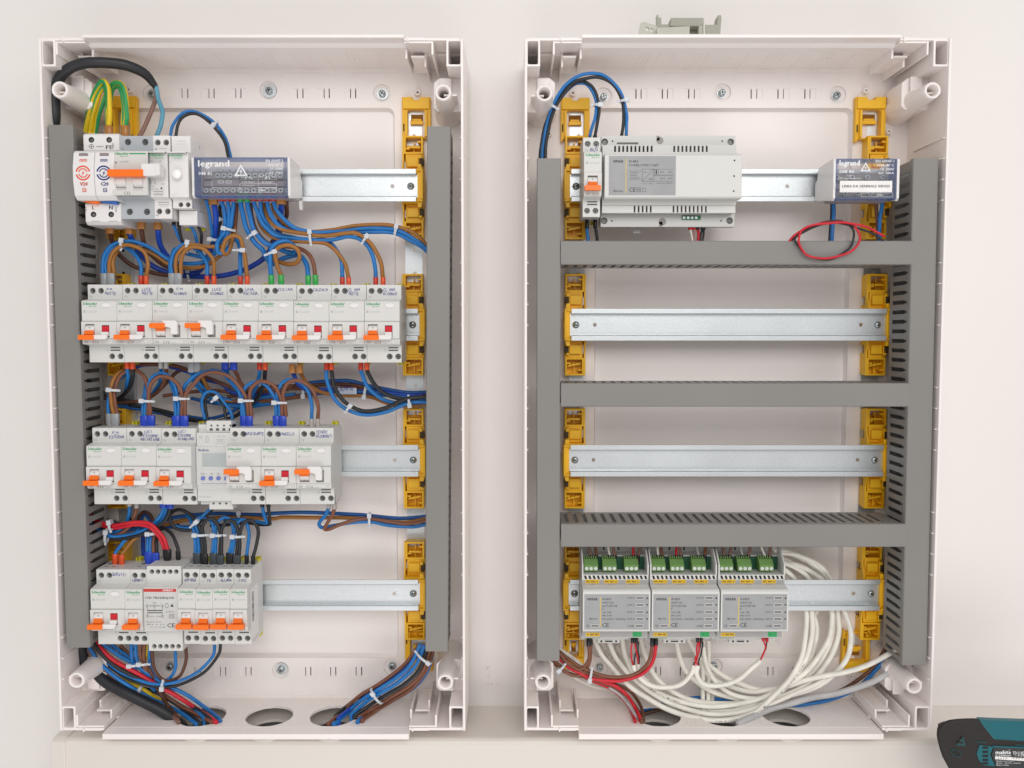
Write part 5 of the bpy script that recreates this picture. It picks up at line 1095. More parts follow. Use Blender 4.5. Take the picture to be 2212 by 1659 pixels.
# ---------------------------------------------------------------- under the long terminal block (frame T)
def gb(col, i): return '%s wire, number %d from the left, leaving the underside of the long terminal block' % (col, i)
W('blue', 1.75, 'thin blue wire from the leftmost black ferrule under the long terminal block', 'T: 458,800@70 488,940@64 528,1130@56 545,1300@50 548,1440@46', ('black', 2.4, 8, 'u'))
W('royal', 2.9, 'royal blue wire from the left brown ferrule under the long terminal block, sweeping down left', 'T: 580,870@66 600,1060@58 605,1250@50 590,1420@44 C: 1440,330@40 1340,540@32 1240,580@30 1130,520@30 1030,420@34 975,330@42 955,190@56', ('brown', 4.6, 10, 'u', -.8), ('brown', 4.2, 9, 'u'))
W('black', 1.7, 'thin black wire hanging behind the blue ones under the long terminal block', 'T: 655,900@52 672,1040@50 668,1200@48 650,1350@46 640,1420@44')
W('dblue', 1.6, 'thin dark blue wire behind the third ferrule of the long terminal block', 'T: 665,880@50 658,980@50 672,1100@49')
W('blue', 2.25, 'blue wire from long terminal block arching left to the FM NOTTE breaker', 'T: 675,820@68 715,920@65 738,1050@62 735,1170@60 700,1290@58 C: 1490,330@56 1440,430@50 1320,490@48 1180,495@48 1060,465@48 950,395@52 850,335@56 740,303@60 630,305@62 545,340@62 490,405@62 466,490@63 468,590@64', ('red', 2.9, 9, 'u'), ('grey', 3.7, 12, 'd', 1.4))
W('blue', 2.25, 'blue wire from long terminal block coiling once above the LAVA-ASCIUGA breaker', 'T: 770,820@68 795,940@66 795,1080@63 775,1220@60 700,1330@62 640,1420@66 618,1500@68 640,1590@66 C: 1540,395@64 1600,330@56 1620,285@52 1660,300@52 1680,380@56 1684,480@60 1684,615@64', ('red', 2.9, 9, 'u'), ('red', 2.6, 10, 'd'))
W('blue', 2.25, 'blue wire from long terminal block arching left to the FM GIORNO breaker', 'T: 862,820@68 858,940@66 835,1090@63 815,1230@60 760,1330@60 700,1440@58 C: 1460,395@52 1380,440@48 1250,420@48 1180,395@50 C: 1110,370@54 1085,420@60 1062,500@62 1070,590@64', ('red', 2.9, 9, 'u'), ('grey', 3.7, 12, 'd', 1.2))
W('rbrown', 2.25, 'dark brown wire dropping behind the sixth ferrule of the long terminal block', 'T: 905,850@58 905,1000@56 885,1150@54 860,1290@52 820,1450@50 780,1600@48')
W('blue', 2.7, 'left blue wire of the green-ferrule pair, curving to the CUCINA coil', 'T: 965,830@68 992,990@66 1035,1160@62 1090,1310@60 1180,1440@58 1290,1550@56 D: 150,450@52 200,500@50 300,450@48 400,420@48 460,440@54 505,520@60 515,610@64', ('green', 3.1, 10, 'u'), ('green', 3.1, 11, 'd'))
W('blue', 2.7, 'right blue wire of the green-ferrule pair, coiling above the CUCINA breaker', 'T: 1065,830@68 1090,980@66 1130,1150@63 1190,1300@61 1300,1420@59 1430,1490@57 D: 230,350@55 330,395@52 390,400@54 400,360@60 330,302@66 250,308@68 192,370@67 178,480@65 188,605@64', ('green', 3.1, 10, 'u'), ('green', 3.1, 11, 'd'))
W('rbrown', 2.3, 'brown wire shadowing the green-ferrule pair down to the CALDAIA breaker', 'T: 1110,850@56 1130,1030@55 1180,1220@54 1290,1380@53 1420,1475@52 D: 300,345@52 430,360@56 510,405@60 560,490@63 578,605@64', None, ('green', 3.1, 11, 'd'))
W('tan', 2.4, 'light brown wire coiling once above the CUCINA breaker', 'D: 160,430@48 250,480@52 340,500@58 410,490@62 440,440@65 415,370@68 340,332@70 260,350@70 222,410@68 238,500@66 275,605@64', None, ('green', 3.1, 11, 'd'))
W('blue', 2.3, 'blue wire from long terminal block running right to the CLIMA GIORNO breaker', 'T: 1160,820@68 1195,940@66 1255,1090@64 1340,1220@62 1480,1330@61 1700,1375@60 1990,1395@60 D: 620,288@60 700,290@60 800,270@61 880,258@62 960,275@62 1040,340@63 1085,430@64 1108,530@64 1112,625@64', ('red', 2.9, 9, 'u'), ('red', 2.6, 10, 'd'))
W('blue', 2.3, 'blue wire from long terminal block running right into the CLIMA NOTTE breaker', 'T: 1255,820@67 1270,960@65 1320,1110@60 1420,1250@56 1560,1330@54 1760,1370@53 D: 560,300@52 660,300@53 730,330@56 785,410@60 812,500@63 817,625@64', ('red', 2.9, 9, 'u'), ('red', 2.6, 10, 'd'))
W('tan', 2.3, 'light brown wire running right from under long terminal block to CLIMA GIORNO', 'T: 1300,850@58 1325,980@58 1390,1110@59 1510,1210@61 1700,1275@62 1990,1320@62 D: 620,250@62 700,250@62 850,226@63 950,232@64 1045,295@65 1115,390@65 1160,500@65 1177,625@64', None, ('orange', 2.6, 10, 'd'))
W('tan', 2.3, 'light brown wire dipping lowest before the CLIMA NOTTE breaker', 'T: 1225,1050@52 1265,1180@54 1365,1310@56 1510,1385@58 1700,1412@59 1990,1435@60 D: 620,308@60 690,330@61 775,400@63 840,500@64 873,625@64', None, ('orange', 2.6, 10, 'd'))
W('blue', 2.3, 'upper blue wire crossing right from long terminal block into the right duct', 'T: 1355,820@68 1390,960@66 1460,1110@63 1580,1220@61 1750,1275@60 D: 400,190@60 540,222@60 700,220@59 850,205@58 1000,190@57 1150,182@56 1280,198@56 1400,245@55 1500,315@54 1600,400@52', ('red', 2.9, 9, 'u'))
W('blue', 2.3, 'lower blue wire crossing right from long terminal block into the right duct', 'T: 1445,820@68 1500,950@66 1600,1090@64 1750,1210@62 1900,1265@61 2050,1285@60 D: 700,228@58 900,220@56 1100,216@55 1280,228@54 1420,290@53 1520,350@52 1600,420@50', ('red', 2.9, 9, 'u'))
W('tan', 2.2, 'brown wire crossing right above the two blue ones into the right duct', 'T: 1430,860@56 1475,990@56 1580,1130@56 1720,1230@57 D: 400,195@56 560,215@56 700,200@56 850,175@56 1000,155@56 1150,150@56 1280,165@56 1400,200@55 1500,265@54 1600,370@50')
W('royal', 2.9, 'royal blue wire sweeping from right brown ferrule of terminal block down to surge protector', 'T: 1565,865@66 1565,990@56 1540,1150@44 1490,1400@34 1400,1560@28 C: 1900,440@26 1830,495@26 1700,560@25 1500,605@25 1300,612@25 1100,590@25 950,540@27 850,470@32 770,370@42 700,230@56', ('brown', 4.6, 10, 'u'), ('brown', 4.2, 9, 'u'))
W('dbrown', 2.6, 'dark brown wire at the right end under the long terminal block', 'T: 1640,790@52 1645,920@48 1645,1050@40 1600,1180@32 1500,1350@26 1380,1500@22')
tie('cable tie on three blue wires under the left half of the terminal block', 'T', 782, 1245, 60, 78, 7, 3.6, 1)
tie('cable tie behind, on the thin wires left of the blue bundle', 'T', 672, 1100, 51, 88, 3, 2.4, 1)
tie('low cable tie where royal blue wire meets the arcs above LUCE GIORNO', 'T', 565, 1400, 50, 86, 5.4, 3, 1)
tie('cable tie on the green-ferrule pair of blue wires', 'T', 1150, 1325, 62, -58, 6.4, 3.4, 1)
tie('cable tie at the centre of the CUCINA coil', 'T', 1440, 1590, 66, -72, 6.6, 3.4, 1, tail=8)
tie('cable tie on the four wires crossing right of the terminal block', 'T', 2000, 1345, 63, 3, 9, 3.2, 1)
tie('cable tie above the CLIMA breakers, where two wires turn down', 'D', 1025, 275, 64, -38, 5.8, 3, 1)
tie('cable tie on the wires entering the right duct, top row', 'D', 1292, 200, 57, -14, 7, 3.2, 1)
# ---------------------------------------------------------------- arcs between the top and second rows (frame C)
W('blue', 2.2, 'blue jumper arching from the FM NOTTE to the LUCE NOTTE breaker', 'C: 500,590@64 492,500@63 520,410@62 580,345@60 660,350@58 730,395@58 780,450@60 805,520@62 805,610@64', None, ('red', 2.6, 10, 'd'))
W('tan', 2.2, 'brown jumper arching from the FM NOTTE to the LUCE NOTTE breaker', 'C: 525,590@65 525,490@65 555,400@66 620,345@66 700,333@66 780,355@66 845,415@66 868,500@65 850,615@64', ('grey', 4.2, 12, 'd', 1.6), ('orange', 2.6, 10, 'd'))
W('tan', 2.2, 'brown wire from the FM NOTTE breaker sweeping right behind the arcs', 'C: 568,590@64 556,490@63 578,410@62 630,360@58 720,345@54 830,370@50 940,430@48 1050,500@47 1180,535@47 1320,530@47 1430,490@47 1500,430@47 1560,380@48')
W('dbrown', 2.5, 'dark brown wire from first brown ferrule of surge protector, sweeping low right', 'C: 530,225@58 545,290@50 590,390@40 680,480@34 800,545@30 950,585@28 1100,605@27', ('brown', 4.2, 9, 'u'))
W('dbrown', 2.5, 'dark brown wire from the main breaker, passing behind the brown arcs', 'C: 808,185@58 822,270@52 860,380@44 940,460@38 1040,525@34 1150,560@32', ('brown', 4.2, 10, 'u'))
W('blue', 1.75, 'thin blue wire curving down right from the fuse holder', 'C: 1095,150@60 1115,210@56 1145,270@52 1180,330@48', ('black', 1.9, 7, 'u'))
W('black', 1.7, 'thin black wire curving down from the fuse holder', 'C: 1142,160@60 1150,220@56 1168,290@52 1200,350@46', ('black', 2.0, 8, 'u'))
W('blue', 1.75, 'thin blue wire curving down right from the relay', 'C: 1210,70@66 1235,150@62 1280,230@58 1302,310@52 1305,400@44', ('black', 2.0, 7, 'u'))
W('black', 1.7, 'thin black wire curving down right from the relay', 'C: 1275,75@66 1305,150@62 1335,230@58 1340,310@52 1330,400@42', ('black', 2.2, 7, 'u'))
W('blue', 2.2, 'blue arc rising from the FM GIORNO breaker towards LUCE GIORNO', 'C: 1082,592@64 1070,500@64 1095,410@63 1150,345@62 1215,322@60 1290,365@58 1350,425@59 1388,500@62 1390,612@64', None, ('red', 2.6, 10, 'd'))
W('tan', 2.2, 'brown arc from the FM GIORNO breaker running right to the brown coil', 'C: 1118,590@65 1112,490@65 1140,400@66 1205,338@66 1290,330@65 1390,348@64 1470,345@62 1540,345@58', ('grey', 4.2, 12, 'd', 1.8))
W('tan', 2.2, 'brown jumper arching from the FM GIORNO to the LUCE GIORNO breaker', 'C: 1160,590@65 1158,490@66 1185,400@67 1240,352@68 1330,358@68 1400,398@67 1448,475@66 1450,615@64', None, ('orange', 2.6, 10, 'd'))
W('tan', 2.3, 'brown wire making a tall narrow loop above the LAVA-ASCIUGA breaker', 'C: 1640,120@52 1630,230@54 1600,330@58 1570,400@62 1545,415@64 1530,370@67 1555,290@69 1620,248@70 1680,270@69 1708,350@67 1728,470@65 1745,615@64', None, ('orange', 2.6, 10, 'd'))
tie('cable tie on the arcs above the FM NOTTE breaker', 'C', 640, 320, 64, -10, 6, 3.4, 1)
tie('cable tie on the arcs above the FM GIORNO breaker', 'C', 1222, 338, 64, -10, 6.4, 3.4, 1)
tie('cable tie on the pair entering the LAVA-ASCIUGA breaker', 'C', 1690, 380, 64, 88, 6, 3.2, -1, tail=8)
tie('dim cable tie on the royal blue wires under the FM GIORNO arcs', 'C', 1230, 590, 28, 0, 7, 3.2, 1)
# ---------------------------------------------------------------- under the second row
W('blue', 2.2, 'blue wire below the FM NOTTE breaker, dropping behind the brown arc', 'U: 770,265@62 780,380@58 775,480@50 750,600@38 680,720@28', ('orange', 2.8, 9, 'u'))
W('black', 2.3, 'black wire below the FM NOTTE breaker, curving into the left duct', 'U: 850,270@62 852,400@58 820,520@50 760,620@42 680,690@36 560,740@34 430,700@34 300,600@36 200,480@38', ('orange', 2.8, 9, 'u'))
W('blue', 2.0, 'blue wire below the LUCE NOTTE breaker, dropping left behind the arcs', 'U: 1266,262@62 1268,340@56 1250,470@46 1190,580@38 1100,690@30 950,800@26 800,830@24 640,820@24', ('lgrey', 2.5, 9, 'u'))
W('rbrown', 2.0, 'brown wire below the LUCE NOTTE breaker, curving back down left', 'U: 1345,262@62 1340,380@56 1290,520@48 1210,620@40 1110,700@34 980,745@30 850,770@28 700,760@28 560,730@30', ('lgrey', 2.5, 9, 'u'))
W('blue', 2.0, 'blue wire from the grey sleeve below the FM GIORNO breaker, sweeping right', 'U: 1720,318@60 1740,430@54 1800,540@46 1900,640@40 2040,740@34 E: 1500,300@30 1650,320@28 1800,322@28 1940,300@28 G: 30,310@28 180,300@28', ('grey', 3.6, 10, 'u'))
W('blue', 2.0, 'second blue wire from the grey sleeve below FM GIORNO, slightly higher', 'U: 1760,318@60 1790,420@53 1860,520@46 1960,600@40 2120,680@34 E: 1560,260@30 1700,290@28 1860,280@28')
W('black', 2.0, 'black wire from the grey sleeve below the FM GIORNO breaker', 'U: 1810,318@60 1850,430@50 1920,530@42 2000,620@36 2100,720@30', ('grey', 3.6, 10, 'u'))
W('tan', 2.2, 'light brown wire from below FM GIORNO running right behind the third row arcs', 'U: 1840,318@58 1890,430@50 1960,560@42 2060,650@36 E: 1480,240@32 1600,275@29 1780,282@28 1950,270@28 G: 200,270@28 350,250@28 550,225@28')
W('rbrown', 2.2, 'dark brown wire crossing from behind the grey sleeves down to the right', 'U: 880,215@34 1100,210@34 1350,215@34 1600,270@34 1860,370@33 2050,450@32 E: 1600,150@30 1750,190@28 1900,190@28 2100,170@28')
W('royal', 2.0, 'dark blue wire crossing behind the grey sleeves, arching above the light wall', 'U: 860,280@32 1000,225@32 1240,215@32 1400,250@32 1600,300@32 1800,370@32 1960,440@32 2150,500@31 E: 1600,190@29 1760,225@28 1960,215@28')
W('blue', 2.2, 'blue wire from the blue sleeve below LAVA-ASCIUGA, curving right', 'C: 1550,1430@60 1560,1500@56 E: 1590,90@50 1650,170@44 1720,240@38 1850,245@32 1980,235@30 G: 200,240@28 400,215@28', ('blue', 3.7, 9, 'u'))
W('blue', 2.1, 'short blue wire beside it, below the LAVA-ASCIUGA breaker', 'C: 1575,1430@60 E: 1570,30@54 1610,110@46 1660,190@40 1700,260@34')
W('rbrown', 2.1, 'brown wire from the blue sleeve below LAVA-ASCIUGA', 'C: 1625,1430@60 E: 1650,30@55 1680,100@48 1740,160@42 1850,170@34 2000,160@30 2150,140@28', ('blue', 3.7, 9, 'u'))
W('blue', 2.1, 'blue wire below the CUCINA breaker, slanting left and back', 'C: 1855,1430@62 E: 1852,30@58 1835,120@50 1795,210@42 1740,290@34', ('red', 2.7, 8, 'u'))
W('black', 2.3, 'black wire below the CUCINA breaker, slanting left and back', 'C: 1905,1430@62 E: 1902,30@58 1890,120@50 1860,200@44 1810,270@36 1700,370@30 1580,430@28 1400,460@27 1250,430@27 1100,390@27 900,340@27 700,310@27', ('orange', 2.7, 8, 'u'))
W('royal', 2.2, 'blue wire from the brown sleeve below the CALDAIA breaker', 'D: 375,1458@60 G: 385,40@54 420,110@46 470,160@40 540,180@34 700,170@30 950,185@28 1150,190@28 1400,225@30 1600,215@34', ('brown', 3.5, 9, 'u'))
W('tan', 2.2, 'light brown wire from the brown sleeve below the CALDAIA breaker', 'D: 440,1458@60 G: 450,30@55 490,100@48 560,160@42 650,200@36 780,225@32 950,225@31 1080,245@30 1240,300@30 1400,322@31 1600,295@34', ('brown', 3.5, 9, 'u'))
W('blue', 2.2, 'blue wire below the CLIMA NOTTE breaker, hanging lowest towards the right duct', 'D: 677,1430@62 G: 675,20@60 688,120@57 735,235@54 830,335@52 950,385@52 1080,395@52 1210,370@52 1340,315@52 1460,283@52 1620,285@50', ('red', 2.7, 8, 'u'))
W('black', 2.3, 'black wire below the CLIMA NOTTE breaker, hanging towards the right duct', 'D: 722,1430@62 G: 722,20@60 738,120@57 782,215@54 860,300@53 960,352@53 1080,362@54 1200,335@55 1330,275@56 1450,245@56 1620,235@54', ('orange', 2.7, 8, 'u'))
W('blue', 2.2, 'blue wire below the CLIMA GIORNO breaker, curving to the right duct', 'D: 980,1430@62 G: 990,30@59 1022,115@55 1085,195@50 1180,262@46 1290,290@44 1420,292@44 1500,285@44 1620,290@42', ('red', 2.7, 8, 'u'))
W('black', 2.3, 'black wire below the CLIMA GIORNO breaker, curving to the right duct', 'D: 1033,1430@62 G: 1050,35@59 1092,115@55 1165,190@51 1265,240@48 1390,262@46 1500,240@46 1620,210@44', ('orange', 2.7, 8, 'u'))
W('dblue', 2.3, 'uppermost blue wire behind, running right between second and third rows', 'G: -120,200@26 100,160@26 330,150@26 560,110@26 740,95@26 900,100@26 1060,140@26 1250,180@27 1420,200@28 1620,195@30')
W('dbrown', 2.3, 'dark brown wire just under the uppermost blue one, between second and third rows', 'G: -200,240@27 0,190@27 240,145@27 520,138@27 760,125@27 950,140@27 1100,190@27 1300,235@28')
W('rbrown', 2.3, 'brown wire behind the small paper tag, second gap', 'G: -150,280@29 60,262@29 260,262@29 430,232@29 620,190@29 760,165@29 950,160@29')
W('dblue', 2.2, 'blue wire passing behind the small paper tag', 'G: 560,190@30 750,190@30 950,190@30 1150,200@30 1350,240@31 1620,230@33')
t_ = thing('paper_tag', 'small white handwritten paper tag on the wires right of the TENDE breaker', 'tag', P('G', 755, 215, 36))
x0, z0, _ = P('G', 755, 216, 36); x1, z1, _ = P('G', 943, 160, 36)
part('tag_paper', lambda m: m.box(0, x1-x0, 0, z1-z0, 0, .5), mat('tag_paper', '#b9c2cf', .6, var=.08), t_)
part('handwritten_label', lambda m: hand(m, 'CAPPA', 1.6, 3.4, 5, 19, .62, t=.5), MINK, t_)
tie('cable tie on the paired wires below the CLIMA NOTTE breaker', 'G', 876, 335, 56, -38, 5.6, 3.2, 1)
tie('cable tie near the right duct, second gap', 'G', 1412, 285, 54, 8, 6.8, 4.2, -1)
tie('cable tie right of the paper tag', 'G', 1018, 205, 34, -8, 9, 3.6, -1)
tie('faint cable tie on the wires left of the paper tag', 'G', 475, 200, 32, 0, 8, 3, -1, tail=0)
# ---------------------------------------------------------------- arcs above the third row
W('rbrown', 2.1, 'brown arc from the FM ESTERNA to the LUCI ESTERNE ABITAZIONE breaker', 'U: 628,950@64 602,840@64 580,700@64 590,560@63 640,430@61 740,320@59 850,288@58 950,325@59 1030,410@61 1065,520@63 1080,680@64 1080,830@64 1078,975@64')
W('tan', 2.1, 'light brown wire from the grey sleeve above FM ESTERNA, outer arc', 'U: 572,950@65 548,840@66 525,700@67 528,570@66 560,450@64 630,350@60 720,300@56 860,290@50', ('grey', 4.6, 12, 'd', 1.2))
W('blue', 2.1, 'blue wire from the grey sleeve above the FM ESTERNA breaker', 'U: 492,950@64 490,820@63 495,700@60 540,560@52 620,450@44 700,390@40 780,330@36', ('grey', 4.0, 12, 'd', 1.6))
W('blue', 1.9, 'blue arc from LUCI ESTERNE ABITAZIONE to the next breaker, left leg doubled', 'U: 1032,980@64 1035,860@64 1050,720@64 1075,560@64 1110,450@64 1180,370@64 1260,340@64 1350,365@64 1430,450@63 1480,560@63 1510,680@64 1525,820@64 1525,980@64', ('blue', 4.4, 13, 'd', -.6), None)
W('blue', 1.9, 'blue wire in the blue sleeve above LUCI ESTERNE ABITAZIONE, outer leg', 'U: 1000,980@63 1000,860@62 1015,700@60 1040,560@56 1060,450@48')
W('rbrown', 2.1, 'brown arc from LUCI ESTERNE ABITAZIONE to LUCI ESTERNE GIARDINO', 'U: 1110,975@65 1105,860@66 1085,700@67 1095,580@67 1140,470@67 1220,405@67 1320,390@67 1420,420@67 1510,500@66 1570,610@66 1590,740@66 1578,860@65 1572,980@65', ('blue', 4.4, 13, 'd', .6), None)
W('blue', 1.9, 'blue outer leg in the blue sleeve above LUCI ESTERNE GIARDINO', 'U: 1482,980@64 1480,850@63 1478,740@61 1460,620@57 1400,470@52', ('blue', 4.4, 13, 'd', .8))
W('blue', 2.0, 'blue wide arc from LUCI ESTERNE GIARDINO over the time switch to BASCULANTE', 'U: 1590,600@60 1640,500@63 1740,400@64 1880,335@64 2030,305@64 E: 1440,2@63 1540,25@62 1620,90@62 1668,170@63 1690,260@64 1698,350@64 1700,412@64')
W('rbrown', 2.1, 'brown wide arc from LUCI ESTERNE GIARDINO over the time switch to BASCULANTE', 'U: 1622,980@65 1622,860@66 1620,740@67 1645,640@68 1720,530@68 1830,430@68 E: 1290,90@68 1370,38@68 1470,20@68 1570,50@68 1655,120@67 1712,200@67 1745,300@66 1755,412@65', ('blue', 4.4, 13, 'd', -.8), ('blue', 4.0, 13, 'd', .6))
W('blue', 2.0, 'blue arc from the BASCULANTE to the CANCELLO breaker', 'E: 1722,412@64 1712,320@64 1705,230@64 1735,150@64 1800,108@64 1870,115@64 1935,160@64 1980,230@64 1998,320@64 2000,412@64', ('blue', 4.0, 13, 'd', -.8), ('blue', 3.8, 13, 'd', .4))
W('rbrown', 2.1, 'brown arc from the BASCULANTE to the CANCELLO breaker', 'E: 1785,412@65 1775,320@66 1765,230@67 1790,150@67 1850,104@67 1930,108@67 1995,155@67 2035,230@66 2052,320@66 2055,412@65', None, ('blue', 3.8, 13, 'd', .6))
W('blue', 2.0, 'blue arc from the CANCELLO to the TENDE OSCURANTI breaker', 'E: 2035,412@64 2028,320@64 2010,230@64 2030,150@64 2075,100@64 2140,85@63 G: 460,120@63 515,190@63 542,280@64 546,360@64 545,438@64', None, ('tin', 2.3, 12, 'd'))
W('rbrown', 2.1, 'brown arc from the CANCELLO to the TENDE OSCURANTI breaker', 'E: 2090,412@65 2080,320@66 2062,230@67 2080,150@67 2130,100@67 G: 420,92@67 500,125@66 560,190@66 595,280@65 605,360@65 600,438@64', None, ('tin', 2.3, 12, 'd'))
W('blue', 1.7, 'thin blue wire curving into the top of the time switch', 'E: 1372,440@60 1350,350@58 1345,260@57 1380,200@57 1430,188@57 1490,220@58 1550,300@60 1600,370@62 1615,450@62', None, None)
W('black', 1.7, 'thin black wire curving into the top of the time switch', 'E: 1400,460@58 1378,350@54 1378,270@53 1410,222@53 1470,232@54 1530,310@58 1552,390@60 1552,455@62', None, ('black', 2.1, 8, 'd'))
W('dblue', 2.0, 'long sagging blue wire behind the sleeves above the third row', 'U: 640,820@26 800,850@26 1000,880@26 1200,920@26 1450,955@26 1700,985@26 E: 1400,430@26 1540,400@26 1680,330@26 1800,310@27')
W('black', 2.1, 'black wire leaving the left duct slots and dipping behind the FM ESTERNA arcs', 'U: 130,430@52 250,480@46 360,570@40 460,660@36 600,720@32 760,740@29 950,810@27 1200,900@26 1500,1000@26 1800,1050@26')
W('dbrown', 2.1, 'dark brown wire leaving the left duct slots beside the black one', 'U: 150,500@50 260,540@44 350,620@39 450,700@35 600,760@31 800,770@29 1000,740@28 1200,640@28 1350,480@29 1500,330@31 1650,280@33')
W('rbrown', 2.1, 'brown wire running low behind the time switch towards the right duct', 'E: 1000,230@30 1200,200@28 1450,180@27 1700,215@27 1950,215@27 G: 300,170@27 550,165@27 800,175@27 1050,175@27 1300,215@28 1620,240@30')
W('dblue', 2.1, 'dark blue wire running low behind the BASCULANTE arcs', 'E: 1250,250@27 1500,300@27 1750,300@27 2000,265@27 G: 400,230@27 650,205@27 900,210@28 1150,220@28 1400,250@29 1620,250@30')
W('black', 2.1, 'black wire behind the red wires, lying against the back near the left duct', 'V: 150,160@44 280,200@38 420,240@32 600,300@30 780,340@29 960,320@28 1150,270@27')
W('dblue', 2.1, 'dark blue wire behind the red wires near the left duct', 'V: 140,260@42 300,330@36 480,345@32 660,320@30 820,300@29 1000,300@28 1200,300@28 1300,290@30')
tie('cable tie on the wires above the FM ESTERNA breaker', 'U', 565, 588, 66, 84, 6.4, 3.6, 1)
tie('cable tie on the wires above the LUCI ESTERNE ABITAZIONE breaker', 'U', 1050, 750, 66, 86, 7, 3.4, 1, tail=8)
tie('cable tie on the wires above the LUCI ESTERNE GIARDINO breaker', 'U', 1560, 715, 67, 88, 7.4, 3.4, 1, tail=8)
tie('cable tie on the thin pair entering the time switch', 'E', 1465, 255, 59, -52, 4, 2.6, 1)
tie('cable tie on the wires above the BASCULANTE breaker', 'E', 1725, 270, 67, 88, 7, 3.4, 1, tail=8)
tie('cable tie on the wires above the CANCELLO breaker', 'E', 2020, 288, 67, 88, 7, 3.4, 1, tail=8)
# ---------------------------------------------------------------- between the third and bottom rows
W('blue', 2.0, 'blue wire below LUCI ESTERNE ABITAZIONE curving down left into the duct', 'V: 602,60@60 600,150@58 570,250@56 510,320@55 420,365@54 330,350@52 240,300@48 150,210@44', ('tin', 2.6, 8, 'u'))
W('rbrown', 2.0, 'brown wire below LUCI ESTERNE ABITAZIONE curving down left into the duct', 'V: 682,80@60 660,180@60 610,280@59 540,350@58 450,390@57 350,395@56 240,365@52 130,300@46', ('tin', 2.6, 8, 'u'))
W('red', 2.0, 'upper bright red wire from left duct to the black sleeve on the transformer', 'V: 170,160@46 240,225@52 330,265@58 430,280@62 560,262@64 690,243@65 800,255@66 880,300@67 950,380@67 1000,460@67 1025,555@66', None, ('black', 4.4, 11, 'd', -.6))
W('red', 2.0, 'lower bright red wire from left duct to the black sleeve on the transformer', 'V: 165,185@44 235,250@50 330,292@56 440,308@60 570,288@62 690,272@63 790,285@64 860,325@65 920,395@65 965,470@65 990,555@65')
W('blue', 2.0, 'blue wire from the blue sleeve below GIARDINO swinging left to the lower tie', 'V: 975,75@60 965,140@60 915,215@60 840,285@60 740,345@60 620,385@60 500,402@60 400,400@60 350,375@58', ('blue', 3.6, 8, 'u'))
W('blue', 2.0, 'inner blue wire from the blue sleeve below GIARDINO to the lower tie', 'V: 1010,75@60 995,150@58 940,230@57 860,300@57 760,350@57 640,378@57 520,415@57 420,415@57 320,370@55 200,290@50 130,240@46')
W('black', 2.0, 'black wire from the blue sleeve below GIARDINO to the lower tie', 'V: 1050,85@60 1035,165@62 970,250@63 870,325@63 740,382@63 600,418@62 480,432@61 390,420@60', ('blue', 3.6, 8, 'u'))
W('black', 2.0, 'black wire hooking from the blue sleeve below GIARDINO round to the right', 'V: 1058,85@58 1048,170@56 1060,240@56 1100,300@56 1180,332@56 1280,328@56 1360,270@57 1440,180@58 1530,95@59 1605,40@60')
W('blue', 1.8, 'blue wire rising from the hook to the time switch underside', 'V: 1100,285@54 1180,308@54 1280,305@55 1350,250@57 1430,160@59 1510,85@60 1555,35@60')
W('black', 2.0, 'black arc above the hook, ending in the tie left of the ASPIRAZ feeders', 'V: 1060,150@50 1110,112@52 1190,115@54 1270,155@56 1320,210@58 1370,280@60 1390,340@62')
W('dbrown', 2.0, 'small dark brown hoop near the upright, above the TIRANTI breaker', 'V: 700,250@30 712,180@32 760,130@33 815,150@33 860,215@32 890,290@30')
W('dblue', 2.0, 'small dark blue hoop inside the dark brown one', 'V: 735,260@28 745,190@30 775,150@31 810,190@31 835,250@29')
W('dblue', 2.3, 'long blue wire running right under the third row into the right duct', 'V: 960,240@28 1100,195@28 1300,165@28 1600,150@28 1850,158@28 2100,165@28 G: 150,1270@28 400,1262@28 700,1265@28 950,1280@28 1150,1298@29 1350,1312@30 1480,1305@31 1610,1285@33')
W('tan', 2.3, 'long brown wire running right under the third row into the right duct', 'V: 760,350@30 900,300@30 1080,255@30 1300,212@30 1600,198@30 1900,195@30 2200,205@30 G: 300,1305@30 600,1305@30 850,1310@30 1060,1322@31 1250,1345@32 1400,1345@33 1610,1305@35')
W('blue', 1.9, 'blue wire below the BASCULANTE breaker bending back left', 'V: 2072,68@62 2085,140@58 2110,220@54 2120,252@50 2060,250@46 1950,228@42 1800,215@38 1650,235@36', ('black', 2.3, 5, 'u'))
W('black', 1.9, 'black wire below the BASCULANTE breaker bending back left', 'V: 2140,72@62 2146,150@58 2155,230@54 2150,268@50 2080,275@46 1950,258@42 1800,262@38 1650,275@36 1500,285@34', ('black', 2.3, 5, 'u'))
W('blue', 2.1, 'blue wire below TENDE OSCURANTI bending right to the duct', 'G: 698,1215@62 675,1270@58 625,1335@52 612,1375@48 650,1393@44 760,1375@40 900,1348@38 1060,1345@38 1200,1368@39 1330,1385@40 1460,1385@40 1610,1350@42', ('tin', 2.2, 6, 'u'))
W('rbrown', 2.1, 'brown wire below TENDE OSCURANTI bending right to the duct', 'G: 748,1222@62 725,1290@59 675,1370@55 662,1405@52 700,1410@48 790,1370@44 920,1330@40 1060,1315@39 1200,1335@40 1350,1360@41 1470,1350@42 1610,1325@44', ('tin', 2.6, 7, 'u'))
FE = [(1330, 'blue', 1348, 1312), ]
W('blue', 1.9, 'blue feeder, left strand above the ASPIRAZ breaker', 'V: 1335,592@64 1328,480@64 1322,380@63 1305,310@60 1290,240@54 1230,160@44', ('slate', 4.2, 13, 'd', 1.4))
W('blue', 1.9, 'blue feeder, right strand above ASPIRAZ, climbing to the slanted tie', 'V: 1370,592@64 1368,480@64 1360,380@64 1345,310@62 1330,240@60 1400,190@58 1500,235@60 1530,300@62 1535,420@64 1520,592@64', None, ('slate', 4.0, 13, 'd', 1.2))
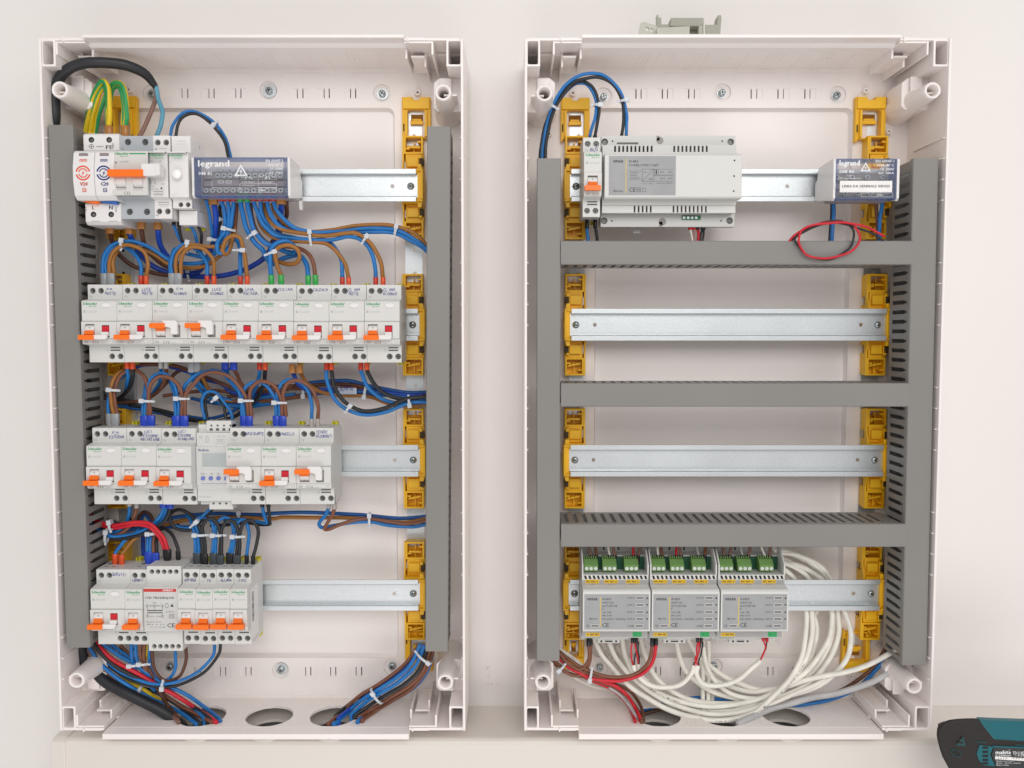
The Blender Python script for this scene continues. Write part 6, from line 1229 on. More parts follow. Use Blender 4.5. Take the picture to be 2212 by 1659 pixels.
W('black', 2.0, 'black feeder, left strand above the ASPIRAZ breaker', 'V: 1412,605@65 1408,480@66 1395,370@66 1375,290@64 1340,230@60')
W('black', 2.0, 'black arc from the ASPIRAZ to the TV breaker', 'V: 1440,605@65 1438,480@66 1418,380@66 1412,290@66 1450,222@65 1510,208@65 1565,250@65 1600,330@66 1612,450@66 1600,610@65', ('black', 4.0, 13, 'd', -1.0), ('slate', 4.0, 13, 'd', .6))
W('blue', 1.9, 'blue arc from the TV to the ALLARM breaker', 'V: 1555,592@64 1558,460@64 1555,350@63 1580,245@62 1640,200@61 1700,208@61 1742,270@62 1748,370@63 1735,480@64 1702,592@64', None, ('black', 4.0, 13, 'd', 1.0))
W('black', 2.0, 'black arc from the TV to the ALLARM breaker', 'V: 1620,610@66 1622,480@67 1618,370@67 1635,290@67 1680,238@67 1735,235@67 1785,285@67 1808,380@67 1800,490@66 1785,612@65', None, ('slate', 4.0, 13, 'd', .6))
W('blue', 1.9, 'blue arc from the ALLARM to the TVCC breaker', 'V: 1740,592@64 1758,470@64 1768,360@63 1790,270@62 1840,218@61 1890,240@62 1918,320@63 1922,430@64 1898,618@64', None, ('black', 2.4, 9, 'd'))
W('black', 2.0, 'black arc from the ALLARM to the TVCC breaker, rightmost', 'V: 1815,612@66 1822,480@67 1822,380@67 1850,280@67 1910,228@67 1970,235@67 2015,300@67 2026,400@67 2000,520@66 1970,628@65', None, ('black', 2.4, 9, 'd'))
W('black', 1.9, 'single black wire curving into the transformer top', 'V: 900,288@50 980,305@52 1055,365@56 1110,450@60 1135,530@62 1140,572@63', None, ('black', 2.6, 10, 'd'))
W('blue', 2.1, 'blue wire slanting down into the SERVIZI breaker', 'V: 720,330@58 640,380@58 560,440@60 500,510@62 458,570@63 442,605@64', None, ('orange', 3.2, 11, 'd'))
W('tan', 2.1, 'brown wire slanting down into the SERVIZI breaker', 'V: 820,350@58 730,385@58 650,440@60 580,520@62 535,580@64 515,615@65', None, ('orange', 3.2, 11, 'd'))
W('blue', 1.9, 'blue wire, left strand in the blue sleeve above TIRANTI', 'V: 830,300@50 808,380@56 800,480@60 802,580@63', None, ('blue', 4.2, 12, 'd', 1.2))
W('blue', 1.9, 'blue wire, right strand in the blue sleeve above TIRANTI', 'V: 870,280@50 842,380@56 832,480@60 832,580@63')
W('rbrown', 1.9, 'brown wire in the blue sleeve above TIRANTI', 'V: 900,300@50 875,390@56 868,490@60 868,590@63', None, ('blue', 4.2, 12, 'd', 2.0))
W('black', 1.9, 'dark wire in the blue sleeve above TIRANTI', 'V: 930,300@48 908,390@54 904,490@60 905,592@62')
W('royal', 2.2, 'royal blue wire dropping behind the sleeves above TIRANTI', 'V: 760,320@34 752,430@34 755,540@34 762,660@34')
tie('upper cable tie on the red wires near the left duct', 'V', 395, 275, 63, 4, 6.6, 3.6, 1)
tie('lower cable tie where the blue and brown wires meet near the left duct', 'V', 352, 395, 60, -8, 9, 4, 1)
tie('cable tie behind the red wires above the TIRANTI breaker', 'V', 842, 370, 62, 88, 5, 3.2, 1)
tie('slanted cable tie above the ASPIRAZ feeders', 'V', 1332, 255, 61, -50, 6, 3.4, 1)
tie('cable tie on the feeders of the ASPIRAZ breaker', 'V', 1375, 383, 66, 88, 8, 3.6, 1, tail=9)
tie('cable tie on the feeders of the TV breaker', 'V', 1572, 385, 66, 88, 7.4, 3.6, 1, tail=9)
tie('cable tie on the feeders of the ALLARM breaker', 'V', 1788, 400, 67, 88, 7, 3.4, 1, tail=8)
tie('cable tie on the long blue and brown wires, hooked to the enclosure', 'V', 1822, 170, 32, 2, 7, 3.4, 1)
tie('cable tie on the four wires near the right duct, third gap', 'G', 1060, 1320, 41, 0, 9, 3.4, 1)
# ---------------------------------------------------------------- lower left bundle
def low(col, r, label, path, **k):
    e = path.split()[-1].split('@')[0].split(',')
    W(col, r, label, path, drop=float(e[1]) > 1590, **k)
low('blue', 2.1, 'outermost blue wire lying on the thick black cable, lower left', 'H: 320,860@58 430,1030@60 560,1150@62 700,1245@62 850,1330@56 1000,1400@48 1150,1480@44 1290,1580@42 1400,1680@36')
low('mauve', 2.1, 'brown grey wire at the edge of the thick black cable, lower left', 'H: 290,860@54 400,1020@56 520,1140@56 660,1230@54 840,1330@50 1010,1450@44 1130,1560@42 1220,1680@34')
low('black', 2.2, 'black wire beside the red one, lower left bundle', 'H: 380,860@60 500,1010@64 640,1110@66 800,1190@66 950,1250@64 1100,1325@60 1270,1430@54 1420,1550@46 1500,1650@38')
low('red', 2.3, 'dark red wire running through the lower left bundle', 'H: 400,860@58 520,985@62 680,1085@64 830,1170@64 990,1262@64 1160,1360@60 1330,1470@54 1460,1560@46 1540,1650@38')
low('blue', 2.1, 'upper blue wire of the lower left bundle, reaching the first cable hole', 'H: 460,870@56 600,970@58 740,1050@60 900,1165@60 1070,1255@60 1240,1345@57 1390,1450@52 1500,1545@45 1570,1640@38')
low('blue', 2.1, 'blue wire partly hidden under the TIRANTI breaker, lower left', 'H: 540,880@52 670,975@54 800,1075@56 930,1190@56 1080,1300@54 1240,1420@50 1360,1530@44 1440,1640@36')
low('dbrown', 2.2, 'brown wire diving steeply to the left edge of the first hole', 'H: 870,1080@60 930,1200@60 985,1320@58 1050,1430@54 1130,1530@46 1200,1620@40')
low('rbrown', 2.2, 'brown wire crossing the lower left bundle towards the first hole', 'H: 620,890@48 740,1010@50 860,1140@52 980,1290@52 1120,1400@50 1280,1490@46 1420,1560@42 1500,1660@36')
low('yellow', 2.2, 'plain yellow wire showing in the lower left bundle', 'H: 630,1170@48 740,1235@54 860,1300@54 960,1365@48 1050,1440@42')
low('black', 2.2, 'lower black wire ending in the first cable hole', 'H: 700,1240@46 900,1290@50 1060,1370@50 1200,1470@46 1320,1570@42 1400,1660@36')
low('blue', 1.8, 'blue wire hanging in a wide loop from the TV breaker', 'H: 1458,860@62 1448,960@62 1400,1040@62 1300,1125@64 1160,1200@66 1010,1230@68 860,1218@68 710,1165@66 580,1095@60 470,1010@54')
low('black', 1.8, 'black wire hanging in a wide loop from the ALLARM breaker', 'H: 1510,860@62 1495,960@62 1430,1060@62 1320,1155@64 1170,1230@65 1010,1255@66 860,1240@66 720,1195@64 600,1130@58 480,1040@52')
low('blue', 2.0, 'left blue wire dropping below the SERVIZI breaker', 'H: 722,860@60 722,980@60 745,1080@60 790,1160@60 860,1220@58 930,1290@54')
low('blue', 2.0, 'right blue wire dropping below the SERVIZI breaker', 'H: 760,860@60 760,980@60 795,1080@60 850,1150@59 920,1220@57 1010,1290@54')
low('rbrown', 2.0, 'left brown wire dropping below the TIRANTI breaker', 'H: 800,860@60 800,980@60 830,1070@60 875,1150@59 910,1230@57')
low('rbrown', 2.0, 'right brown wire dropping below the TIRANTI breaker', 'H: 838,860@60 830,980@60 850,1070@60 895,1140@59 945,1200@57')
low('yellow', 1.9, 'short yellow wire below the TIRANTI breaker', 'H: 862,850@56 858,930@56 850,1010@54')
low('blue', 1.8, 'blue wire looping under the transformer from left to right', 'H: 882,860@58 880,980@58 895,1080@58 945,1165@59 1015,1198@60 1075,1165@61 1110,1080@62 1112,990@62 1100,890@62')
low('dbrown', 1.9, 'black wire looping under the transformer from left to right', 'H: 912,890@60 905,1000@60 930,1110@60 990,1185@61 1070,1200@62 1145,1160@62 1190,1080@62 1205,980@62 1200,880@62')
tie('cable tie left bead on the blue wires below SERVIZI', 'H', 735, 1060, 62, 90, 5.6, 3.4, 1, tail=0)
tie('cable tie right bead on the brown wires below TIRANTI', 'H', 820, 1048, 62, 86, 5.6, 3.4, 1, tail=9)
tie('cable tie on the hanging blue and black loops', 'H', 1000, 1243, 68, -4, 5, 3, -1)
tie('cable tie on the yellow wire of the lower left bundle', 'H', 800, 1272, 56, -30, 4, 3, -1, tail=0)
# ---------------------------------------------------------------- lower right bundle of the left enclosure (frame I)
for col, r, lb, path in (
  ('rbrown', 2.1, 'brown wire on the upper edge of the lower right bundle', 'I: 1330,690@56 1230,830@58 1110,930@60 980,1020@58 870,1085@56 750,1190@52 620,1310@44 540,1400@34'),
  ('blue', 2.2, 'broad blue wire, upper of the lower right bundle', 'I: 1345,680@60 1265,845@63 1150,950@64 1020,1035@63 900,1110@60 780,1210@55 665,1315@46 590,1400@34'),
  ('blue', 2.2, 'blue wire, second of the lower right bundle', 'I: 1375,690@61 1300,860@64 1180,975@65 1040,1060@64 915,1140@60 800,1235@55 690,1330@46 620,1410@34'),
  ('black', 2.2, 'black wire in the middle of the lower right bundle', 'I: 1400,700@60 1335,880@63 1215,1000@64 1070,1085@63 940,1165@59 830,1250@54 740,1330@46 670,1410@34'),
  ('rbrown', 2.2, 'brown wire, left of two on the lower right bundle', 'I: 1425,700@58 1365,890@61 1245,1020@62 1095,1108@61 965,1190@57 860,1265@52 775,1335@45 700,1410@34'),
  ('rbrown', 2.2, 'brown wire, right of two on the lower right bundle', 'I: 1455,700@54 1392,880@57 1275,1030@58 1125,1125@57 990,1210@53 885,1280@49 800,1340@43 730,1410@34'),
  ('blue', 2.1, 'blue wire on the lower edge of the lower right bundle', 'I: 1440,760@50 1400,890@52 1320,1000@53 1210,1080@52 1090,1140@50 950,1200@46 850,1290@42 760,1400@34'),
  ('royal', 2.1, 'royal blue wire underneath the lower right bundle', 'I: 1350,720@50 1240,860@52 1100,970@54 960,1060@54 830,1160@50 700,1260@44 620,1340@40'),
  ('black', 2.1, 'black wire underneath the upper edge of the lower right bundle', 'I: 1310,760@46 1180,890@50 1040,990@50 900,1070@50 790,1150@47 680,1240@42 580,1330@38')):
    W(col, r, lb, path, drop=True)
tie('wide cable tie where the lower right bundle leaves the duct', 'I', 1372, 785, 60, 52, 12.5, 8, -1)
tie('cable tie halfway along the lower right bundle', 'I', 1000, 1090, 61, 37, 12, 7, 1, tail=0)
# ---------------------------------------------------------------- right enclosure, top
W('blue', 1.8, 'blue wire of the tall arc from the left duct to the power supply', 'J: 262,1300@62 268,1150@62 285,1020@62 325,850@62 390,690@64 480,565@66 600,490@68 720,470@68 830,505@67 920,585@66 980,700@64 1008,830@63 1010,930@62 1006,1030@62', None, ('black', 2.2, 5, 'd'))
W('black', 1.8, 'black wire of the tall arc from the left duct to the power supply', 'J: 240,1300@60 248,1150@60 270,1010@60 315,860@60 385,720@61 470,610@63 560,545@65 650,515@67 755,508@67 860,545@66 935,630@65 975,750@64 985,880@63 965,1030@62', None, ('black', 2.2, 5, 'd'))
W('black', 1.8, 'black wire of the inner arc from the left duct to the BUS breaker', 'J: 288,1300@64 294,1150@64 312,1000@64 352,850@64 425,690@64 520,585@63 610,540@62 690,575@62 740,660@62 768,770@62 752,900@62 730,1032@62', None, ('black', 2.3, 5, 'd'))
W('blue', 1.8, 'blue wire of the inner arc from the left duct to the BUS breaker', 'J: 275,1300@58 282,1150@58 300,1000@58 345,840@58 430,690@58 520,590@59 585,557@60 650,568@60 708,630@61 740,730@61 738,830@61 710,930@62 682,1035@62')
tie('cable tie on the four wires above the left duct of the right enclosure', 'J', 350, 768, 64, 66, 6, 4, 1)
tie('cable tie on the pair entering the BUS breaker', 'J', 752, 755, 63, 86, 5, 3, -1)
tie('cable tie on the pair entering the power supply', 'J', 985, 716, 65, -80, 5, 3, 1)
W('blue', 1.8, 'blue wire dropping from the BUS breaker behind the topmost duct', 'L: 658,290@62 664,350@61 670,430@60', ('black', 2.2, 8, 'u'))
W('black', 1.8, 'black wire dropping from the BUS breaker behind the topmost duct', 'L: 732,285@62 745,350@61 752,430@60', ('black', 2.2, 8, 'u'))
W('white', 1.1, 'thin white wire under the green terminal of the power supply', 'L: 1572,300@62 1582,350@61 1596,430@60', ('rred', 2.6, 6, 'u', .3))
W('pink', 1.1, 'thin pinkish wire under the green terminal of the power supply', 'L: 1606,300@62 1604,350@61 1600,430@60', ('rred', 1.8, 6, 'u'))
W('red', 1.5, 'thin red wire under the green terminal of the power supply', 'L: 1640,300@62 1645,350@61 1640,430@60', ('black', 2.0, 6, 'u'))
W('black', 1.2, 'left thin black wire under the green terminal of the power supply', 'L: 1680,300@62 1665,350@61 1660,430@60', ('black', 2.0, 6, 'u'))
W('black', 1.2, 'right thin black wire under the green terminal of the power supply', 'L: 1694,300@62 1690,350@61 1676,430@60', ('black', 1.8, 6, 'u'))
W('blue', 2.1, 'blue wire under the left end of the small terminal block', 'N: 850,20@60 851,120@58 845,260@58 832,440@58', None)
W('black', 1.6, 'black wire just behind the left blue one under the small terminal block', 'N: 832,20@54 833,120@53 825,260@53 812,440@53')
W('rbrown', 2.1, 'brown wire under the right end of the small terminal block', 'N: 1228,20@58 1230,120@56 1238,260@56 1245,440@56')
W('blue', 2.1, 'blue wire under the right end of the small terminal block', 'N: 1282,20@62 1276,120@61 1258,220@60 1255,320@60 1262,440@58')
W('red', 1.15, 'red wire of the loose loop hanging over the topmost duct', 'N: 440,430@92 500,362@98 590,300@100 700,262@102 850,238@103 960,245@103 1035,280@102 1080,350@101 1070,430@101 1000,500@101 900,540@101 780,560@101 680,555@101 600,520@101 552,450@101 542,380@102 575,310@103 680,262@105 820,250@106 950,245@106 1080,265@104 1190,305@100 1300,366@96')
W('black', 1.15, 'black wire of the loose loop hanging over the topmost duct', 'N: 445,445@88 510,375@95 600,318@98 700,262@100 820,230@101 910,232@101 985,262@101 1028,330@100 1022,410@99 980,480@99 900,535@99 800,570@99 700,562@99 610,525@99 545,465@99 514,410@100 520,370@100 600,320@102 700,275@103 840,240@104 960,262@104 1070,295@101 1180,335@98 1290,405@94')
# ---------------------------------------------------------------- right enclosure, bottom row
i = 0
for x0, x1, c in ((672,700,'mauve'), (735,742,'rbrown'), (845,862,'white'), (892,906,'mauve'), (1070,1068,'red'), (1128,1112,'mauve'), (1284,1288,'white'), (1312,1326,'rbrown'), (1448,1450,'red'), (1478,1490,'mauve'),
                  (1632,1648,'lgrey'), (1705,1702,'rbrown'), (1862,1872,'mauve'), (1935,1922,'mauve'), (2022,2034,'lgrey'), (2106,2086,'mauve')):
    act = ('left', 'middle', 'right')[i//6]; cn = i//2 % 3+1; i += 1
    W(c, 1.25 if c in ('white', 'lgrey', 'red') else 1.7, '%s short %s wire in connector %s, %s actuator' % ('left' if i % 2 else 'right', {'mauve':'reddish brown','rbrown':'brown','white':'white','lgrey':'pale grey','red':'red'}[c], 'OUT ' + ('one', 'two', 'three')[cn-1], act),
      'O: %d,1480@60 %d,1530@62 %d,1600@66' % (x0, x0, x1), None, ('black', 2.1, 8, 'd'), 'short wires under the lowest duct')
W('white', 1.3, 'left short white wire in connector OUT three, right actuator', 'P: 200,1480@60 215,1530@62 245,1610@66', None, ('black', 2.0, 8, 'd'), 'short wires under the lowest duct')
W('mauve', 1.7, 'right short reddish brown wire in connector OUT three, right actuator', 'P: 292,1480@60 290,1530@62 287,1605@66', None, ('black', 2.1, 8, 'd'), 'short wires under the lowest duct')
W('rbrown', 1.9, 'brown wire from left actuator looping tightly back to the duct, inner', 'Q: 600,690@62 605,780@62 575,850@62 520,882@62 460,850@62 400,790@60 340,720@56', ('black', 2.6, 8, 'u'))
W('rbrown', 1.9, 'brown wire from left actuator looping back to the duct, outer', 'Q: 618,680@60 612,790@60 585,880@60 520,930@60 440,915@60 380,860@58 300,780@52', ('black', 2.2, 5, 'u'))
W('rbrown', 1.9, 'upper brown wire swinging from the duct up to the middle actuator', 'Q: 1100,690@62 1085,790@62 1040,865@62 960,920@62 860,942@62 740,935@62 620,900@62 520,850@60 440,800@58 360,730@54', ('black', 2.6, 8, 'u'))
W('rbrown', 1.9, 'second brown wire of the swing between duct and middle actuator', 'Q: 1000,910@58 880,955@59 750,955@60 620,925@60 520,885@59 430,840@57 340,760@52')
W('red', 1.9, 'red wire swinging from the duct up to the middle actuator', 'Q: 1132,680@62 1115,790@62 1070,875@62 990,935@62 880,965@62 760,972@62 640,958@61 540,915@60 450,870@58 360,790@54', ('black', 2.2, 6, 'u'))
W('rbrown', 1.9, 'brown wire dropping from the left duct to the first cable hole', 'Q: 300,800@50 380,880@54 480,925@56 600,950@56 720,990@56 830,1040@54 920,1110@52 985,1200@48 1020,1290@44 1040,1400@32', drop=True)
W('dbrown', 1.9, 'dark brown wire bulging furthest right before the first cable hole', 'Q: 640,960@52 760,985@54 870,1020@54 960,1090@52 1010,1170@48 1030,1260@44 1035,1380@32', drop=True)
W('red', 1.9, 'outer red wire dropping into the first hole of the right enclosure', 'Q: 560,940@50 660,985@52 770,1030@52 860,1100@50 925,1190@46 965,1280@42 1000,1400@30', drop=True)
W('red', 1.9, 'inner red wire dropping into the first hole of the right enclosure', 'Q: 680,975@56 800,1005@58 890,1075@57 960,1170@53 1005,1270@46 1030,1380@32', drop=True)
W('lgrey', 1.7, 'grey wire between the two red ones, into the first hole', 'Q: 760,1020@54 850,1085@54 920,1165@51 965,1250@46 1000,1370@32', drop=True)
tie('cable tie on the brown wires just below the left duct, right enclosure', 'Q', 380, 868, 60, -48, 6, 4, -1)
tie('cable tie on the brown and red swing', 'Q', 612, 930, 63, -12, 8.5, 4, -1)
WC = 'white bus cables'
W('white', 2.6, 'white cable joining the left and middle actuators in a short sag', 'Q: 955,850@56 965,890@58 1010,955@60 1090,1005@60 1190,1025@60 1290,1012@60 1370,965@60 1415,900@58 1428,850@56', name='bus_cable', cat='cable', group=WC)
W('white', 2.6, 'white cable joining the middle and right actuators in a wider sag', 'Q: 1460,850@56 1450,920@58 1490,985@60 1580,1010@60 1690,998@60 1800,945@60 1890,870@59 1955,810@57', name='bus_cable', cat='cable', group=WC)
W('white', 2.6, 'white cable tail under the left actuator, pointing down right', 'Q: 993,840@54 1000,900@56 1030,950@56 1060,975@54', name='bus_cable', cat='cable', group=WC)
W('red', .9, 'left red wire dropping to the first white cable', 'Q: 943,665@64 934,740@62 940,800@60 952,850@57', ('black', 1.6, 6, 'u')); W('red', .9, 'right red wire dropping to the first white cable tail', 'Q: 960,665@64 975,730@62 985,790@59 992,840@55', ('black', 1.6, 6, 'u'))
W('black', .9, 'left black wire dropping to the first white cable', 'Q: 978,668@64 972,740@61 962,800@59 957,850@57', ('black', 1.6, 6, 'u')); W('black', .9, 'right black wire dropping to the first white cable tail', 'Q: 992,665@62 990,740@60 998,800@58 996,842@55')
W('red', .9, 'left red wire dropping to the second white cable', 'Q: 1458,660@64 1452,730@62 1455,790@60 1430,850@57', ('black', 1.7, 6, 'u')); W('red', .9, 'right red wire dropping to the third white cable', 'Q: 1472,660@64 1468,740@63 1440,800@61 1462,850@57')
W('black', .9, 'left black wire twisting down to the second white cable', 'Q: 1486,662@62 1470,740@60 1450,800@59 1425,845@57', ('black', 1.7, 6, 'u')); W('black', .9, 'right black wire twisting down to the third white cable', 'Q: 1500,664@62 1492,740@60 1470,800@59 1468,850@57')
W('red', .9, 'red wire hanging from the right actuator', 'R: 6,650@64 22,700@63 12,750@60 -15,805@57', ('rred', 1.8, 5, 'u')); W('black', .9, 'black wire hanging from the right actuator', 'R: 34,660@60 26,710@59 6,760@58 -20,812@56', ('rred', 1.8, 5, 'u'))
L_ = lambda lb, path, r=2.8, c='white', drop=False: W(c, r, lb, path, name='bus_cable', cat='cable', group=WC, drop=drop)
L_('lowest white cable of the big coil, reaching furthest down in the middle', 'Q: 640,640@38 700,760@42 800,890@48 920,1010@52 1060,1110@56 1220,1195@60 1400,1255@62 1580,1282@63 1760,1270@63 1900,1225@62 R: 30,1150@60 140,1040@56 240,920@52 305,790@48 335,640@44 345,500@40 340,400@36 X: 560,900@34 520,700@34 420,560@36 300,460@38 150,400@38')
L_('second lowest white cable of the big coil', 'Q: 750,640@36 810,780@40 900,900@44 1030,1020@48 1180,1120@52 1350,1190@55 1540,1232@57 1740,1230@57 1900,1190@56 R: 60,1120@54 190,1010@50 300,870@47 365,730@44 392,590@41 388,430@38 X: 740,900@34 740,720@32 640,560@34 480,440@36 260,350@37')
L_('third white cable of the big coil, inside the two lowest', 'Q: 865,640@36 890,780@40 955,910@43 1060,1010@46 1200,1090@49 1370,1150@51 1560,1172@52 1760,1160@52 1920,1120@51 R: 80,1070@50 230,985@47 370,870@44 470,740@41 530,620@38 548,500@36 540,400@33 X: 940,900@30 900,660@30 760,540@31 560,420@34 380,390@36 200,380@37')
L_('fourth white cable of the big coil, starting beside the left actuator feet', 'Q: 1010,640@34 1040,760@36 1100,900@40 1200,1010@43 1340,1100@46 1520,1150@47 1720,1165@48 1900,1150@48 R: 100,1115@46 280,1040@43 440,920@40 550,760@37 598,620@35 600,500@33 590,400@31 X: 1010,900@29 980,650@29 880,500@30 720,360@32 520,260@34 330,200@36 170,180@36')
L_('white cable curving past the lower right yellow end clip', 'Q: 1290,640@32 1310,760@34 1370,900@38 1480,1000@41 1640,1080@43 1830,1120@44 R: 60,1125@44 260,1075@45 440,1010@46 580,910@47 665,790@47 700,660@46 690,550@44 650,430@38 X: 1150,950@32 1080,720@31 1000,600@31 880,440@32 700,330@34 500,250@36 250,220@37')
L_('white cable slanting under the middle actuator to the lower right', 'Q: 1385,640@30 1440,740@32 1540,840@34 1680,940@36 1860,1020@37 R: 50,1045@37 200,1010@36 330,950@35 420,870@34 500,740@33 545,600@32 555,430@30')
L_('left straight white cable dropping to the middle cable hole', 'Q: 1500,650@30 1500,800@32 1500,980@36 1502,1180@40 1504,1195@40', 2.4, drop=True)
L_('right straight white cable dropping to the middle cable hole', 'Q: 1546,650@28 1548,800@30 1545,980@33 1540,1180@38 1544,1195@38', 2.4, drop=True)
L_('short white cable beside them, under the middle actuator', 'Q: 1578,900@28 1578,1000@30 1576,1100@33 1575,1180@36 1590,1290@38', 2.4)
L_('white cable leaving the left duct, lying behind the brown wires', 'Q: 330,700@44 430,760@44 520,830@42 600,900@38', 2.2)
L_('white cable low behind the first hole wires', 'Q: 480,935@36 560,985@36 660,1020@36 780,1042@36 900,1060@36', 2.2)
L_('faint white cable hanging behind the left actuator', 'Q: 690,640@24 760,760@26 860,880@30 980,990@34 1100,1080@38 1260,1170@42', 2.4)
L_('upper white cable in the fan right of the actuators', 'X: 150,170@30 330,190@29 500,270@28 700,380@27 880,500@26 1000,640@26 1060,800@26')
L_('white cable from lower right duct crossing the yellow end clip', 'R: 1060,720@54 1000,755@54 900,815@54 780,865@54 650,905@53 500,930@50 350,965@46 200,1010@42 60,1040@40 Q: 1900,1060@40 1750,1030@38 1600,970@34 1500,860@30 1440,740@28 1400,640@26')
W('dbrown', 2.2, 'dark brown wire from lower right duct curving down left', 'R: 980,690@44 920,800@46 850,885@46 760,960@44 650,1030@41 520,1085@38 380,1120@36 Q: 2100,1170@34 1800,1160@32 1600,1150@31 1400,1150@30 1200,1190@30 1020,1235@30')
W('blue', 2.3, 'blue wire from lower right duct sweeping along the bottom', 'R: 1000,700@42 950,800@44 890,890@45 800,985@44 690,1060@42 560,1110@40 420,1145@38 250,1165@36 Q: 2050,1160@34 1850,1135@32 1650,1118@31 1450,1108@30 1250,1140@30 1030,1200@30')
W('lgrey', 3.4, 'thick pale grey cable from the lower right duct corner to the third hole', 'R: 1130,800@58 1060,855@58 960,925@56 840,990@54 700,1040@52 560,1075@50 400,1105@48 240,1145@48 100,1185@47 Q: 1950,1228@48 1860,1268@52 1790,1305@60 1760,1420@60', drop=True, name='bus_cable', cat='cable')
L_('white cable arching high behind the right actuator and down beside the coil', 'X: 150,320@26 330,330@25 480,420@24 620,560@23 700,700@22 760,900@22 790,1100@24 R: 400,430@26 425,560@28 410,700@30 350,830@34 250,950@38 120,1050@42 0,1110@44 Q: 1800,1150@46 1600,1150@46 1400,1120@45 1230,1050@42 1120,950@36 1060,820@30 1040,700@26')
L_('thin white cable crossing the coil below the right actuator', 'Q: 1500,700@36 1530,850@40 1600,980@46 1720,1070@50 1860,1110@50 R: 20,1100@50 160,1020@48 280,900@44 350,780@40 375,640@36 380,430@30', 2.4)
L_('white cable at the back of the coil, lying along the floor of the enclosure', 'Q: 820,690@22 900,850@26 1010,990@32 1150,1090@38 1330,1170@44 1520,1205@48 1720,1205@50 1900,1175@50 R: 60,1150@50 220,1090@50 400,1010@48 520,940@44', 2.4)
# printing along three of the white cables
def cable_print(start, s, t0, step=1.55, hgt=1.7, flip=False):
    c = [o for o in bpy.data.objects if o.get('label', '').startswith(start)][0]
    sp = CPTS[c.name]; L = [0]
    for a, b in zip(sp, sp[1:]): L.append(L[-1]+(b-a).length)
    def pos(d):
        i = max(0, min(len(L)-2, next((k for k in range(len(L)-1) if L[k+1] >= d), len(L)-2)))
        f = (d-L[i])/max(1e-6, L[i+1]-L[i]); return sp[i].lerp(sp[i+1], f), (sp[i+1]-sp[i]).normalized()
    def pr(m):
        for k, ch in enumerate(s):
            if ch == ' ': continue
            p, t = pos(L[-1]*t0 + k*step)
            if flip: t = -t
            u = Vector((t[0], t[1], 0)).normalized(); v = Vector((-u[1], u[0], 0)); vs, fs, asp = text_geo(ch); wd = min(hgt*asp, step*.8)
            m.add([tuple(p + u*(a*wd*1.0) + v*((b-.5)*hgt) + Vector((0, 0, 2.92))) for a, b in vs], fs)
    part('printed_lettering', pr, MTD, c)
cable_print('lowest white cable of the big coil', 'VIMAR TE 1X2X0.50/M CEI-UNEL 36762 C-4', .40)
cable_print('second lowest white cable of the big coil', 'CEI-UNEL 36762 C-4 U0=400 VIMAR TE 1X2X0.50', .50)
cable_print('third white cable of the big coil', '1X2X0.50/M CEI-UNEL 36762 C-4 U0=400', .10)
cable_print('faint white cable hanging', 'VIMAR TE 1X2X0.50', .12)
# ================================================================== the cut rail pieces lying on top of the right enclosure
def loose():
    def pz(x, y, h): return P('Z', x, y, h)
    H0 = 52
    b = pz(300, 560, H0); D = thing('metal_offcut', 'grey green metal offcut resting on top of the right enclosure', 'metal offcut', (b[0], b[1], 0))
    def q(pts, h): return [(pz(x, y, h)[0]-b[0], pz(x, y, h)[1]-b[1]) for x, y in pts]
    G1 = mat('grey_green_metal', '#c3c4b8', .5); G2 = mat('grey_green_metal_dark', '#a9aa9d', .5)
    part('side_plate', lambda m: m.plate(q([(230,600),(270,330),(330,298),(560,370),(560,600)], 40), [q([(392+34*math.cos(a), 435+38*math.sin(a)) for a in [i*.52 for i in range(12)]], 40), q([(468+32*math.cos(a), 455+36*math.sin(a)) for a in [i*.52 for i in range(12)]], 40)], 38, 41), G1, D, bevel=.3)
    part('folded_flange', lambda m: m.plate(q([(545,600),(555,190),(585,190),(590,240),(636,240),(636,360),(800,360),(800,600)], 30), [], 26, 33), G2, D, bevel=.3)
    part('top_bar', lambda m: m.plate(q([(800,385),(808,238),(1385,238),(1385,385)], 34), [], 14, 36), G2, D, bevel=.4)
    part('front_bar', lambda m: m.plate(q([(560,600),(560,412),(1138,384),(1138,600)], 46), [], 36.2, 48), G1, D, bevel=.4)
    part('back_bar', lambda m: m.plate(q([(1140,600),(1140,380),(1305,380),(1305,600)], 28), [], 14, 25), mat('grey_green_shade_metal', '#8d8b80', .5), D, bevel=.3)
    part('end_post', lambda m: (m.plate(q([(1305,600),(1305,375),(1380,375),(1380,600)], 42), [], 36, 44)), G1, D, bevel=.3)
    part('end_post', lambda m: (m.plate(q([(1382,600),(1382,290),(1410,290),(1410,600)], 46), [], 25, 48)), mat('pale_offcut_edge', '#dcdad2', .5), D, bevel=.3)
    part('end_flange', lambda m: m.plate(q([(1410,600),(1412,360),(1620,360),(1640,190),(1690,190),(1700,250),(1672,600)], 34), [], 20, 36), G2, D, bevel=.3)
loose()
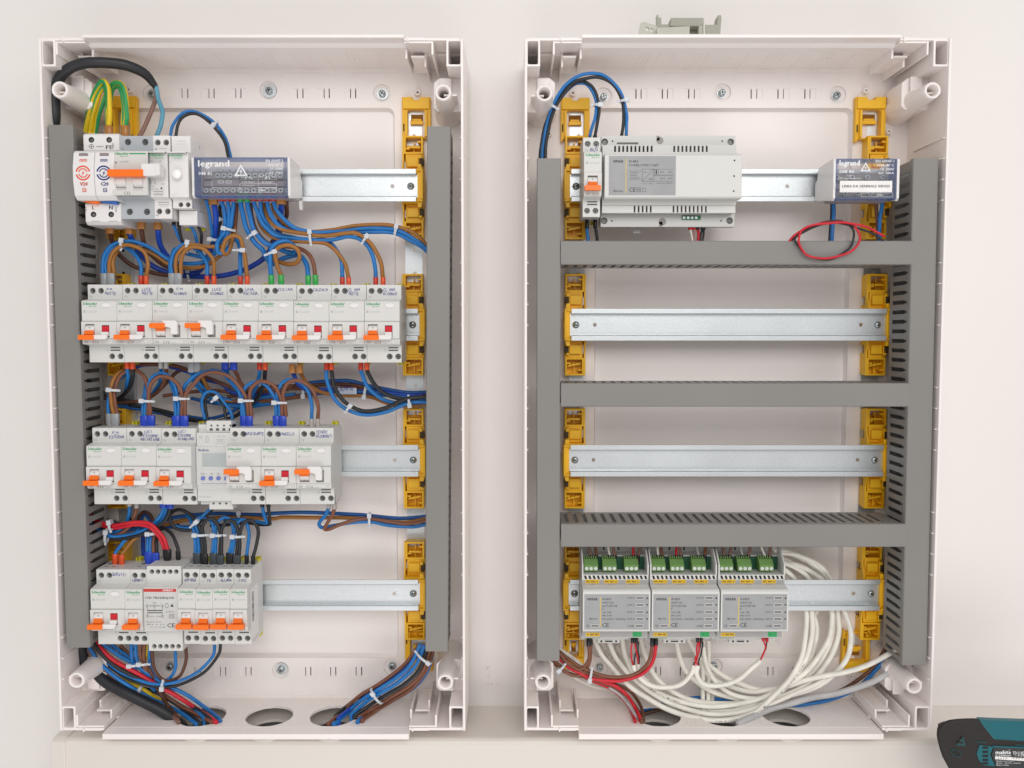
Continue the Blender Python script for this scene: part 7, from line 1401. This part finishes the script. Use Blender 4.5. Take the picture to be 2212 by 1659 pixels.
# ================================================================== impact driver at the lower right
def driver():
    HD_ = 150.0; b = P('S', 270, 1500, HD_)
    D = thing('impact_driver', 'black and teal impact driver at the lower right, in front of the ledge', 'power tool', (b[0], b[1], 100))
    def q(pts, h=HD_): return [(P('S', x, y, h)[0]-b[0], P('S', x, y, h)[1]-b[1]) for x, y in pts]
    MRB = mat('black_rubber', '#231f1d', .62, var=.1, scale=80, bump=.5, bscale=900); MTL = mat('teal_plastic', '#0c626d', .42, var=.06, scale=60, bump=.15, bscale=700)
    out = [(270,790),(276,720),(290,655),(340,590),(400,535),(480,490),(560,458),(640,440),(780,426),(960,417),(1130,414),(1240,432),(1700,448),(2300,468),(2900,490),(3000,2600),(1100,2600),(760,2000),(640,1750),(520,1510),(450,1380),(395,1280),(345,1130),(320,1050),(290,930),(275,850)]
    o2 = q(out); cx = sum(p[0] for p in o2)/len(o2); cz = sum(p[1] for p in o2)/len(o2)
    def shell(m, outl, layers):
        n = len(outl); vs = []; ar = sum(outl[i][0]*outl[(i+1) % n][1]-outl[(i+1) % n][0]*outl[i][1] for i in range(n))
        nn = []
        for i in range(n):
            a, c = outl[i-1], outl[(i+1) % n]; dx, dz = c[0]-a[0], c[1]-a[1]; l = math.hypot(dx, dz); s_ = 1 if ar > 0 else -1
            nn.append((-dz/l*s_, dx/l*s_))
        for ins, h in layers:
            for (x, z), (nx, nz) in zip(outl, nn): vs.append((x+nx*ins, z+nz*ins, h))
        m.add(vs, [(k*n+i, k*n+(i+1) % n, (k+1)*n+(i+1) % n, (k+1)*n+i) for k in range(len(layers)-1) for i in range(n)], 0, True)
        tri = tessellate_polygon([[Vector((v[0], v[1], 0)) for v in vs[-n:]]])
        m.add(vs[-n:], [tuple(t) for t in tri], 0, False)
    part('rubber_housing', lambda m: shell(m, o2, [(12, 28), (6.5, 38), (2.6, 44), (.8, 47.4), (.2, 49), (.9, 50.3), (2.4, 51)]), MRB, D)
    tl = q([(1190,434),(1700,452),(2300,472),(2800,492),(2800,960),(1520,878),(1450,790),(1300,600)])
    part('teal_shell', lambda m: m.plate(tl, [], 44, 51.6), MTL, D, bevel=1.6, seg=3)
    gr = q([(1215,1000),(1520,1040),(1500,1100),(1450,1210),(1530,1400),(1570,1480),(1300,1450),(1190,1330),(1150,1190)], 151)
    grille = part('teal_grille', lambda m: m.plate(gr, [], 50, 51.8), MTL, D, bevel=.5)
    for y0 in (1040, 1135, 1225, 1315, 1390):
        part('vent', lambda m: m.plate(q([(1300-10, y0), (1410, y0+4), (1410, y0+52), (1285, y0+48)], 152), [], 51.8, 52.1), MBL, grille)
    part('triangle_opening', lambda m: m.plate(q([(850,800),(905,1030),(680,1010)], 151), [], 50.6, 51.8), mat('dark_teal_edge', '#1c4a4c', .5), D, bevel=.4)
    part('triangle_slot', lambda m: (m.plate(q([(700,960),(740,915),(850,945),(850,975)], 151.9), [], 51.8, 52), m.plate(q([(785,870),(820,820),(850,880)], 151.9), [], 51.8, 52)), MBL, D)
    ov_ = [(690+115*math.cos(a)+.35*60*math.sin(a), 1180+88*math.sin(a)+.5*40*math.cos(a)) for a in [i*.35 for i in range(18)]]
    part('screw_well', lambda m: m.plate(q(ov_, 151), [q([(690+(x-690)*.86, 1180+(y-1180)*.84) for x, y in ov_], 151)], 50.8, 51.7), mat('dark_teal_edge', '#1c4a4c', .5), D)
    part('well_floor', lambda m: m.plate(q([(690+(x-690)*.86, 1180+(y-1180)*.84) for x, y in ov_], 151), [], 50.9, 51.2), MBL, D)
    part('groove', lambda m: (m.plate(q([(1110,920),(1370,930),(1370,955),(1110,935)], 151), [], 51, 51.6), m.plate(q([(2010,985),(2400,1010),(2400,1030),(2010,1005)], 151), [], 51, 51.6)), mat('dark_teal_edge', '#1c4a4c', .5), D)
    part('label_plate', lambda m: m.plate(q([(1535,1040),(2700,1080),(2700,1640),(1600,1490),(1480,1220)], 151), [], 50.5, 51.9), mat('dark_grey_label', '#353739', .4), D)
    part('teal_label_edge', lambda m: m.plate(q([(1500,1015),(2700,1060),(2700,1084),(1500,1044)], 151), [], 50.5, 52.0), MTL, D)
    def lt(m):
        def T(s, x, y, y2, x2, h=152.1, bd=0, sl=0):
            a = P('S', x, y, h); c = P('S', x2, y2, h); txt(m, s, a[0]-b[0], a[1]-b[1], c[1]-a[1], 52.1, width=c[0]-a[0], bold=bd, sl=sl)
        T('makita', 1572, 1208, 1125, 1910, bd=.35, sl=.12); T('TD110D', 1955, 1218, 1150, 2230, bd=.1); T('0-2600min   -- 0-3500', 1575, 1262, 1215, 2300, bd=.08); T('R', 1878, 1130, 1105, 1902)
        for i, (s, x2) in enumerate((('Makita Corporation', 1980), ('Anjo, Aichi, Japan', 2140), ('Made in China', 1870))): T(s, 1590, 1385+42*i, 1352+42*i, x2)
    part('white_lettering', lt, MTW, D)
    part('white_strip', lambda m: m.plate(q([(1568,1262),(2500,1310),(2500,1380),(1568,1322)], 152), [], 51.9, 52.05), mat('white_paper', '#f3f1f0', .6), D)
    def l2(m):
        for s, x, x2 in (('2016', 1615, 1840), ('0352', 1950, 2200)):
            a = P('S', x, 1318, 152); c = P('S', x2, 1284, 152); txt(m, s, a[0]-b[0], a[1]-b[1], c[1]-a[1], 52.1, width=c[0]-a[0])
    part('printed_lettering', l2, MTD, D)
driver()
for me in list(bpy.data.meshes):
    if me.users == 0: bpy.data.meshes.remove(me)
